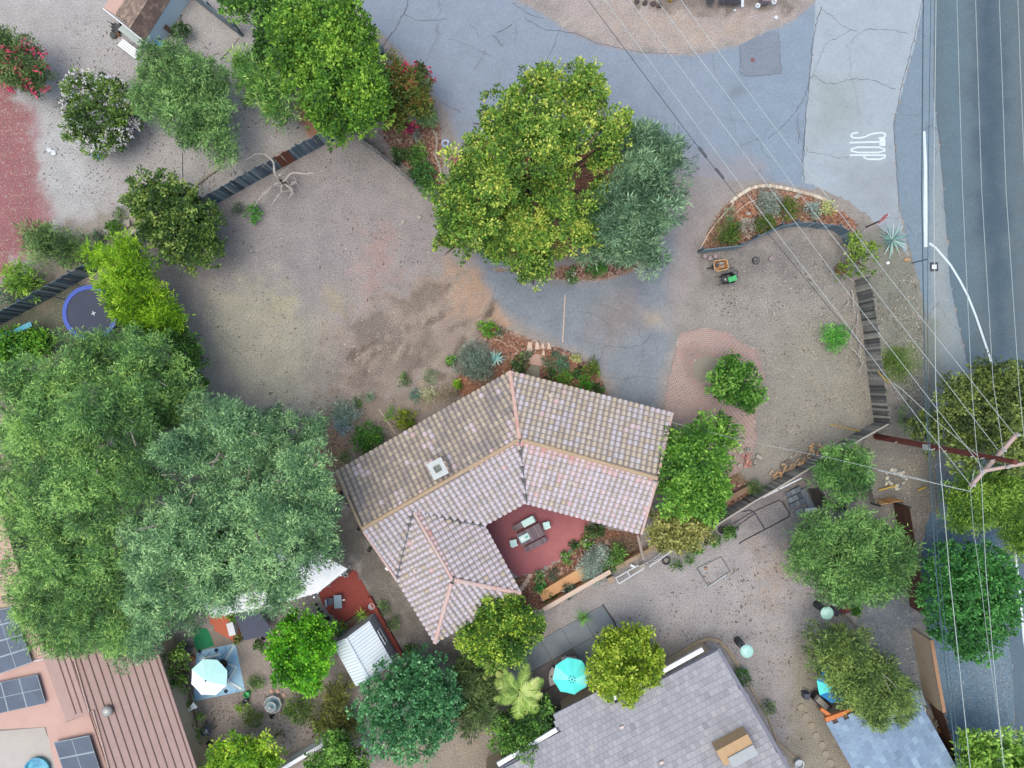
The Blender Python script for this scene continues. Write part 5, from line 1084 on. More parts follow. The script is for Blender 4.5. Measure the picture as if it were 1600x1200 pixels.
tree('vine_hedge', 'narrow green vine hedge along the wall of the ribbed roof house', [(272, 1050, 18), (268, 1030, 16), (280, 1068, 12), (300, 1105, 9, 1), (308, 1130, 9, 1), (312, 1150, 9, 1), (282, 1020, 14)], 1.8, 'broad', [G(44, 70, 36), G(72, 104, 50), G(100, 140, 64), G(144, 180, 90)], dens=260, seed=48, cat='hedge')
tree('climber', 'yellow green climbing shrub on the end of the road verge fence', [(1325, 380, 14), (1345, 385, 16), (1360, 395, 12), (1340, 415, 18), (1355, 420, 12), (1330, 395, 12), (1312, 420, 9)], 1.7, 'broad', [G(62, 86, 40), G(100, 132, 54), G(140, 172, 70), G(190, 210, 110)], dens=230, seed=49, cat='shrub', gap=.3)
tree('verge_shrub', 'pale grey green shrub left of the roadside tree at the fence corner', [(1420, 655, 16), (1440, 650, 14), (1430, 672, 12)], 1.6, 'fine', PEPPER, dens=200, seed=50, cat='shrub', gap=.25)
# agapanthus and low shrubs: (label, name, lobes, height, kind, palette)
def shrub(name, label, px, py, r, hh, kind, cols, seed, cat='shrub', **kw):
    rs = random.Random(seed); lb = [(px, py, r * .75)] + [(px + math.cos(a_) * r * .42, py + math.sin(a_) * r * .42, r * .55) for a_ in (rs.uniform(0, 2), rs.uniform(2, 4), rs.uniform(4, 6))]
    kw.setdefault('dens', 300); kw.setdefault('size', .8); kw.setdefault('clump', .12 + r * .006); kw.setdefault('K', 16)
    return tree(name, label, lb, hh, kind, cols, seed=seed, cat=cat, tr=.03, **kw)
SH = [
 ('round_shrub', 'dark green rounded shrub beside the left eave of the tiled house', 573, 684, 24, 1.1, 'broad', [G(30, 66, 30), G(50, 98, 36), G(78, 134, 48), G(120, 170, 70)]),
 ('sage_bush', 'grey green sage bush left of the round dark shrub', 538, 646, 22, 1.0, 'fine', [G(70, 96, 84), G(102, 130, 116), G(136, 160, 146), G(178, 200, 188)]),
 ('lavender', 'pale blue lavender tuft directly below the grey green sage bush', 537, 664, 14, .7, 'fine', [G(110, 136, 150), G(150, 176, 192), G(190, 210, 226)]),
 ('yellow_shrub', 'yellow green low shrub against the tiled roof eave', 633, 658, 17, .7, 'broad', [G(70, 92, 30), G(112, 134, 40), G(150, 166, 56)]),
 ('small_shrub', 'small green shrub beside the thin white pipe', 608, 644, 9, .5, 'fine', MIDG),
 ('small_shrub', 'small bluish shrub above the yellow green low shrub', 648, 620, 10, .5, 'fine', [G(60, 96, 88), G(90, 132, 120), G(130, 168, 152)]),
 ('flowering_shrub', 'cream flowered low shrub next to the small bluish shrub', 669, 618, 13, .5, 'fine', [G(110, 124, 90), G(170, 176, 134), G(220, 222, 190)]),
 ('dry_shrub', 'dry straw coloured low shrub close to the roof eave', 700, 614, 15, .45, 'fine', [G(120, 108, 96), G(158, 144, 126), G(190, 178, 156)]),
 ('small_shrub', 'small pale green plant alone on the soil left of the roof eave', 577, 620, 9, .45, 'fine', [G(96, 124, 100), G(136, 162, 136), G(180, 198, 172)]),
 ('small_shrub', 'small green plant touching the upper side of the sage bush', 560, 627, 8, .4, 'fine', MIDG),
 ('small_shrub', 'small two tone plant in the middle of the bare soil above the roof', 632, 593, 10, .4, 'fine', PEPPER),
 ('flowering_shrub', 'small flowering plant right of the two tone plant on bare soil', 673, 587, 11, .4, 'fine', [G(90, 116, 84), G(132, 152, 116), G(196, 204, 180)]),
 ('lime_plant', 'tiny lime plant below the silvery bush', 714, 601, 5, .35, 'broad', LIME),
 ('small_shrub', 'small green plant left of the silvery bush', 707, 563, 8, .4, 'broad', MIDG),
 ('silver_bush', 'large silvery green bush at the upper left of the house hip', 744, 565, 33, 1.5, 'fine', [G(64, 84, 76), G(96, 116, 106), G(130, 150, 138), G(172, 188, 178)]),
 ('lime_plant', 'bright lime plant at the left tip of the mulch bed', 762, 514, 13, .7, 'broad', [G(56, 104, 34), G(96, 152, 50), G(140, 190, 74)]),
 ('small_shrub', 'small grey green plant just right of the lime plant in the mulch', 779, 520, 8, .4, 'fine', GREYG),
 ('hibiscus', 'dark green shrub at the eave left of the entrance slab', 812, 570, 14, .8, 'broad', DARKG),
 ('small_shrub', 'low grey green plant beside the row of pale stepping stones', 824, 552, 8, .35, 'fine', GREYG),
 ('small_shrub', 'blue green tuft in the middle of the mulch bed by the driveway', 880, 569, 13, .5, 'fine', [G(60, 100, 80), G(92, 138, 110), G(130, 170, 142)]),
 ('lime_plant', 'bright green tuft against the roof eave in the mulch bed', 882, 590, 12, .55, 'narrow', [G(60, 104, 36), G(92, 144, 50), G(130, 180, 70)]),
 ('small_shrub', 'dark green plant between entrance slab and bright tuft', 860, 584, 9, .4, 'broad', DARKG),
 ('small_shrub', 'dark plant right of the bright green tuft at the eave', 902, 582, 9, .4, 'broad', DARKG),
 ('green_plant', 'leafy plant near the driveway edge of the mulch bed', 922, 576, 14, .6, 'broad', [G(66, 86, 40), G(98, 122, 52), G(138, 158, 72)]),
 ('green_plant', 'bright green clump at the driveway corner of the mulch bed', 914, 600, 13, .6, 'broad', [G(44, 96, 32), G(76, 140, 46), G(112, 178, 66)]),
 ('green_plant', 'dark green clump at the far right end of the mulch bed', 934, 606, 9, .45, 'broad', DARKG),
 ('cactus_clump', 'pale yellow green round plant in the mulch bed', 900, 560, 6, .3, 'broad', [G(130, 136, 84), G(180, 184, 124), G(214, 214, 160)]),
 ('small_shrub', 'small grey plant right of the entrance slab', 856, 566, 7, .3, 'fine', GREYG),
 ('small_shrub', 'low plant above the blue green tuft', 868, 553, 7, .3, 'fine', GREYG),
 ('broom_bush', 'dark green fine leaved bush at the left end of the corner bed', 1137, 362, 20, 1.0, 'narrow', [G(36, 60, 26), G(62, 92, 34), G(92, 126, 48), G(126, 156, 66)]),
 ('broom_bush', 'second dark green bush in the corner bed, against the curved fence', 1195, 350, 17, .9, 'narrow', [G(36, 60, 26), G(62, 92, 34), G(92, 126, 48), G(126, 156, 66)]),
 ('broom_bush', 'olive green bush at the right of the corner bed', 1232, 327, 17, .9, 'narrow', [G(46, 66, 28), G(76, 98, 38), G(106, 130, 54), G(140, 160, 76)]),
 ('silver_shrub', 'silvery white shrub in the middle of the corner bed', 1200, 318, 22, .8, 'fine', SAGE),
 ('dry_shrub', 'bare greyish twiggy shrub between the two dark bushes', 1168, 356, 15, .6, 'fine', [G(118, 114, 106), G(158, 154, 146), G(196, 194, 186)]),
 ('silver_shrub', 'small bluish spiky shrub on the right of the corner bed', 1268, 328, 12, .5, 'narrow', [G(98, 124, 122), G(138, 162, 158), G(176, 196, 190)]),
 ('cream_shrub', 'cream green rounded shrub at the right end of the corner bed', 1294, 325, 12, .7, 'broad', [G(110, 122, 70), G(164, 174, 110), G(214, 220, 164)]),
 ('small_shrub', 'small grey green rosette near the white edging of the corner bed', 1141, 334, 9, .3, 'fine', [G(96, 110, 84), G(134, 146, 116), G(172, 184, 156)]),
 ('bright_shrub', 'bright green low shrub alone in the right hand yard', 1302, 526, 22, .9, 'narrow', [G(40, 100, 36), G(66, 146, 50), G(104, 186, 74), G(150, 214, 110)]),
 ('white_bush', 'white and silver bush below the picnic table patio', 930, 872, 27, .9, 'fine', SAGE),
 ('silver_bush', 'silver blue bush spilling over the planter wall', 925, 895, 24, .8, 'fine', [G(110, 140, 136), G(156, 184, 178), G(206, 226, 220)]),
 ('rosemary', 'feathery green bush right of the silver planting', 962, 865, 15, 1.0, 'narrow', MIDG),
 ('rosemary', 'second feathery bush just below and left of the first one', 950, 885, 12, .7, 'narrow', DARKG),
 ('rose_bush', 'dark green bush at the red patio tip under the roof eave', 930, 826, 14, .7, 'broad', DARKG),
 ('rose_bush', 'leafy bush with white blooms beside the patio tip', 918, 846, 9, .5, 'broad', MIDG),
 ('rose_bush', 'small dark plant on the patio curve', 898, 854, 8, .4, 'broad', DARKG),
 ('rose_bush', 'bush with white flowers in the bark bed below the patio', 882, 872, 9, .5, 'broad', MIDG),
 ('rose_bush', 'green white dotted bush near the pale stepping stones', 845, 899, 9, .5, 'broad', PEPPER),
 ('small_shrub', 'grey green tuft in the bark bed', 864, 898, 9, .4, 'fine', GREYG),
 ('green_plant', 'glossy green plant by the lower stepping stones', 846, 920, 9, .5, 'broad', [G(36, 84, 40), G(66, 130, 62), G(104, 170, 90)]),
 ('small_shrub', 'dark plant beside the stone kerb', 858, 932, 10, .4, 'broad', DARKG),
 ('wild_plant', 'sparse plant over the tan planter wall', 888, 924, 9, .9, 'narrow', GREYG),
 ('potted_shrub', 'largest of the three rounded shrubs along the back fence', 1139, 830, 13, .9, 'broad', MIDG),
 ('potted_shrub', 'middle rounded shrub along the back fence', 1115, 843, 10, .8, 'broad', MIDG),
 ('potted_shrub', 'rounded shrub below the olive bush', 1090, 855, 10, .8, 'broad', MIDG),
 ('potted_shrub', 'leafy shrub left of the goal frame', 1077, 872, 9, .7, 'narrow', MIDG),
 ('potted_shrub', 'bright green tuft beside the dark tyre', 1055, 885, 9, .7, 'narrow', MIDG),
 ('mound_grass', 'trimmed olive green dome in the lower left garden', 397, 1122, 16, .8, 'fine', [G(50, 74, 30), G(80, 106, 42), G(110, 138, 58)]),
 ('round_bush', 'large olive green bush right of the fountain', 465, 1108, 24, 1.2, 'narrow', [G(40, 64, 28), G(68, 100, 38), G(98, 132, 52), G(130, 164, 70)]),
 ('lime_plant', 'lime bush at the end of the white wall', 500, 1132, 12, .6, 'broad', LIME),
 ('wild_plant', 'thin plant above the fountain garden path', 400, 1068, 13, .5, 'fine', PEPPER),
 ('wild_plant', 'loose green plant below the navy tarp', 404, 1010, 8, .4, 'broad', DARKG),
 ('lime_plant', 'small lime tuft left of the trimmed dome', 379, 1104, 9, .5, 'narrow', LIME),
 ('small_shrub', 'brown green plant below the small white chest', 372, 998, 8, .5, 'broad', OLIVE),
 ('small_shrub', 'green plant above the small white chest', 364, 966, 6, .5, 'broad', MIDG),
 ('wild_plant', 'green tuft by the side path near the white shed', 601, 948, 9, .4, 'narrow', PEPPER),
 ('wild_plant', 'second green tuft lower on the side path', 616, 973, 9, .4, 'narrow', PEPPER),
 ('wild_plant', 'dark plant at the low end of the side path', 642, 1016, 10, .6, 'broad', DARKG),
 ('wild_plant', 'dark green plant in the border beside the grey house', 1158, 1058, 14, .6, 'narrow', [G(36, 74, 36), G(60, 110, 50), G(90, 146, 70)]),
 ('wild_plant', 'small dark plant near the round stepping discs at the bottom', 1202, 1106, 9, .5, 'narrow', DARKG),
 ('green_plant', 'rounded green plant beside the leaning bare trunks', 1335, 954, 10, .5, 'broad', [G(44, 84, 32), G(70, 120, 42), G(104, 156, 60)]),
 ('verge_grass', 'green weed patch on the verge below the bright low shrub', 1404, 565, 24, .35, 'fine', [G(84, 112, 58), G(112, 144, 70), G(146, 172, 96)]),
 ('wild_plant', 'small green shrub right of the dead tree', 396, 334, 12, .6, 'broad', [G(50, 104, 40), G(80, 150, 60), G(120, 190, 90)]),
 ('wild_plant', 'dull green plant under the board fence beside the dark tree', 374, 325, 10, .4, 'fine', GREYG),
 ('round_shrub', 'small bright round shrub by the pale rock near the board fence', 180, 358, 13, .7, 'broad', [G(46, 84, 30), G(74, 122, 40), G(108, 160, 56)]),
 ('green_plant', 'low dark plants beside the small bright round shrub', 158, 372, 12, .5, 'fine', GREYG),
 ('wild_plant', 'thin green weeds above the small bright round shrub', 188, 336, 10, .3, 'fine', PEPPER),
 ('hedge_shrub', 'green rounded shrub in the mulch bed by the low grey fence', 652, 243, 17, .9, 'broad', MIDG),
 ('hedge_shrub', 'dark green shrub at the low grey fence', 622, 245, 13, .8, 'broad', DARKG),
 ('hedge_shrub', 'green shrub at the lower end of the low grey fence', 662, 272, 20, .9, 'broad', [G(38, 72, 40), G(64, 112, 58), G(96, 152, 80)]),
 ('hedge_shrub', 'green shrub tucked between the fence end and the tall central tree', 672, 296, 15, .9, 'broad', MIDG),
 ('spider_plant', 'pale green striped plants along the kerb below the crape myrtle', 668, 186, 16, .5, 'narrow', [G(84, 124, 70), G(130, 170, 104), G(180, 210, 150)]),
 ('magenta_shrub', 'small magenta flowering plant in the mulch below the crape myrtle', 637, 202, 8, .5, 'broad', [G(96, 50, 60), G(160, 60, 96), G(200, 70, 120)]),
 ('silver_shrub', 'small silvery rosette in the mulch near the stone kerb line', 654, 214, 7, .3, 'fine', SAGE),
 ('white_flower_bush', 'green plant with white blooms in the mulch below the tall tree', 893, 431, 10, .5, 'broad', PEPPER),
 ('green_plant', 'bright green clump below the tall central tree', 931, 421, 15, .6, 'narrow', [G(44, 92, 36), G(72, 134, 52), G(104, 170, 74)]),
 ('shed_shrub', 'leafy shrub beside the pale blue shed wall', 286, 50, 16, 1.0, 'broad', DARKG),
 ('planter_shrub', 'dark green trailing plants behind the cinder blocks on the planter wall', 1180, 762, 12, .7, 'narrow', DARKG),
 ('palm_bush', 'green clump on the dirt corner beside the white shed wall', 530, 980, 12, .9, 'narrow', [G(70, 116, 40), G(110, 160, 60), G(160, 200, 96)]),
 ('wild_plant', 'low green plant at the left corner of the tiled house', 540, 713, 9, .4, 'fine', PEPPER),
]
for i, s_ in enumerate(SH):
    bl = None
    if 'white bloom' in s_[1] or 'white flower' in s_[1] or 'white dotted' in s_[1]: bl = ([G(220, 220, 210), G(244, 244, 236)], 90, .07, 0)
    shrub(*s_, seed=200 + i, blossom=bl)

# ================================================================ SPIKY PLANTS, PALM, DEAD WOOD
def blade(L, wd, bend, m, tint, seg_=5, fold=.25):
    v = []; f = []
    for i in range(seg_ + 1):
        t = i / seg_; w_b = wd * (1 - t) ** .7 * (.55 + .9 * min(t * 2.2, 1)) / 1.3 if i < seg_ else .002
        x = L * t; z = -bend * L * t * t
        v += [(x, w_b / 2, z + w_b * fold), (x, 0, z), (x, -w_b / 2, z + w_b * fold)]
    for i in range(seg_):
        a_ = i * 3; f += [(a_, a_ + 1, a_ + 4, a_ + 3), (a_ + 1, a_ + 2, a_ + 5, a_ + 4)]
    b_ = MB(); b_.add(v, f, tint); return b_.mesh('leaf', m)
def spiky(name, label, px, py, r_m, n, cols, wd=.07, el=(10, 80), bend=.25, cat='plant', z=.05, group=None):
    m = leaf_mat(name + '_leaf', cols, .12, .45); r = root(name, label, cat, W(px, py), group); vs_ = [blade(r_m, wd, bend * k, m, t) for k, t in ((.6, .2), (1, .5), (1.3, .8), (.3, .95))]
    for i in range(n):
        e_ = math.radians(el[0] + (el[1] - el[0]) * (i / n) ** 1.2); s = random.uniform(.75, 1.1) * (1 - .25 * i / n)
        o = link('leaf', vs_[i % 4], r, Vector((0, 0, z + .1 * i / n))); o.rotation_euler = (random.gauss(0, .1), -e_, i * 2.39996 + random.gauss(0, .12)); o.scale = (s, s, s)
    q = MB(); q.lathe(Vector(r.location), [(.09, 0), (.11, z + .1), (.04, z + .16)], 8); q.obj('stem', m_trunk, r); return r
spiky('agave', 'large blue grey agave with long pointed leaves beside the side street', 1392, 376, 1.25, 34, [C(74, 112, 116), C(104, 146, 148), C(138, 178, 178), C(176, 204, 200)], wd=.13, el=(8, 60), bend=.2)
spiky('yucca', 'dark green spiky rosette on the edge of the concrete slabs', 910, 962, .75, 34, [C(40, 90, 30), C(66, 130, 44), C(100, 170, 60), C(140, 200, 90)], wd=.06, el=(5, 75), z=.3)
spiky('dry_yucca', 'half dry spiky tuft in the lower left garden', 433, 1147, .75, 44, [C(70, 110, 50), C(120, 140, 76), C(170, 160, 116), C(200, 188, 150)], wd=.045, el=(5, 80), bend=.4)
spiky('blue_agave', 'bright turquoise spiky plant against the silvery bush', 775, 560, .72, 44, [C(96, 168, 172), C(128, 196, 200), C(160, 220, 222), C(200, 238, 236)], wd=.07, el=(15, 85), z=.5)
spiky('flax_plant', 'lime spiky plant behind the planter box of the red patio', 568, 956, .6, 30, [C(80, 130, 40), C(120, 170, 60), C(160, 200, 90), C(200, 224, 130)], wd=.06, el=(15, 85), z=.5)
spiky('succulent', 'pale grey green rosette in the left part of the corner bed', 1137, 341, .32, 22, [C(110, 128, 100), C(140, 156, 130), C(176, 188, 164), C(200, 208, 188)], wd=.09, el=(10, 80), bend=.1)
def palm(label, px, py, z, n, Lf, cols, trunk_px):
    m = leaf_mat('palm_leaf', cols, .25, .5); b0 = W(*trunk_px); r = root('palm', label, 'palm', b0); top = W(px, py, z) - b0
    fm = []
    for tt in (.25, .5, .75):
        v = []; f = []; k = 0; rr = random.Random(int(tt * 100)); b_ = MB()
        spine = [(Lf * t, 0, .18 * Lf * math.sin(t * 2.2) - .42 * Lf * t * t) for t in np.linspace(0, 1, 9)]; b_.tube(spine, [.03, .028, .026, .022, .02, .016, .013, .01, .006], 4, tint=.8)
        for i in range(44):
            t = .12 + .87 * i / 44; x = Lf * t; zc = .18 * Lf * math.sin(t * 2.2) - .42 * Lf * t * t; l_ = Lf * .36 * math.sin(math.pi * (.15 + .8 * t)) * rr.uniform(.85, 1.1)
            for s in (-1, 1):
                d = Vector((.75, s, -.35 + rr.gauss(0, .12))).normalized(); p = Vector((x, 0, zc)); e_ = p + d * l_; md = p + d * l_ * .4; w_b = .022
                b_.add([p + Vector((-w_b, 0, 0)), p + Vector((w_b, 0, 0)), md + Vector((w_b, 0, .02)), e_, md + Vector((-w_b, 0, .02))], [(0, 1, 2, 3, 4)], tint=min(1, max(0, tt + rr.gauss(0, .18))))
        fm.append(b_.mesh('frond', m))
    for i in range(n):
        o = link('frond', fm[i % 3], r, top); o.rotation_euler = (random.gauss(0, .12), random.uniform(-.35, .25) - (.5 if i > n * .7 else 0), i * 2.39996 + .4); s = random.uniform(.85, 1.1); o.scale = (s, s, s)
    q = MB(); q.tube([b0, b0 + top * .5 + Vector((.05, 0, 0)), b0 + top], [.14, .11, .1], 8); q.obj('trunk', m_trunk, r)
palm('small palm with yellow green feathery fronds left of the aqua umbrella', 812, 1082, 2.8, 11, 1.6, [C(100, 140, 60), C(140, 176, 84), C(180, 206, 116), C(216, 226, 160)], (808, 1078))
palm('low fan of fronds between the privet tree and the palm', 775, 1045, 2.0, 5, 1.1, [C(120, 150, 70), C(160, 186, 96), C(196, 214, 130), C(220, 226, 160)], (790, 1056))
m_dead = M('dead_wood', C(214, 212, 214), C(160, 158, 158), 5, .9, amp=.25); m_deadd = M('dead_wood_dark', C(84, 78, 76), C(60, 56, 54), 5, .9, amp=.3)
def wood(name, label, cat, trunk_pts, branches, group=None, m=m_dead, mt=m_deadd):
    P = [W(*p[:3]) for p in trunk_pts]; r = root(name, label, cat, Vector((P[0].x, P[0].y, 0))); q = MB(); q.tube(P, [p[3] for p in trunk_pts], 8); q.obj('trunk', mt, r)
    for br in branches:
        q = MB(); pts = []
        for a_, b_ in zip(br[:-1], br[1:]):
            for t in (0, .5): pts.append((W(*a_[:3]).lerp(W(*b_[:3]), t) + Vector((random.gauss(0, .04), random.gauss(0, .04), random.gauss(0, .03))) * (t > 0), a_[3] * (1 - t) + b_[3] * t))
        pts.append((W(*br[-1][:3]), br[-1][3])); q.tube([p for p, _ in pts], [x * 1.05 for _, x in pts], 6)
        for k in range(3):
            i = random.randrange(1, len(pts)); p0 = pts[i][0]; d = Vector((random.gauss(0, .4), random.gauss(0, .4), random.uniform(-.1, .3))); q.tube([p0, p0 + d * .5 + Vector((0, 0, .05)), p0 + d], [pts[i][1] * .5, pts[i][1] * .35, .008], 4)
        q.obj('branch', m, r)
    return r
wood('dead_tree', 'leafless dead tree with pale twisted branches in front of the board fence', 'dead tree', [(446, 288, 0, .16), (441, 284, .7, .13), (435, 279, 1.2, .11)],
     [[(435, 279, 1.2, .1), (429, 270, 1.7, .08), (428, 255, 2.1, .06), (420, 245, 2.3, .045), (412, 240, 2.4, .02)], [(428, 255, 2.1, .03), (414, 241, 2.3, .025), (398, 241, 2.2, .02), (383, 250, 2.0, .012), (380, 262, 1.8, .01)],
      [(441, 284, .7, .09), (450, 275, 1.1, .06), (460, 270, 1.4, .05), (478, 272, 1.5, .04), (492, 271, 1.6, .02)], [(441, 284, .7, .09), (425, 290, .9, .06), (412, 302, 1.1, .05), (402, 315, .9, .035), (396, 326, .6, .02)],
      [(443, 288, .5, .08), (440, 300, .8, .05), (430, 312, .9, .04), (424, 322, .7, .02)], [(446, 288, .5, .08), (455, 294, .8, .06), (458, 302, .8, .05), (450, 310, .6, .02)], [(425, 290, .9, .05), (417, 300, 1.2, .04), (408, 306, 1.2, .03), (414, 316, .9, .02)], [(455, 290, .4, .06), (462, 284, .8, .05), (458, 276, 1.1, .02)]])
rs_ = random.Random(5)
for n, (x, y, dx, dy) in enumerate([(1318, 425, 18, 34), (1330, 452, 6, 40), (1326, 470, -16, 22), (1340, 490, 2, 34), (1334, 510, -10, 30), (1346, 530, -6, 28), (1345, 548, -8, 32), (1330, 545, 12, 18)]):
    q = MB(); p = [(x, y)]; 
    for k in range(4): p.append((p[-1][0] + dx / 4 + rs_.gauss(0, 2.5), p[-1][1] + dy / 4 + rs_.gauss(0, 2.5)))
    q.tube([W(a_, b_, .1 + .12 * i) for i, (a_, b_) in enumerate(p)], [.05, .045, .035, .025, .012], 5)
    for k in range(3): i = rs_.randrange(1, 4); a_ = W(p[i][0], p[i][1], .1 + .12 * i); d = Vector((rs_.gauss(0, .5), rs_.gauss(0, .5), .1)); q.tube([a_, a_ + d], [.022, .006], 4)
    q.thing('dead_branch', m_dead, ['topmost', 'second from the top', 'third from the top', 'fourth from the top', 'fourth from the bottom', 'third from the bottom', 'second from the bottom', 'lowest'][n] + ' bare dead branch along the inside of the verge fence', 'branch', 'dead branches along the verge fence')
lp = [o for o in bpy.data.objects if o.get('label', '').startswith('feathery olive green tree covering')][0]
for pts in ([(1316, 958, .1, .11), (1324, 966, .6, .1), (1332, 973, 1.1, .09), (1342, 981, 1.6, .07), (1352, 995, 2.1, .06), (1356, 1010, 2.5, .05), (1362, 1022, 2.8, .04), (1368, 1030, 3.0, .03), (1378, 1052, 3.8, .03), (1390, 1078, 4.2, .02)], [(1332, 973, 1.1, .07), (1337, 984, 1.6, .05), (1336, 1000, 2.0, .03)], [(1378, 1052, 3.9, .025), (1392, 1064, 4.3, .02), (1402, 1076, 4.5, .01)]):
    q = MB(); q.tube([W(*p[:3]) for p in pts], [p[3] for p in pts], 7); q.obj('limb', m_trunkp, lp)

# ================================================================ UTILITY POLE AND WIRES
m_pole = M('red_brown_pole', C(132, 62, 48), C(96, 46, 40), 3, .8, amp=.2); m_arm = M('crossarm_wood', C(206, 186, 184), C(186, 166, 166), 4, .8, amp=.12)
m_wire = M('bright_wire', C(206, 222, 230), C(176, 192, 204), 3, .4); m_wired = M('dark_cable', C(62, 68, 84), C(50, 56, 70), 3, .5); m_wiret = M('teal_cable', C(70, 100, 116), C(60, 90, 104), 3, .5)
m_ins = M('grey_insulator', C(206, 214, 220), C(190, 198, 204), 3, .3); m_yel = M('yellow_guard', C(206, 178, 70), C(180, 150, 56), 5, .7)
PB = W(1369, 682, 0); PT = W(1587, 722, 11.7); pole = root('utility_pole', 'leaning red brown utility pole with two pale crossarms beside the main road', 'utility pole', PB)
q = MB(); q.tube([PB, PB.lerp(PT, .5), PT], [.19, .16, .12], 12); q.obj('pole', m_pole, pole)
A1, A2 = W(1516, 760, 10.3), W(1590, 677, 10.3); q = MB(); q.bar(A1, A2, .16, .13); arm1 = q.obj('crossarm', m_arm, pole)
A3, A4 = W(1530, 737, 10.8), W(1612, 722, 10.8); q = MB(); q.bar(A3, A4, .14, .12); arm2 = q.obj('crossarm', m_arm, pole)
for arm, P0, P1, ts in ((arm1, A1, A2, (.03, .3, .68, .97)), (arm2, A3, A4, (.03, .5, .9))):
    for t in ts:
        p = P0.lerp(P1, t); q = MB(); q.lathe(p + Vector((0, 0, .06)), [(.03, 0), (.03, .05), (.08, .07), (.05, .12), (.07, .15), (.03, .2)], 8); q.obj('insulator', m_ins, arm)
pp = lambda t: PB.lerp(PT, t)
q = MB(); p = pp(.46); q.box(p + Vector((-.1, -.05, 0)), (.28, .3, .5)); q.obj('terminal_box', m_ins, pole)
for t in (.22, .52, .6, .78, .84, .9): q = MB(); p = pp(t); q.bar(p + Vector((-.3, -.1, 0)), p + Vector((.3, .08, 0)), .04, .04); q.obj('bracket', m_ins, pole)
q = MB(); q.tube([pp(.02) + Vector((.12, .14, 0)), pp(.25) + Vector((.12, .15, 0)), pp(.46) + Vector((.1, .14, 0))], .03, 5); q.obj('cable_riser', m_arm, pole)
q = MB(); q.tube([W(1516, 768, 7.4), W(1448, 752, 7.2), W(1372, 735, 7.0)], .02, 5); q.tube([W(1516, 768, 7.4), W(1522, 735, 8.6)], .02, 5); q.obj('brace_wire', m_wire, pole)
def wire(label, pts, r, m=m_wire, n=10):
    P = []; 
    for i in range(len(pts) - 1):
        a_, b_ = W(*pts[i]), W(*pts[i + 1])
        for k in range(n): P.append(a_.lerp(b_, k / n))
    P.append(W(*pts[-1])); q = MB(); q.tube(P, r * .72, 5); return q.thing('power_line', m, label, 'wire')
def ext(p, q, k=.35): return (p[0] + (p[0] - q[0]) * k, p[1] + (p[1] - q[1]) * k, p[2])
D = [('diagonal white wire nearest the corner bed, ending at the lower tip of the crossarm', [(945, 0, 9.6), (1165, 300, 9.7), (1304, 482, 9.9), (1394, 600, 10.1), (1453, 678, 10.3), (1516, 757, 10.5)]),
     ('second diagonal white wire from the left, reaching the pole from the upper left', [(984, 0, 9.6), (1200, 290, 9.7), (1345, 484, 9.9), (1434, 600, 10.1), (1513, 702, 10.3), (1538, 735, 10.5)]),
     ('third diagonal white wire from the left, ending mid crossarm', [(1026, 0, 9.6), (1200, 235, 9.7), (1245, 297, 9.8), (1380, 471, 9.9), (1480, 600, 10.1), (1560, 704, 10.4)]),
     ('rightmost diagonal white wire, ending at the upper tip of the crossarm', [(1064, 0, 9.6), (1200, 185, 9.7), (1287, 300, 9.8), (1400, 447, 9.9), (1520, 598, 10.2), (1585, 679, 10.5)])]
for lb_, p in D: p[0:0] = [ext(p[0], p[1])]; wire(lb_, p, .017)
p = [(919, 0, 7), (1100, 242, 7), (1146, 300, 7.0), (1216, 384, 6.9), (1318, 508, 6.8), (1380, 580, 6.8), (1420, 635, 6.8), (1448, 690, 6.7), (1506, 712, 7.3)]
p[0:0] = [ext(p[0], p[1])]; bw_ = wire('thick dark diagonal cable with two splice sleeves, left of the white wires', p, .022, m_wired)
off = Vector(bw_.location)
for s0, s1 in (((1092, 230), (1104, 246)), ((1118, 263), (1131, 279))):
    q = MB(); q.tube([W(*s0, 7), W(*s1, 7)], .07, 8); o = q.obj('splice_sleeve', m_wired, bw_)
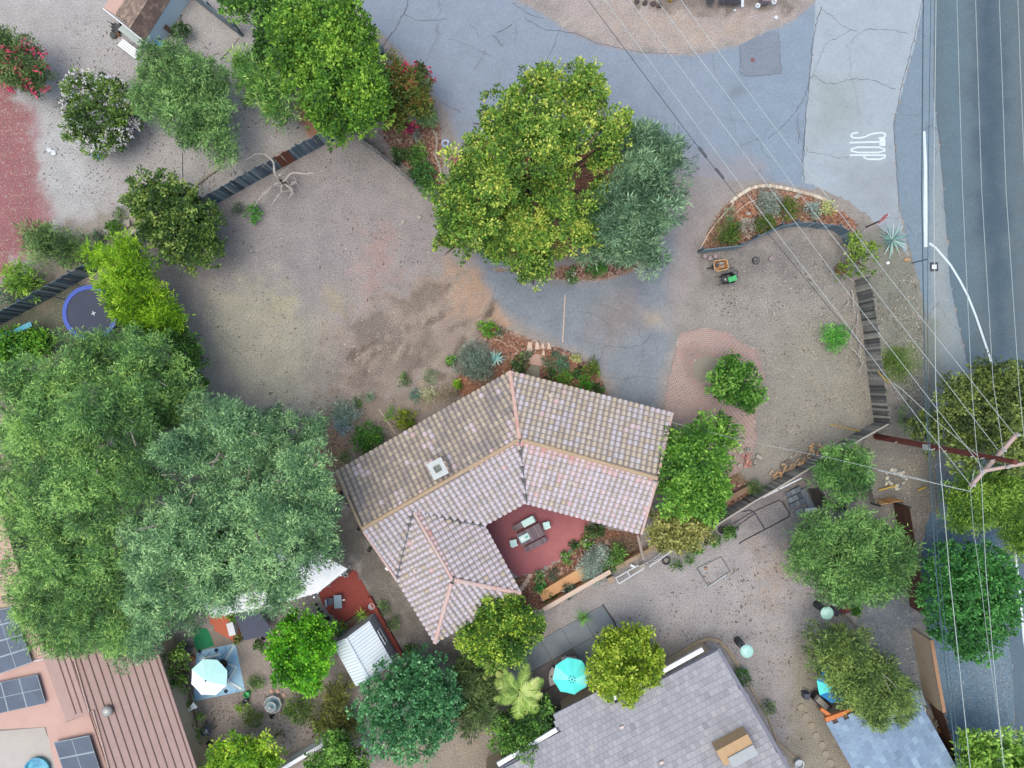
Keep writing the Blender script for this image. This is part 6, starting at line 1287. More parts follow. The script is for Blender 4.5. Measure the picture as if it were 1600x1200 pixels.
V = [('thick dark cable running down the road verge, left one of the pair', [(1443, -40, 6.3), (1440, 300, 6.3), (1445, 600, 6.3), (1451, 700, 6.3), (1463, 900, 6.2), (1478, 1050, 6.1), (1500, 1240, 6.0)], .04, m_wiret),
     ('thick dark cable running down the road verge, right one of the pair', [(1455, -40, 6.3), (1450, 300, 6.3), (1449, 600, 6.3), (1454, 700, 6.3), (1469, 900, 6.2), (1484, 1050, 6.1), (1506, 1240, 6.0)], .022, m_wiret),
     ('bright white wire parallel to the road just right of the dark cable pair', [(1463, -40, 7.8), (1459, 300, 7.8), (1462, 600, 7.8), (1469, 725, 7.8), (1484, 900, 7.7), (1516, 1200, 7.6), (1522, 1260, 7.6)], .024, m_wire),
     ('thin white wire over the road lane, reaching the left end of the second crossarm', [(1494, -40, 10.6), (1504, 300, 10.5), (1518, 600, 10.7), (1526, 705, 10.8), (1533, 737, 11.0)], .015, m_wire),
     ('thin white wire running down from the second crossarm over the rounded tree', [(1533, 737, 11.0), (1537, 825, 10.8), (1541, 900, 10.7), (1554, 1050, 10.5), (1570, 1210, 10.4)], .017, m_wire),
     ('thin white wire over the road centre, ending mid way along the second crossarm', [(1523, -40, 10.6), (1534, 300, 10.5), (1552, 600, 10.7), (1571, 729, 11.0)], .015, m_wire),
     ('thin white wire over the dark road band at the right', [(1560, -40, 10.6), (1572, 300, 10.5), (1592, 600, 10.7), (1604, 724, 11.0)], .015, m_wire),
     ('short white wire clipping the upper right corner', [(1589, -40, 10.6), (1594, 100, 10.6), (1600, 250, 10.6), (1612, 500, 10.6)], .015, m_wire),
     ('slack thin wire hanging below the lower crossarm tip', [(1516, 760, 10.0), (1521, 825, 8.9), (1531, 900, 8.5), (1546, 1025, 8.4), (1560, 1120, 8.5), (1572, 1230, 8.6)], .012, m_wire),
     ('pale service wire crossing the small feathery tree from the rock ring to the yard', [(1448, 750, 7.0), (1380, 735, 6.2), (1300, 716, 5.2), (1210, 698, 4.5), (1160, 688, 4.2), (1050, 660, 3.2)], .013, m_wire),
     ('thin wire running from the pole bracket to the upper left over the verge shrub', [(1528, 712, 9.6), (1462, 657, 9.0), (1408, 607, 8.6), (1395, 598, 8.6)], .015, m_wire)]
for lb_, p, r_, m in V: wire(lb_, p, r_, m)
q = MB(); q.tube([W(1297, 663, .9), W(1344, 674, .45)], .035, 6); q.thing('guy_guard', m_yel, 'thin yellow guard rod beside the back fence corner', 'rod')
for i, (a_, b_) in enumerate((((1373, 766), (1400, 759)), ((1434, 766), (1447, 761)))):
    q = MB(); q.bar(W(*a_, .1), W(*b_, .3), .1, .04); q.thing('yellow_strap', m_yel, ['yellow guard strip lying below the ring of stones', 'short yellow guard strip lying near the dark cables'][i], 'strip')
q = MB(); q.tube([W(1372, 581, 4), W(1384, 594, 4.2), W(1394, 600, 4.5)], .03, 6); q.thing('yellow_wire_guard', m_yel, 'short yellow sleeve on the cable above the verge shrub', 'sleeve')

# ================================================================ STREET THINGS
sg = root('stop_sign', 'red stop sign on a dark post at the corner of the side street', 'sign', W(1353, 355)); hd = Vector((11, 15, 0)).normalized(); fn = Vector((-15, 11, 0)).normalized()
q = MB(); q.bar(W(1353, 355), W(1353, 355) + Vector((0, 0, 2.4)), .07, .07); q.obj('post', m_black, sg)
sc_ = W(1353, 355) + Vector((0, 0, 2.1)); up = Vector((0, 0, 1)); R_ = .42
def octo(r, d0, d1): 
    a_ = [sc_ + hd * (r * math.cos(t)) + up * (r * math.sin(t)) for t in [math.pi / 8 + k * math.pi / 4 for k in range(8)]]
    return [p + fn * d0 for p in a_] + [p + fn * d1 for p in a_], [tuple(reversed(range(8))), tuple(range(8, 16))] + [(k, (k + 1) % 8, 8 + (k + 1) % 8, 8 + k) for k in range(8)]
q = MB(); q.add(*octo(R_, .04, .055)); q.obj('border', m_white, sg); q = MB(); q.add(*octo(R_ * .9, .05, .062)); m_red = M('sign_red', C(236, 70, 90, 1.2), C(226, 64, 84, 1.2), 3, .5); q.obj('face', m_red, sg)
fc = bpy.data.curves.new('lettering', 'FONT'); fc.body = 'STOP'; fc.size = .34; fc.extrude = .003; fc.align_x = 'CENTER'; fc.align_y = 'CENTER'; fo = bpy.data.objects.new('lettering', fc); COL.objects.link(fo); fc.materials.append(m_white)
lm = bpy.data.meshes.new_from_object(fo); bpy.data.objects.remove(fo); fo = link('lettering', lm, sg); xx = up.cross(fn).normalized(); fo.matrix_basis = Matrix.Translation(sc_ + fn * .068 - Vector(sg.location)) @ Matrix((xx, up, fn)).transposed().to_4x4()
ub = root('utility_pit', 'square grey pit cover with a white lid in the verge asphalt', 'utility cover', W(1459, 417)); q = MB(); q.box(W(1459, 417) + Vector((0, 0, .02)), (.5, .56, .04), rz=.03); q.obj('frame', m_wired, ub); q = MB(); q.box(W(1459, 417) + Vector((0, 0, .045)), (.28, .26, .03)); q.obj('lid', m_white, ub)
q = MB(); q.tube([W(1425, 411, .1), W(1449, 405, 1.2)], .03, 6); q.thing('marker_rod', m_black, 'thin dark rod leaning over the kerb line near the pit cover', 'rod')
q = MB(); q.box(W(1417, 406, .06), (.36, .12, .1), rz=.2); q.thing('wood_offcut', m_tan, 'small tan wooden offcut on the verge below the agave', 'offcut')
q = MB(); q.box(W(1387, 411, .06), (.17, .17, .12), rz=.5); q.thing('white_box', m_white, 'small white box on the verge below the agave', 'box')
q = MB(); q.lathe(W(598, 88), [(.2, 0), (.24, .9), (.26, .95), (.2, 1.0)], 10); q.thing('wheeled_bin', M('teal_plastic', C(84, 126, 136), C(74, 112, 122), 3, .5), 'teal bin standing between the big rounded tree and the street', 'bin')
bi = root('toy_stroller', 'small blue and white round item standing by the driveway below the crape myrtle', 'yard item', W(698, 230)); q = MB(); q.lathe(W(697, 227), [(.2, .25), (.26, .3), (.26, .42), (.2, .45), (.12, .4)], 14, cap=False); q.obj('tub', M('blue_white', C(130, 160, 220), C(206, 216, 240), 8, .5), bi); q = MB(); q.box(W(700, 236, .2), (.16, .22, .3), rz=.2); q.obj('base', m_white, bi)
# top edge clutter
def ringthing(name, label, cat, px, py, r, hh, m, hole=.6, group=None):
    q = MB(); q.lathe(W(px, py), [(r * .8, 0), (r, hh), (r * .96, hh + .02), (r * hole, hh), (r * hole, hh * .5)], 16, cap=False); q.lathe(W(px, py), [(r * hole, hh * .5), (.01, hh * .5)], 16, cap=False); return q.thing(name, m, label, cat, group)
m_wp = M('white_plastic', CW(230, 238, 242), CW(206, 214, 222), 5, .5, amp=.08)
ringthing('white_pot', 'white ring shaped pot at the top edge, left of the street edge', 'pot', 1182, 12, .16, .25, m_wp, .4); ringthing('white_pot', 'white ring pot closest to the top right street edge', 'pot', 1207, 6, .17, .25, m_wp, .55); ringthing('white_dish', 'small white dish lying alone near the street edge at the top', 'dish', 1212, 28, .12, .05, m_wp, .3); ringthing('small_pot', 'tiny pale ring below the black chair frames at the top edge', 'pot', 1147, 18, .09, .12, m_wp, .5); ringthing('yellow_pot', 'yellow rimmed round pot at the top edge between the white wires', 'pot', 1047, 1, .17, .3, m_yel, .5)
q = MB(); q.bar(W(1160, -6, .4), W(1160, 11, .4), .16, .06); q.thing('white_board', m_wp, 'white upright board at the top edge beside the black chair frames', 'board')
q = MB(); q.box(W(1195, 0, .4), (.5, .4, .5), rz=.1); q.thing('storage_box', M('mauve_box', C(120, 106, 124), C(150, 140, 156), 3, .6), 'dark mauve box with a white rim between the two white ring pots', 'box')
for n, x in enumerate((1109, 1129, 1141, 1152)):
    r_ = root('chair_frame', ['black metal chair frame furthest left at the top edge', 'black metal chair frame second from the left at the top edge', 'black metal chair frame third from the left at the top edge', 'black metal chair frame next to the white board'][n], 'chair', W(x, 0))
    for s in (-.2, .2):
        for t in (-.2, .2): q = MB(); p = W(x, 0) + Vector((s, t, 0)); q.tube([p, p + Vector((0, 0, .45 if t < 0 else .9))], .02, 5); q.obj('leg', m_black, r_)
    q = MB(); p = W(x, 0, .45); q.box(p, (.44, .44, .03)); q.obj('seat', m_black, r_); q = MB(); q.box(W(x, 0, .8) + Vector((0, .22, 0)), (.42, .03, .12)); q.obj('backrest', m_black, r_)
for n, (x, y) in enumerate(((995, 2), (1008, 4), (1020, 6), (1030, 8))): q = MB(); q.rock(W(x, y, .08), .2, .6); q.thing('dark_stone', M('dark_rock', C(92, 82, 84), C(72, 66, 68), 4, .9), 'dark rough stone in the row at the top edge left of the yellow pot', 'stone', 'dark stones at the top edge')

# ================================================================ RIGHT YARD THINGS
m_stone = M('pale_stone', C(196, 194, 186), C(160, 160, 156), 4, .9, bump=.6, amp=.2); m_lav = M('lavender_stone', C(176, 166, 178), C(160, 150, 160), 4, .9)
for n, (x, y) in enumerate(((1100, 401), (1108, 404.5), (1116.5, 401.5))): q = MB(); q.lathe(W(x, y), [(.15, 0), (.15, .25), (.13, .28)], 10); q.thing('round_block', m_lav, ['left of the three round pale blocks at the gate', 'middle of the three round pale blocks at the gate', 'right of the three round pale blocks at the gate'][n], 'block')
m_ypl = M('worn_yellow_tray', C(190, 140, 90), C(170, 124, 80), 3, .6); m_rim = M('cream_rim', C(236, 206, 166), C(226, 190, 150), 3, .5)
def barrow(name, label, px, py, rz, tray_m, rim_m, load):
    r = root(name, label, 'wheelbarrow', W(px, py), rz=rz); prof = [(-.42, -.22), (-.3, -.33), (.32, -.3), (.42, -.24), (.42, .24), (.32, .3), (-.3, .33), (-.42, .22)]
    q = MB(); k = len(prof); v = [(x * .7, y * .7, .32) for x, y in prof] + [(x, y, .6) for x, y in prof]; q.add(v, [tuple(reversed(range(k)))[::-1]] + [(i, (i + 1) % k, k + (i + 1) % k, k + i)[::-1] for i in range(k)]); q.obj('tray', tray_m, r, local=True)
    q = MB(); q.tube([(x, y, .61) for x, y in prof], .025, 5, closed=True); q.obj('rim', rim_m, r, local=True)
    for s in (-1, 1): q = MB(); q.bar((-.5, s * .12, .22), (.85, s * .28, .5), .035, .035); q.obj('handle', m_deadd, r, local=True)
    for s in (-1, 1): q = MB(); q.bar((.2, s * .2, .3), (.3, s * .22, 0), .03, .03); q.obj('leg', m_black, r, local=True)
    q = MB(); v = []; q.tube([(-.55 + .17 * math.cos(t), 0, .17 + .17 * math.sin(t)) for t in np.linspace(0, 6.283, 15)[:-1]], .04, 6, closed=True); q.obj('wheel', m_black, r, local=True)
    if load: q = MB(); [q.rock((random.uniform(-.2, .2), random.uniform(-.15, .15), .42), random.uniform(.07, .13), tint=random.random()) for _ in range(9)]; q.obj('rubble', M('dark_rubble', None, scale=8, tint=[C(44, 48, 58), C(80, 84, 92), C(200, 210, 214)]), r, local=True)['kind'] = 'stuff'
barrow('wheelbarrow', 'wheelbarrow with a cream rimmed orange tray holding dark rubble', 1122, 417, .18, m_ypl, m_rim, True)
m_grn = M('green_bag', C(60, 200, 120), C(50, 180, 106), 3, .5); barrow('garden_cart', 'dark garden cart carrying a bright green bag, below the cream rimmed wheelbarrow', 1133, 437, 3.35, m_black, m_black, True)
q = MB(); q.box(W(1144, 436, .68), (.5, .3, .14), rz=.25); q.box(W(1147, 434, .77), (.3, .24, .06), rz=.5); q.thing('green_bag', m_grn, 'bright green bag lying on the dark garden cart', 'bag')
q = MB(); q.lathe(W(1144, 428), [(.12, .6), (.16, .63), (.16, .67), (.1, .69)], 12, cap=False); q.thing('cable_coil', m_wired, 'dark coil resting on the upper side of the garden cart', 'coil')
for n, (x, y, r_, lb_) in enumerate(((1181, 407, .22, 'dark ring of hose on the soil right of the wheelbarrows'), (1180, 405.5, .13, 'small inner coil within the dark ring of hose'))):
    q = MB(); q.tube([W(x, y, .04) + Vector((r_ * math.cos(t), r_ * math.sin(t), .01 * n)) for t in np.linspace(0, 6.283, 17)[:-1]], .03, 5, closed=True); q.thing('hose_ring', m_wired, lb_, 'hose')
ringthing('stone_pot', 'pale round stump pot right of the hose ring', 'pot', 1204, 405, .16, .15, m_lav, .7)
ringthing('terracotta_planter', 'wide brown ring planter with weeds beside the climbing shrub', 'planter', 1311, 421, .36, .3, M('terracotta', C(150, 110, 84), C(130, 92, 70), 4, .8), .86)
m_brk = M('brick_bits', None, scale=5, tint=[C(150, 96, 94), C(178, 118, 112), C(206, 156, 146), C(186, 170, 168)], amp=.2); rs_ = random.Random(3)
for n in range(30):
    a_ = rs_.uniform(0, 6.28); d = rs_.uniform(0, 11) ; q = MB(); q.box(W(1168 + d * math.cos(a_) * .8, 719 + d * math.sin(a_) * 1.2, .06 + .2 * max(0, 1 - d / 9) + .05 * rs_.random()), (.22, .1, .07), rz=rs_.uniform(0, 3), rx=rs_.gauss(0, .35), tint=rs_.random()); q.thing('brick', m_brk, 'loose red brick in the heap at the edge of the brick circle', 'brick', 'bricks in the heap')
for n, (x, y, a_, w_b) in enumerate(((1179, 724, 1.9, .4), (1186, 714, -.5, .42), (1169, 703, .1, .4), (1157, 706, .4, .3), (1155, 727, .9, .22))):
    r_ = root('concrete_block', ['pale hollow concrete block on the lower right of the brick heap', 'long pale slab leaning on the right of the brick heap', 'pale hollow concrete block on top of the brick heap', 'pale broken block left of the top of the brick heap', 'small pale block at the lower left of the brick heap'][n], 'block', W(x, y)); q = MB(); q.box(W(x, y, .15), (w_b, .18, .16), rz=a_); q.obj('body', m_stone, r_)
    if n in (0, 2):
        for s in (-.1, .1): q = MB(); q.box(W(x, y, .232) + Vector((math.cos(a_) * s, math.sin(a_) * s, 0)), (.11, .1, .008), rz=a_); q.obj('cavity', m_black, r_)
for n in range(18):
    a_ = rs_.uniform(0, 6.28); d = rs_.uniform(8, 15); q = MB(); q.rock(W(1166 + d * math.cos(a_), 714 + d * math.sin(a_), .03), rs_.uniform(.04, .07)); q.thing('rubble_chip', m_stone, 'small pale chip around the brick heap', 'chip', 'chips around the brick heap')
m_logs = M('split_logs', None, scale=4, tint=[C(112, 98, 86), C(156, 140, 122), C(194, 176, 152), C(214, 172, 124), C(160, 156, 152)], amp=.25)
for n in range(44):
    t = n / 43; x = 1207 + t * 78 + rs_.gauss(0, 2); y = 745 - t * 47 + rs_.gauss(0, 5); z = .1 + .18 * rs_.random(); a_ = rs_.gauss(1.0, .5); L = rs_.uniform(.25, .42); d = Vector((math.cos(a_), math.sin(a_), rs_.gauss(0, .15))) * L / 2; q = MB(); c_ = W(x, y, z)
    q.tube([c_ - d, c_ + d], rs_.uniform(.05, .085), 6, tint=rs_.random()); q.thing('firewood_log', m_logs, 'split firewood log in the row stacked against the back fence', 'log', 'firewood along the back fence')
for n in range(16): q = MB(); q.rock(W(1258 + rs_.gauss(0, 9), 720 + rs_.gauss(0, 5), .15), rs_.uniform(.08, .14)); q.thing('stack_stone', m_stone, 'pale rough stone mixed into the firewood row', 'stone', 'stones in the firewood row')
for n, (x, y, r_) in enumerate(((1237, 714, .13), (1146, 640, .0))):
    if r_: q = MB(); q.rock(W(x, y, .05), r_); q.thing('grey_rock', m_stone, 'single grey rock on the soil above the firewood row', 'rock')
m_ring = M('ring_stone', None, scale=4, tint=[C(120, 132, 138), C(168, 176, 176), C(206, 208, 200), C(222, 220, 208)], amp=.15)
for n in range(46):
    a_ = rs_.uniform(0, 6.28); d = rs_.uniform(9, 17); x = 1399 + d * math.cos(a_) * 1.05; y = 749 + d * math.sin(a_) * .95
    q = MB(); q.rock(W(x, y, .07), rs_.uniform(.07, .14), tint=rs_.random(), el=1.2); q.thing('ring_stone', m_ring, 'rounded pale stone in the ring below the utility pole', 'stone', 'stones of the ring below the pole')
for n in range(26):
    q = MB(); q.rock(W(1412 + rs_.gauss(0, 16), 732 + rs_.gauss(0, 8), .03), rs_.uniform(.03, .07), tint=rs_.random()); q.thing('ring_stone', m_ring, 'small pale stone scattered above the stone ring', 'stone', 'small stones above the ring')
for n, (x, y) in enumerate(((630, 347), (655, 339), (197, 350), (165, 364))):
    q = MB(); q.rock(W(x, y, .06), (.16, .16, .3, .28)[n], .6, el=1.2); q.thing('rock', m_stone, ['darker rough rock in the bare yard below the low grey fence', 'white rock in the bare yard nearest the tall central tree', 'long pale rock right of the small bright round shrub', 'pale rock left of the small bright round shrub'][n], 'rock')
for n in range(9): q = MB(); q.rock(W(308 + n * 4.3, 286 - n * 3.2, .08), .15, .7, el=1.2); q.thing('border_stone', m_stone, 'stone in the short row above the board fence', 'stone', 'stones in the row above the board fence')
for n in range(34):
    t = n / 33; x = 677 + 14 * t + 3 * math.sin(t * 9) if t < .6 else 686 + 3 * math.sin(t * 9); y = 204 + t * 78; q = MB(); q.rock(W(x, y, .05), rs_.uniform(.07, .11)); q.thing('kerb_stone', m_stone, 'white stone in the line edging the mulch beside the driveway', 'stone', 'stones edging the mulch')
for n, (x, y, r_) in enumerate(((393, 391, .1), (1296, 378, .13), (1259, 366, .12), (1272, 371, .14), (1282, 372, .12), (1303, 372, .13), (1268, 362, .1), (1310, 380, .12), (1318, 388, .1))):
    q = MB(); q.rock(W(x, y, .05), r_); q.thing('pale_rock', m_stone if n == 0 else m_lav, 'small white ball like stone alone in the bare yard' if n == 0 else 'rough rock lying at the foot of the curved fence', 'rock', None if n == 0 else 'rocks at the foot of the curved fence')
for n, (x, y, w_b, h_b) in enumerate(((1170, 334, .26, .1), (1244, 308, .28, .16), (1214, 324, .2, .12), (1218, 330, .3, .12), (1247, 305, .2, .12))): q = MB(); q.rock(W(x, y, .05), w_b / 2, .6, el=1.5, rz=.2); q.thing('bed_rock', m_stone, ['white flat rock left in the corner bed', 'white flat rock near the blocks in the corner bed', 'pale rock under the silvery shrub', 'long pale rock below the silvery shrub', 'small tan rock beside the white flat rock'][n], 'rock')

# brick circle: concentric courses
m_pav = M('brick_paver', None, scale=3, tint=[C(138, 124, 132), C(160, 142, 150), C(174, 152, 156), C(178, 138, 142), C(196, 182, 184)], amp=.14)
BP = PX([(1062, 520), (1095, 512), (1135, 518), (1160, 535), (1184, 546), (1190, 575), (1196, 590), (1186, 622), (1180, 660), (1184, 690), (1164, 730), (1140, 745), (1125, 770), (1098, 760), (1050, 740), (1040, 700), (1050, 656), (1034, 648), (1046, 590)])
c0 = W(1104, 578); pv = MB(); rad = .95; rs_ = random.Random(8)
while rad < 8.5:
    n = int(2 * math.pi * rad / .21)
    for k in range(n):
        a_ = 2 * math.pi * (k + .5 * (int(rad / .115) % 2)) / n; x, y = c0.x + rad * math.cos(a_), c0.y + rad * math.sin(a_)
        if not inpoly(x, y, BP.tolist()): continue
        pv.box((x, y, .02), (.172, .082, .05), rz=a_ + math.pi / 2, rx=rs_.gauss(0, .02), tint=min(1, max(0, .45 + .5 * (float(fbm(np.array([x * .5 + 3]), np.array([y * .5]))[0]) - .5) + rs_.gauss(0, .16))))
    rad += .12
tag(pv.obj('brick_paving', m_pav), 'curved courses of pink and grey brick pavers between the driveway and the yard', kind='stuff')
sheet('paving_bed', [(1062, 520), (1095, 512), (1135, 518), (1160, 535), (1184, 546), (1190, 575), (1196, 590), (1186, 622), (1180, 660), (1184, 690), (1164, 730), (1140, 745), (1125, 770), (1098, 760), (1050, 740), (1040, 700), (1050, 656), (1034, 648), (1046, 590)], .010, m_conc, (206, 196, 190), ragged=.05, edge=.15, zones=[([(1064, 545), (1085, 538), (1105, 548), (1128, 560), (1128, 590), (1100, 604), (1074, 592), (1064, 570)], .3, (150, 147, 140), .95)])
sheet('patio', [(700, 760), (823, 760), (930, 800), (917, 822), (908, 838), (896, 854), (880, 870), (858, 884), (836, 894), (812, 902), (780, 880), (740, 800)], .03, M('x', (.1,) * 3) if False else m_conc, (166, 106, 116), ragged=0, zones=[([(700, 760), (840, 760), (870, 800), (800, 830), (790, 880), (740, 840)], 1.0, (138, 92, 110), .7), ([(850, 850), (900, 820), (905, 850), (860, 884)], .8, (192, 128, 132), .6)])
# picnic set
m_comp = M('grey_composite', None, scale=3, fine=22, tint=[C(96, 86, 98), C(116, 106, 118), C(134, 124, 136)], amp=.1); m_aq = M('pale_cushion', CW(206, 240, 236), CW(190, 228, 226), 3, .9, amp=.08)
ang = math.atan2(36, 58) * .86; ax = Vector((math.cos(ang), math.sin(ang), 0)); ay = Vector((-ax.y, ax.x, 0))
def slat_table(name, label, cat, px, py, L, wd, hh, n):
    c_ = W(px, py, hh); c_.z = 0; r = root(name, label, cat, c_)
    for k in range(n): q = MB(); q.box(c_ + ax * ((k + .5) / n - .5) * L + Vector((0, 0, hh - .015)), (L / n - .012, wd, .03), rz=ang, tint=random.random()); q.obj('slat', m_comp, r)
    for s in (-1, 1):
        q = MB(); q.box(c_ + ay * s * (wd / 2 - .08) + Vector((0, 0, hh - .06)), (L * .96, .05, .06), rz=ang, tint=0); q.obj('apron', m_comp, r)
        for t in (-1, 1): q = MB(); q.box(c_ + ay * s * (wd / 2 - .08) + ax * t * (L / 2 - .12) + Vector((0, 0, hh / 2 - .02)), (.07, .07, hh - .06), rz=ang, tint=0); q.obj('leg', m_comp, r)
    return r, c_
tb, tc = slat_table('patio_table', 'grey slatted table in the middle of the red patio', 'table', 829, 835.5, 1.62, .82, .75, 15)
b1, b1c = slat_table('patio_bench', 'grey slatted bench above the table with a pale cushion on it', 'bench', 819, 818, 1.55, .36, .45, 14)
b2, b2c = slat_table('patio_bench', 'empty grey slatted bench on the lower side of the table', 'bench', 837, 851, 1.55, .36, .45, 14)
q = MB(); c_ = b1c + ax * .28; q.box(c_ + Vector((0, 0, .51)), (.8, .42, .1), rz=ang); q.thing('bench_cushion', m_aq, 'pale mint cushion lying on the upper patio bench', 'cushion')
for n, (x, y) in enumerate(((854, 821), (802.5, 849))):
    c_ = W(x, y, .47); c_.z = 0; r_ = root('patio_chair', ['white square chair at the right end of the patio table', 'white square chair at the left end of the patio table'][n], 'chair', c_); q = MB(); q.box(c_ + Vector((0, 0, .45)), (.42, .42, .05), rz=ang + 1.3); q.obj('seat', m_aq, r_)
    for s in (-1, 1):
        for t in (-1, 1): q = MB(); q.box(c_ + ax * s * .18 + ay * t * .18 + Vector((0, 0, .22)), (.03, .03, .44)); q.obj('leg', m_white, r_)
    q = MB(); q.box(c_ - ay * .2 + Vector((0, 0, .47)), (.4, .03, .04), rz=ang); q.obj('frame_rail', m_white, r_)
tr_ = root('serving_tray', 'pale tray with a bottle and dishes on the left end of the patio table', 'tray', tc - ax * .42); q = MB(); q.box(tc - ax * .42 + Vector((0, 0, .765)), (.62, .4, .02), rz=ang); q.obj('cloth', m_aq, tr_); q = MB(); q.lathe(tc - ax * .55 + ay * .02 + Vector((0, 0, .775)), [(.07, 0), (.1, .04), (.09, .05), (.02, .02)], 12); q.obj('dish', m_white, tr_); q = MB(); q.box(tc - ax * .28 + Vector((0, 0, .79)), (.2, .1, .04), rz=ang + .3); q.obj('box', M('teal_glass', C(90, 160, 150), C(70, 140, 130), 3, .3), tr_)
m_sst = M('pink_step', C(214, 196, 184), C(196, 174, 162), 3, .9, amp=.12)
for n, (x, y) in enumerate(((828, 900), (824, 907), (819.5, 913), (815, 919))): q = MB(); q.lathe(W(x, y), [(.16, 0), (.16, .045), (.14, .05)], 9); q.thing('stepping_stone', m_sst, ['topmost round stone of the four below the red patio', 'second round stone down from the red patio', 'third round stone down from the red patio', 'lowest round stone, nearest the roof hip'][n], 'stepping stone')
m_flag = M('pink_flagstone', C(206, 176, 168), C(190, 160, 152), 2, .9, amp=.1)
for lb_, P, m in (('pale flagstone, leftmost of the row of four near the driveway', [(825, 534), (831, 535), (832, 548), (823, 549)], m_pale), ('pale flagstone, second in the row of four', [(837, 535), (842, 535), (843, 546), (836, 546)], m_pale), ('pale flagstone, third in the row of four', [(847, 536), (850, 538), (851, 545), (845, 544)], m_pale), ('pale flagstone, rightmost of the row of four', [(856, 535), (859, 537), (861, 545), (855, 546)], m_pale),
                   ('small pale flagstone linking the row to the large slab', [(848, 548), (851, 549), (851, 556), (846, 555)], m_pale), ('large pink hexagonal slab before the entrance', [(827, 560), (834, 554), (840, 553), (850, 560), (851, 566), (845, 572), (829, 569)], m_flag), ('grey green entrance slab touching the roof eave', [(830, 570), (843, 572), (843, 600), (812, 600), (822, 582)], M('grey_slab', C(146, 146, 132), C(130, 132, 120), 2, .9, amp=.1))):
    q = MB(); q.prism([tuple(W(*p)[:2]) for p in P], .0, .05); q.thing('flagstone', m, lb_, 'slab')
for n, (x, y, r_) in enumerate(((806, 553, .12), (801, 560, .09), (946, 856, .17), (955, 866, .12), (924, 566, .09), (946, 589, .06))): q = MB(); q.rock(W(x, y, .08), r_); q.thing('bed_stone', m_flag if n < 2 else m_stone, ['round pink stone in the bed left of the flagstones', 'small pink stone beside the round pink one', 'large pale boulder below the right roof wing', 'smaller pale boulder below the large one', 'white stone at the driveway side of the mulch bed', 'tiny white light at the driveway curve'][n], 'stone')
q = MB(); q.tube([W(768, 531), W(776, 530, .1), (W(785, 534, .12)), W(792, 541, .1), W(800, 541, .05), W(811, 549, .02)], .02, 5); q.thing('garden_hose', m_pale, 'pale hose curling through the mulch behind the turquoise plant', 'hose')
q = MB(); q.bar(W(863, 925, .3), W(884, 923, .25), .09, .05); q.thing('white_board', m_white, 'white board lying among the plants behind the stone kerb', 'board')
# patio stones: concrete slabs beside the grey house
m_slab = M('blue_concrete', C(138, 150, 166), C(120, 132, 146), 1.0, .9, amp=.1); mslab2 = M('brown_concrete', C(122, 118, 122), C(104, 102, 106), 1.0, .9, amp=.12)
dpt = Vector((75, 138)).normalized(); e_x = Vector((W(935, 945) - W(855, 990)).xy).normalized(); e_y = Vector((e_x.y, -e_x.x)); o_ = Vector(W(943, 944).xy); sp_ = root('slab_patio', 'patio of large grey blue concrete slabs beside the grey house', 'patio', (o_.x, o_.y, 0))
for i in range(6):
    for jj in range(4):
        s0, s1, t0, t1 = -i * 1.5 - .015, -(i + 1) * 1.5 + .015, jj * 1.45 + .015, (jj + 1) * 1.45 - .015
        if i == 0 and jj > 0: continue
        z = .06 + .008 * ((i * 3 + jj) % 3)
        q = MB(); q.prism([tuple(o_ + e_x * s + e_y * t) for s, t in ((s0, t0), (s1, t0), (s1, t1), (s0, t1))], 0, z); q.obj('slab', m_slab if jj == 0 or (jj == 1 and i < 2) else mslab2, sp_)

# ================================================================ UMBRELLAS, FURNITURE, YARD ITEMS
def gore_umbrella(name, label, px, py, z, r, n, cols, ph, drop=.5, tilt=0.0, cat='umbrella'):
    c_ = W(px, py, z); b0 = Vector((c_.x, c_.y, 0)); R_ = root(name, label, cat, b0)
    for k in range(n):
        a0, a1 = ph + 2 * math.pi * k / n, ph + 2 * math.pi * (k + 1) / n; v = []; f = []; rows = 5
        for i in range(rows + 1):
            t = i / rows; rr = r * t * (1 - .03 * math.sin(t * math.pi))
            for s in (0, .5, 1):
                am = a0 + (a1 - a0) * s; p = Vector((math.cos(a0) * rr, math.sin(a0) * rr, 0)).lerp(Vector((math.cos(a1) * rr, math.sin(a1) * rr, 0)), s); p.z = z - drop * t ** 1.25 - (.04 * t if s == .5 else 0) ; v.append(p + b0)
        for i in range(rows):
            for s in (0, 1): a_ = i * 3 + s; f.append((a_, a_ + 3, a_ + 4, a_ + 1))
        q = MB(); q.add(v, f); q.obj('panel', cols[k % len(cols)], R_)
        q = MB(); q.tube([b0 + Vector((0, 0, z - .03)), b0 + Vector((math.cos(a0) * r * .98, math.sin(a0) * r * .98, z - drop - .03))], .012, 4); q.obj('rib', m_deadd, R_)
    q = MB(); q.tube([b0, b0 + Vector((0, 0, z + .06))], .025, 8); q.obj('pole', m_deadd, R_); q = MB(); q.lathe(b0 + Vector((0, 0, z)), [(.05, 0), (.04, .05), (.01, .09)], 8); q.obj('finial', m_black, R_); q = MB(); q.lathe(b0, [(.28, 0), (.28, .06), (.05, .1)], 12); q.obj('base', m_deadd, R_)
    return R_
m_aqua = M('aqua_canvas', CW(96, 236, 226, 1.2), CW(84, 226, 216, 1.2), 1.2, .8, amp=.06); m_aqua2 = M('pale_aqua_canvas', CW(150, 244, 236, 1.2), CW(126, 238, 230, 1.2), 1.2, .8, amp=.06)
au = gore_umbrella('patio_umbrella', 'aqua eight sided umbrella over a round table beside the grey house', 893.5, 1062, 2.5, 1.12, 8, [m_aqua, m_aqua, m_aqua, m_aqua2], .18)
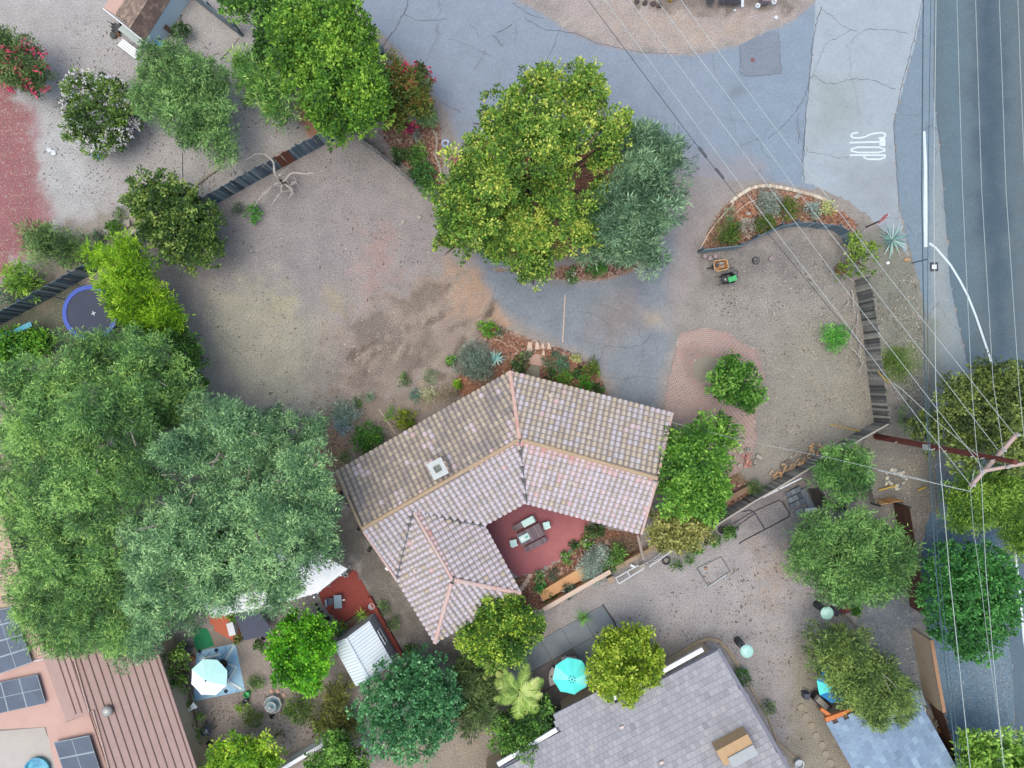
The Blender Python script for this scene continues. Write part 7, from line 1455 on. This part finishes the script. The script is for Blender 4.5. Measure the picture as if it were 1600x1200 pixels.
for k in range(8): a_ = k * .785 + .4; q = MB(); b0 = Vector(au.location); q.box(b0 + Vector((math.cos(a_) * .19, math.sin(a_) * .19, 2.475)), (.09, .05, .006), rz=a_); q.obj('vent_slot', M('teal_mark', C(40, 130, 130), C(34, 120, 120), 3) if k == 0 else bpy.data.materials['teal_mark'], au)
m_wc = M('white_canvas', CW(244, 250, 250, 1.2), CW(236, 246, 248, 1.2), 1.5, .8, amp=.04); m_mc = M('mint_canvas', CW(196, 244, 240, 1.2), CW(184, 238, 236, 1.2), 1.5, .8, amp=.04)
gore_umbrella('patio_umbrella', 'white and mint eight sided umbrella standing on the patterned rug', 321, 1064, 2.5, 1.14, 8, [m_mc, m_mc, m_mc, m_wc, m_wc, m_wc, m_wc, m_mc], .0 + .35)
m_bc = M('blue_canvas', CW(36, 144, 208, 1.1), CW(30, 124, 192, 1.1), 1.5, .8, amp=.06)
gore_umbrella('patio_umbrella', 'blue and aqua umbrella half hidden under the feathery olive tree', 1312, 1075, 2.5, 1.15, 8, [m_bc, m_bc, m_aqua2, m_bc, m_aqua], -.2)
c_ = W(886, 1058); rt = root('round_table', 'round pale table under the aqua umbrella', 'table', c_); q = MB(); q.lathe(W(887, 1052), [(.62, .68), (.64, .7), (.64, .74), (.6, .75)], 24); q.obj('table_top', m_wp, rt); q = MB(); q.lathe(W(887, 1052), [(.25, 0), (.08, .1), (.08, .66), (.2, .68)], 12); q.obj('pedestal', m_wp, rt)
def arc_bench(label, px, py, r, a0, a1, cpx, m, wd=.36):
    c_ = W(*cpx); r_ = root('curved_bench', label, 'bench', c_); q = MB(); v = []; n = 8
    for i in range(n + 1):
        a_ = a0 + (a1 - a0) * i / n
        for rr, z in ((r, .36), (r + wd, .36), (r + wd, .44), (r, .44)): v.append(c_ + Vector((math.cos(a_) * rr, math.sin(a_) * rr, z)))
    f = [(0, 1, 2, 3), tuple(n * 4 + k for k in (3, 2, 1, 0))]
    for i in range(n):
        for k in range(4): f.append((i * 4 + k, (i + 1) * 4 + k, (i + 1) * 4 + (k + 1) % 4, i * 4 + (k + 1) % 4))
    q.add(v, f); q.obj('seat', m, r_)
    for t in (.2, .8): a_ = a0 + (a1 - a0) * t; q = MB(); q.box(c_ + Vector((math.cos(a_) * (r + wd / 2), math.sin(a_) * (r + wd / 2), .18)), (.26, .12, .36), rz=a_); q.obj('leg', m, r_)
    a_ = (a0 + a1) / 2; q = MB(); q.lathe(c_ + Vector((math.cos(a_) * (r + wd / 2), math.sin(a_) * (r + wd / 2), .44)), [(.07, 0), (.07, .006)], 6); q.obj('inlay', m_deadd, r_); return r_
m_bst = M('pale_bench_stone', C(206, 204, 210), C(190, 186, 194), 3, .8, amp=.1)
arc_bench('curved white bench above the aqua umbrella', 0, 0, .98, 1.02, 1.95, (888, 1055), m_bst); arc_bench('curved white bench left of the aqua umbrella', 0, 0, .9, 2.55, 3.55, (888, 1055), m_bst); arc_bench('curved grey stone bench above the feathery olive tree', 0, 0, .7, 1.1, 2.7, (1296, 1006), M('stone_bench', C(150, 164, 184), C(136, 150, 170), 3, .8), .28)
def heater(label, bx, by, tx, ty, z=2.0):
    b0 = W(bx, by); t0 = W(tx, ty, z); r_ = root('patio_heater', label, 'patio heater', b0); q = MB(); q.lathe(b0, [(.24, 0), (.24, .7), (.2, .76)], 12); q.obj('tank_cover', M('dark_shell', C(70, 76, 86), C(56, 62, 72), 3, .5), r_); q = MB(); q.tube([b0 + Vector((0, 0, .75)), t0 - Vector((0, 0, .25))], .04, 8); q.obj('post', m_black, r_); q = MB(); q.lathe(t0 - Vector((0, 0, .35)), [(.1, 0), (.12, .25)], 10); q.obj('burner', m_black, r_)
    q = MB(); q.lathe(t0, [(.40, -.06), (.39, -.03), (.28, .03), (.26, .03), (.1, .06), (.01, .07)], 24); q.obj('reflector', M('mint_enamel', C(186, 238, 236), C(170, 228, 228), 2, .35, amp=.05) if 'mint_enamel' not in bpy.data.materials else bpy.data.materials['mint_enamel'], r_, smooth=False); return r_
heater('patio heater with a round mint top near the edge of the grey house', 1152, 1000, 1167.5, 1018); heater('patio heater with a round mint top beside the fire bowl', 1276, 944, 1293, 958.5)
fb = root('fire_bowl', 'dark fire bowl with a reddish rim under the edge of the feathery tree', 'fire bowl', W(1314, 946)); q = MB(); q.lathe(W(1314, 946), [(.2, .3), (.34, .5), (.36, .52), (.3, .5), (.1, .36)], 14, cap=False); q.obj('bowl', M('rust_red', C(130, 60, 50), C(80, 40, 38), 4, .7), fb); q = MB(); q.lathe(W(1314, 946), [(.25, 0), (.2, .3)], 10); q.obj('base', m_black, fb)
q = MB(); q.bar(W(1301, 946, .5), W(1307, 943, .5), .14, .06); q.thing('white_towel', m_wp, 'small white board left of the fire bowl', 'board'); q = MB(); q.box(W(1305, 953, .25), (.6, .5, .4), rz=.9); q.thing('dark_crate', m_black, 'black crate between the fire bowl and the mint topped heater', 'crate')
m_disc = M('round_paver', C(176, 170, 160), C(158, 154, 146), 5, .9, amp=.14)
for n, (x, y) in enumerate(((1252, 1104.5), (1259, 1119), (1267.5, 1133.5), (1275, 1149), (1284.5, 1163.5), (1290, 1177.5), (1297, 1191), (1304, 1204))):
    q = MB(); q.lathe(W(x, y), [(.225, 0), (.225, .05), (.2, .062), (.1, .06)], 18); q.thing('stepping_disc', m_disc, ['topmost', 'second', 'third', 'fourth', 'fifth', 'sixth', 'seventh', 'lowest'][n] + ' of the round concrete discs leading down past the blue roof', 'stepping stone')
q = MB(); q.box(W(1259, 1086, .3), (.36, .34, .5), rz=.05); q.thing('planter_box', M('slate_box', C(90, 100, 124), C(76, 86, 108), 3, .7), 'small slate coloured box above the round concrete discs', 'box')
gl = root('gas_grill', 'grey lidded grill at the corner of the blue roof', 'grill', W(1284, 1096)); q = MB(); q.bar(W(1276, 1090, .85), W(1292, 1105, .85), .34, .3); q.obj('lid', M('pale_lid', C(196, 194, 188), C(176, 176, 172), 3, .4), gl); q = MB(); q.bar(W(1272, 1086, .5), W(1295, 1108, .5), .5, .5); q.obj('cabinet', m_black, gl)
sheet('patio', [(1270, 1080), (1300, 1060), (1380, 1060), (1400, 1100), (1300, 1130)], .02, m_conc, (104, 116, 124), ragged=0)
pm = root('parked_mower', 'grey blue covered grill with a round pot beside the blue roof', 'grill', W(1431, 1092)); q = MB(); q.box(W(1432, 1088, .5), (.55, 1.0, .7), rz=.35); q.obj('cover', M('grey_blue_cover', C(140, 162, 184), C(124, 146, 170), 2, .6), pm); q = MB(); q.box(W(1427, 1074, .6), (.4, .3, .5), rz=.35); q.obj('shelf', m_metal, pm)
for n, (x, y, r_) in enumerate(((1437, 1106, .22), (1460, 1126, .17), (1467, 1138, .17), (1466, 1118, .12), (1455, 1140, .14))): ringthing('garden_pot', ['pale round pot at the lower end of the grey blue covered grill', 'grey pot in the strip beside the brown fence, upper one', 'brown pot in the strip beside the brown fence, lower one', 'small pot nearest the stucco wall end', 'pale pot against the right eave of the blue roof'][n], 'pot', x, y, r_, .3, (m_wp, m_stone, m_ypl, m_ypl, m_wp)[n], .7)
# neighbour's back yard along the fence
m_pvr = M('grey_paver', None, scale=3, tint=[C(88, 102, 122), C(112, 128, 148), C(136, 152, 170)], amp=.1); rs_ = random.Random(4)
for k, (x, y, z) in enumerate([(1232 + i * 7.4 + jj * 3.2, 772 + jj * 9 - i * 3.6, .1 + .09 * L) for i in range(3) for jj in range(3) for L in range(1 + (i + jj) % 3)] + [(1246, 800, .1), (1252, 797, .1)]):
    q = MB(); q.box(W(x, y, z), (.3, .3, .085), rz=.5 + rs_.gauss(0, .12), tint=rs_.random()); q.thing('paver', m_pvr, 'square slate grey paver in the stacked heap beside the back fence', 'paver', 'stacked grey pavers')
q = MB(); q.box(W(1262, 781, .15), (.36, 1.5, .12), rz=.45); q.thing('long_slab', M('long_grey_slab', C(132, 142, 156), C(112, 122, 136), 3, .8), 'long grey slab beside the stacked pavers', 'slab')
q = MB(); q.box(W(1267, 797, .3), (.7, .28, .1), rz=.1); q.thing('white_cover', m_wp, 'crumpled white sheet at the lower end of the long grey slab', 'sheet')
for n in range(7): x, y = 1264 + n * 3.6, 764 - n * .3; q = MB(); q.tube([W(x, y, .12 + .05 * (n % 2)), W(x + 13, y + 30, .12 + .05 * (n % 2))], .05, 6); q.thing('black_pipe', m_deadd, 'long dark pipe in the bundle right of the grey slab', 'pipe', 'bundle of dark pipes')
for n in range(4):
    x, y = 1285 + n * 2.6, 763 + n * 4.6; r_ = root('cinder_block', ['topmost', 'second', 'third', 'lowest'][n] + ' pale cinder block in the row under the feathery tree', 'block', W(x, y)); q = MB(); q.box(W(x, y, .1), (.4, .19, .19), rz=.25); q.obj('body', m_stone, r_)
    for s in (-.09, .09): q = MB(); q.box(W(x, y, .197) + Vector((s, s * .25, 0)), (.11, .1, .006), rz=.25); q.obj('cavity', m_black, r_)
def frame(label, polys, r, m, z=.05, name='pipe_frame', cat='frame'):
    q = MB()
    for P in polys: q.tube([W(*p, z) if len(p) == 2 else W(*p) for p in P], r, 5)
    return q.thing(name, m, label, cat)
frame('thin dark pipe frame lying flat below the back fence', [[(1147, 818), (1172, 802), (1217, 782), (1222, 784), (1234, 802), (1232, 808), (1160, 846), (1155, 850)], [(1180, 802), (1195, 827)], [(1147, 826), (1180, 802)], [(1160, 800), (1172, 797), (1180, 802)]], .03, m_wired)
gf = frame('white pipe goal frame lying on the back yard soil', [[(1089, 888), (1127, 870), (1141, 893)], [(1089, 888), (1107, 916)], [(1107, 916), (1141, 893)]], .022, m_metal, .1, 'goal_frame', 'goal'); q = MB(); q.tube([W(1107, 917, .12), W(1135, 898, .12)], .025, 5); q.thing('white_pole', m_wp, 'white pole along the lower side of the goal frame', 'pole')
q = MB(); q.rock(W(1103, 888, .1), .1, 1); q.thing('ball', M('ball_tan', C(176, 140, 120), C(160, 124, 104), 3), 'small tan ball inside the goal frame', 'ball')
q = MB(); q.tube([W(1041, 876, .08) + Vector((.22 * math.cos(t), .22 * math.sin(t), 0)) for t in np.linspace(0, 6.28, 17)[:-1]], .07, 6, closed=True); q.thing('tyre', m_black, 'dark tyre beside the bright green tuft on the back fence', 'tyre')
ringthing('black_pot', 'black round pot below the small feathery tree', 'pot', 1311, 791, .34, .3, m_black, .8); ringthing('dark_pot', 'dark pot under the largest rounded shrub of the back fence', 'pot', 1126, 827, .22, .25, m_black, .8)
ld = root('lattice_panel', 'white lattice fence panel beside the cobble wall end', 'fence panel', W(1030, 868))
for n in range(12): x, y = 1013 + n * 2.9, 878 - n * 2.0; q = MB(); q.bar(W(x, y, .1), W(x + 2.5, y + 4, 1.0), .05, .03); q.obj('slat', m_wp, ld)
for a_, b_ in (((1010, 880, .1), (1046, 855, .1)), ((1014, 886, 1.0), (1050, 861, 1.0))): q = MB(); q.bar(W(*a_), W(*b_), .05, .05); q.obj('rail', m_wp, ld)
st2 = root('board_rack', 'pale metal rack of stored boards beside the tan low wall', 'rack', W(980, 900))
for a_, b_ in (((962, 903, .3), (1000, 882, .3)), ((967, 912, .5), (1006, 888, .5)), ((962, 903, .3), (967, 912, .5)), ((980, 893, .3), (985, 902, .5)), ((998, 883, .3), (1004, 890, .5))): q = MB(); q.bar(W(*a_), W(*b_), .06, .05); q.obj('rail', m_wp, st2)
q = MB(); q.box(W(988, 884, .3), (.3, .15, .15), rz=-.5); q.thing('white_block', m_wp, 'white block lying on top of the stored boards', 'block'); q = MB(); q.box(W(1003, 884, .5), (.3, .25, .3), rz=.5); q.thing('pale_box', m_stone, 'pale box at the foot of the porch beam', 'box'); ringthing('white_saucer', 'small pale round lid on the soil below the planter wall end', 'lid', 944.5, 918, .11, .05, m_stone, .5)
q = MB(); q.box(W(953, 903, .5), (.4, .35, 1.0), rz=.45); q.thing('wall_pillar', M('pillar', C(176, 160, 144), C(156, 140, 126), 4), 'square stucco pillar at the upper end of the planter wall', 'pillar')
lt = root('back_ladder', 'pale ladder lying along the back fence below the brown planter', 'ladder', W(1150, 800))
for s in (0, 1): q = MB(); q.bar(W(1110 + s * 3, 816 + s * 5, .9), W(1168 + s * 3, 784 + s * 5, .9), .05, .05); q.obj('rail', m_metal, lt)
for n in range(11): q = MB(); q.bar(W(1113 + n * 5.3, 815 - n * 2.9, .9), W(1115.5 + n * 5.3, 819 - n * 2.9, .9), .035, .03); q.obj('rung', m_metal, lt)
q = MB(); q.bar(W(1192, 777, 1.55), W(1252, 747, 1.55), .08, .05); q.thing('white_rail', m_wp, 'white rail fixed along the top of the back fence', 'rail')
# white box frame etc on the neighbour's patio
tp = root('trampoline', 'round trampoline with a blue padded rim beside the glowing shrub', 'trampoline', W(141, 489)); tcn = W(141, 489, .85); q = MB(); prof = [(1.45, .83), (1.45, .88), (1.70, .88), (1.70, .83)]; tb0 = Vector((tcn.x, tcn.y, 0)); q.lathe(tb0, prof, 40, cap=False); q.obj('padding', M('blue_pad', CW(26, 84, 196), CW(22, 70, 176), 2, .5, amp=.12), tp, smooth=False)
q = MB(); q.lathe(tb0, [(1.44, .84), (.01, .82)], 40, cap=False); q.obj('mat', M('navy_mat', C(50, 62, 92), C(44, 56, 84), 2, .7, amp=.05), tp)
for k in range(6): a_ = k * 1.047 + .3; q = MB(); p = tb0 + Vector((math.cos(a_) * 1.6, math.sin(a_) * 1.6, 0)); q.tube([p, p + Vector((0, 0, .85))], .03, 6); q.obj('leg', m_metal, tp)
for k in (2, 3): a_ = 1.9 + (k - 2) * .75; p = tb0 + Vector((math.cos(a_) * 1.7, math.sin(a_) * 1.7, .85)); q = MB(); q.tube([p, p + Vector((math.cos(a_) * .3, math.sin(a_) * .3, 1.2))], .025, 5); q.obj('net_pole', m_metal, tp)
q = MB(); q.box(tb0 + Vector((.2, -.02, .85)), (.28, .05, .004), rz=.4); q.box(tb0 + Vector((.2, -.02, .852)), (.05, .28, .004), rz=.4); q.obj('emblem', m_wp, tp)
sl = root('slide', 'turquoise slide at the left edge below the board fence', 'slide', W(24, 522)); q = MB(); P = [W(-14, 528, .2), W(4, 525, .5), W(22, 519, .9), (W(38, 511, 1.2)), W(49, 506, 1.3)]
for a_, b_ in zip(P[:-1], P[1:]): q.bar(a_, b_, .3, .04)
q.obj('chute', M('turquoise', C(90, 180, 206), C(74, 160, 190), 3, .4), sl); q = MB(); q.bar(W(52, 520, .1), W(50, 506, 1.3), .06, .06); q.bar(W(47, 522, .1), W(46, 508, 1.3), .06, .06); q.obj('ladder', m_deadd, sl)
# lower left garden
q = MB(); q.prism([tuple(W(*p)[:2]) for p in ((308, 1018), (368, 1005), (383, 1079), (302, 1096))], .005, .02)
rug = root('patterned_rug', 'pale blue outdoor rug with dark geometric pattern under the mint and white umbrella', 'rug', W(345, 1050)); q.obj('rug_base', M('rug_blue', CW(176, 218, 238), CW(140, 190, 232), 1.4, .95, amp=.06), rug)
m_rl = M('rug_dark', C(50, 60, 84), C(44, 54, 76), 3, .95); m_rw = M('rug_white', CW(232, 244, 246, 1.1), CW(214, 232, 236), 3, .95)
def rstrip(pts, w_b, m, z=.024, dash=False):
    q = MB()
    if not dash: strip(q, pts, w_b, z)
    else:
        for a_, b_ in zip(pts[:-1], pts[1:]):
            n = max(1, int(math.dist(a_, b_) / 1.5))
            for k in range(n): f0 = lambda t: (a_[0] + (b_[0] - a_[0]) * t, a_[1] + (b_[1] - a_[1]) * t); strip(q, [f0(k / n), f0((k + .55) / n)], w_b, z)
    q.obj('pattern', m, rug)
rstrip([(366, 1008), (350, 1034), (370, 1043), (356, 1065), (378, 1077)], .18, m_rw, .022); rstrip([(352, 1010), (354, 1016), (346, 1027)], .05, m_rl, dash=True); rstrip([(362, 1010), (350, 1030)], .05, m_rl, dash=True)
rstrip([(371, 1043), (359, 1062), (380, 1075), (372, 1082)], .045, m_rl, dash=True); rstrip([(366, 1043), (355, 1064), (372, 1076), (368, 1084)], .05, m_rl, dash=True); rstrip([(312, 1030), (345, 1022)], .1, m_rw, .023); rstrip([(310, 1024), (316, 1022), (322, 1026), (330, 1018)], .06, m_rl, dash=True)
for x, y in ((353, 1080), (338, 1016), (312, 1018)): q = MB(); q.lathe(W(x, y, .021), [(.16, 0), (.16, .003)], 4, ph=.3); q.obj('pattern', m_rl, rug)
def chair(label, px, py, rz, m, mf=m_black, sz_=.5):
    c_ = W(px, py); r_ = root('garden_chair', label, 'chair', c_, rz=rz); q = MB(); q.box((0, 0, .44), (sz_, sz_, .06)); q.obj('seat', m, r_, local=True); q = MB(); q.box((0, sz_ / 2, .7), (sz_, .05, .45), rx=-.2); q.obj('backrest', m, r_, local=True)
    for s in (-1, 1):
        for t in (-1, 1): q = MB(); q.bar((s * sz_ * .42, t * sz_ * .42, 0), (s * sz_ * .42, t * sz_ * .42, .42), .03, .03); q.obj('leg', mf, r_, local=True)
        q = MB(); q.bar((s * sz_ * .52, -sz_ * .4, .64), (s * sz_ * .52, sz_ * .5, .64), .05, .03); q.obj('armrest', mf, r_, local=True)
    return r_
chair('bright green cushioned chair at the top of the umbrella', 340, 1034, -.5, M('green_cushion', C(60, 180, 80), C(50, 160, 70), 3, .8)); chair('dark patterned chair right of the white and mint umbrella', 354, 1046, -2.2, M('dark_cushion', C(90, 88, 100), C(60, 62, 76), 8, .8)); chair('second dark patterned chair beside the first one on the rug', 352, 1060, -1.8, M('grey_cushion', C(130, 150, 170), C(80, 90, 104), 8, .8)); chair('dark chair above the white and mint umbrella edge', 327, 1034, 0, bpy.data.materials['dark_cushion'])
chair('slate blue chair beside the green turf under the big tree', 296, 1012, 1.2, bpy.data.materials['slate_box']); ringthing('terracotta_pot', 'terracotta pot at the upper left corner of the rug', 'pot', 302, 1027, .17, .25, M('terracotta_light', C(196, 140, 110), C(176, 120, 92), 4, .8), .7); ringthing('white_pot', 'white pot left of the terracotta pot by the rug', 'pot', 295, 1027, .13, .22, m_wp, .7)
q = MB(); q.prism([tuple(W(*p)[:2]) for p in ((302, 984), (312, 980), (323, 982), (328, 990), (335, 1009), (308, 1018), (303, 1005))], .004, .018); q.thing('turf_mat', M('green_turf', C(38, 150, 104), C(32, 134, 92), 4, .95, fine=50, amp=.12), 'rounded piece of bright artificial turf beside the rug', 'turf')
sheet('patio', [(322, 962), (372, 940), (378, 1000), (365, 1002), (335, 985)], .015, m_conc, (214, 124, 104), ragged=0); sheet('path', [(328, 986), (334, 984), (366, 1002), (368, 1006), (336, 1012)], .012, m_conc, (150, 142, 140), ragged=0)
q = MB(); q.prism([tuple(W(*p, 1.0)[:2]) for p in ((366, 962), (400, 950), (426, 985), (420, 992), (382, 1001))], .95, 1.0); q.thing('navy_table_cover', M('navy_tarp', C(66, 76, 106), C(58, 68, 96), 1.5, .7, amp=.06), 'dark navy covered table beside the bright green dense tree', 'covered table')
q = MB(); q.box(W(363.5, 981, .35), (.42, .8, .5), rz=.25); q.thing('white_chest', m_wp, 'small white chest left of the navy covered table', 'chest')
fn_ = root('fountain', 'octagonal stone fountain with a round basin in the lower left garden', 'fountain', W(429, 1097)); b0 = W(429, 1097); q = MB(); q.lathe(b0, [(.58, 0), (.58, .35), (.5, .38), (.48, .2), (.3, .2)], 8, cap=False); q.obj('outer_basin', M('fountain_stone', C(206, 206, 210), C(176, 180, 190), 4, .8, amp=.14), fn_); q = MB(); q.lathe(b0, [(.12, 0), (.1, .5), (.3, .6), (.33, .66), (.28, .64), (.1, .6)], 20); q.obj('bowl', bpy.data.materials['fountain_stone'], fn_); q = MB(); q.lathe(b0, [(.49, .28), (.01, .28)], 8, cap=False); q.lathe(b0, [(.27, .645), (.01, .645)], 16, cap=False); q.obj('water', M('fountain_water', C(150, 180, 196), C(130, 166, 186), 3, .1), fn_); q = MB(); q.lathe(b0, [(.06, .6), (.05, .8), (.1, .84), (.02, .88)], 10); q.obj('spout', bpy.data.materials['fountain_stone'], fn_)
for n in range(3): q = MB(); q.rock(W((424, 434, 443)[n], (1080, 1080, 1086)[n], .03), .16, .3); q.thing('pink_stone', m_flag, 'flat pinkish stone in the arc above the fountain', 'stone', 'flat stones above the fountain')
ch_ = root('chiminea', 'dark round barbecue with handles in the lower left garden', 'barbecue', W(329, 1134)); q = MB(); q.lathe(W(329, 1134), [(.12, .4), (.32, .62), (.34, .7), (.24, .86), (.05, .94)], 16); q.obj('bowl', M('slate_enamel', C(74, 86, 108), C(56, 66, 86), 3, .35), ch_)
for k in range(3): a_ = k * 2.1; p = W(329, 1134); q = MB(); q.tube([p + Vector((math.cos(a_) * .42, math.sin(a_) * .42, 0)), p + Vector((math.cos(a_) * .2, math.sin(a_) * .2, .6))], .02, 5); q.obj('leg', m_black, ch_)
q = MB(); q.tube([W(333, 1126, .8), W(336, 1122, .8)], .04, 5); q.obj('handle', m_black, ch_)
for n, (x, y, r_, m, lb_) in enumerate(((388, 1082, .2, m_grn, 'dark pot with green rim at the lower right corner of the rug'), (386, 1092, .16, m_metal, 'grey pot just below the rug corner'), (314, 1171, .3, m_metal, 'round basket beside the wall of the ribbed roof house'), (328, 1162, .2, m_black, 'pot of green plants right of the round basket'), (399, 1066, .16, m_black, 'thin ringed pot near the bright green tree'), (427, 1116, .12, m_black, 'black can below the fountain'), (415, 993, .18, m_black, 'black pot at the right corner of the navy covered table'), (582, 945, .2, m_wp, 'white ring pot at the corner of the red patio'), (1246, 1190, .3, m_wp, 'pale cylinder near the bottom edge beside the discs'))):
    ringthing('garden_pot', lb_, 'pot', x, y, r_, .32, m, .8)
fu = root('folded_umbrella', 'folded white umbrella lying by the wall of the ribbed roof house', 'umbrella', W(298, 1105)); q = MB()
for k in range(5): q.tube([W(290, 1113, .9), W(303 + k * 1.3, 1098 + k * 1.6, .95)], [.03, .05], 5)
q.obj('canopy', m_wc, fu)
q = root('side_patio_boards', 'pale blue boards along the wall of the ribbed roof house', 'decking', W(285, 1120))
for n in range(7):
    t = n / 7; x, y = 276 + 30 * t, 1085 + 84 * t; MB().bar(W(x - 3, y, .05), W(x + 14, y - 7, .05), .42, .05).obj('board', [M('pale_blue_board', C(186, 206, 226), C(170, 192, 216), 2, .7), M('blue_board', C(120, 150, 176), C(104, 134, 160), 2, .7)][n in (2, 3, 4)] if n < 1 else (bpy.data.materials.get('blue_board') if n in (2, 3, 4) else bpy.data.materials['pale_blue_board']), q)
q = MB(); q.box(W(308, 1185, .3), (.5, .5, .4), rz=.6); q.thing('blue_crate', M('deep_blue', C(50, 90, 170), C(40, 76, 150), 3, .5), 'deep blue crate below the round basket', 'crate'); q = MB(); q.box(W(322, 1192, .35), (.7, .45, .3), rz=.55); q.thing('white_crate', m_wp, 'white crate below the deep blue crate', 'crate'); q = MB(); q.box(W(266, 1040, .4), (.6, 1.2, .7), rz=.35); q.thing('blue_tank', bpy.data.materials['grey_blue_cover'], 'pale grey blue tank against the ribbed roof house', 'tank')
# small red patio
sheet('patio', [(497, 926), (542, 893), (556, 890), (578, 930), (590, 955), (560, 968), (545, 986), (520, 965), (505, 945)], .03, m_conc, (150, 78, 76), ragged=0)
bt = root('slatted_table', 'small blue grey slatted table on the red patio', 'table', W(527, 941))
for n in range(9): q = MB(); q.box(W(522.5 + n * 1.35, 940.5 - n * .1, .45), (.048, .82, .03), rz=.06); q.obj('slat', M('blue_slat', C(150, 180, 206), C(130, 160, 190), 3, .7) if n == 0 else bpy.data.materials['blue_slat'], bt)
for s in (-1, 1):
    for t in (-1, 1): q = MB(); q.box(W(527.5, 940.5) + Vector((s * .22, t * .35, .21)), (.04, .04, .42)); q.obj('leg', m_metal, bt)
lc = root('lounge_chair', 'low blue grey chair attached to the left of the slatted table', 'chair', W(514, 941)); q = MB(); q.box(W(515, 940, .35), (.4, .42, .05), rz=.1); q.obj('seat', bpy.data.materials['slate_box'], lc); q = MB(); q.box(W(510, 942, .45), (.1, .45, .25), rz=.1); q.obj('backrest', bpy.data.materials['blue_slat'], lc); q = MB(); q.box(W(515, 940, .16), (.3, .3, .32)); q.obj('base', m_metal, lc)
q = MB(); q.bar(W(535, 938, .44), W(539, 937, .44), .07, .03); q.thing('white_paper', m_wp, 'small white strip at the right edge of the slatted table', 'paper')
ringthing('white_bin', 'white round lidded drum at the upper corner of the red patio', 'drum', 543.5, 894, .16, .6, m_ins, .75); ringthing('dark_pot', 'dark pot at the lower left of the red patio', 'pot', 513, 966, .16, .2, m_black, .8)
for n, (x, y) in enumerate(((495, 944), (498, 951), (503, 956), (507, 962))): ringthing('small_pot', 'small dark pot in the row along the left side of the red patio', 'pot', x, y, .09, .12, m_black, .7, 'pots beside the red patio')
pb = root('planter_box', 'long brown wooden planter box between the red patio and the white shed', 'planter', W(551, 970)); q = MB(); q.bar(W(541, 976, .25), W(562, 962, .25), .34, .45); q.obj('box', m_wood_dark, pb); q = MB(); q.bar(W(542, 975, .48), W(561, 963, .48), .26, .02); q.obj('soil_fill', M('potting_soil', C(96, 84, 74), C(76, 66, 58), 8, .95), pb)
# top left shed surroundings
ml = root('push_mower', 'dark push mower standing beside the landing of the top left shed', 'mower', W(182, 43)); q = MB(); q.box(W(183, 44, .2), (.5, .42, .2), rz=-.6); q.obj('deck', m_black, ml)
for s in ((-1, 1), (1, 1), (-1, -1), (1, -1)): q = MB(); q.lathe(W(183, 44) + Vector((s[0] * .24, s[1] * .2, .0)), [(.06, .0), (.06, .16)], 8); q.obj('wheel', m_deadd, ml)
for a_, b_ in (((180, 40), (168, 33)), ((178, 42), (170, 40))): q = MB(); q.tube([W(*a_, .25), W(*b_, .7)], .02, 5); q.obj('handle', m_black, ml)
q = MB(); q.lathe(W(179, 56), [(.2, 0), (.22, .15), (.14, .2)], 12); q.thing('dark_tub', M('dark_green_tub', C(76, 84, 84), C(64, 72, 72), 3, .7), 'dark oval tub on the soil left of the shed steps', 'tub'); ringthing('small_pot', 'small tan pot at the corner of the shed landing', 'pot', 187, 56, .09, .2, m_ypl, .7)
bq = root('blue_bin', 'bright blue open bin against the pale blue shed wall', 'bin', W(249, 68)); q = MB(); q.box(W(249, 68, .3), (.62, .42, .6), rz=-.55); q.obj('body', M('navy_plastic', C(24, 50, 110), C(20, 44, 96), 3, .4), bq); q = MB(); q.box(W(249, 68, .605), (.5, .3, .02), rz=-.55); q.obj('load', M('bright_blue', C(60, 150, 236), C(100, 180, 240), 8, .4), bq)
q = MB(); q.bar(W(257, 41, .8), W(276, 56, .1), .3, .04); q.thing('old_pallet', m_wood_dark, 'dark wooden plank leaning on the pale blue shed wall', 'plank')
ringthing('turquoise_pot', 'turquoise round tub at the foot of the white oleander', 'tub', 154, 241, .36, .2, bpy.data.materials['turquoise'], .8)
for n, (x, y) in enumerate(((77, 234), (84, 239))): q = MB(); q.rock(W(x, y, .05), .18, .4, el=1.2); q.thing('white_slab', m_wp, ['white flat stone beside the red gravel, left one', 'white flat stone beside the red gravel, right one'][n], 'stone')
q = MB(); q.tube([W(285, 240, .03), W(285, 262, .03), W(286, 285, .03)], .015, 4); q.thing('thin_cable', m_wired, 'thin dark cable on the soil below the airy green tree', 'cable')
q = MB(); q.tube([W(374, 60, .6), W(360, 76, .1), W(344, 94, .03)], .02, 4); q.thing('thin_branch', m_deadd, 'thin dark stick on the soil left of the lime green shrub', 'stick')
# air handler etc on west wall of the tiled house
for n, (x, y, r_) in enumerate(((562, 825, .12), (578, 858, .12), (607, 885, .0), (535, 770, .14))):
    if r_: ringthing('wall_lamp', ['dark round pot by the west rake of the tiled house', 'second dark round pot down the west side of the tiled house', '', 'dark pot at the upper west corner of the tiled house'][n], 'pot', x, y, r_, .25, m_black, .7)
q = root('leaning_ladder', 'dark ladder leaning on the west wall of the tiled house', 'ladder', W(540, 780))
for s in (0, 1): MB().bar(W(532 + s * 4, 768 - s * 3, .1), W(546 + s * 4, 792 - s * 3, 1.6), .05, .05).obj('rail', m_black, q)
for n in range(6): t = n / 6; MB().bar(W(532 + 14 * t, 768 + 24 * t, .1 + 1.5 * t), W(536 + 14 * t, 765 + 24 * t, .1 + 1.5 * t), .035, .035).obj('rung', m_metal, q)
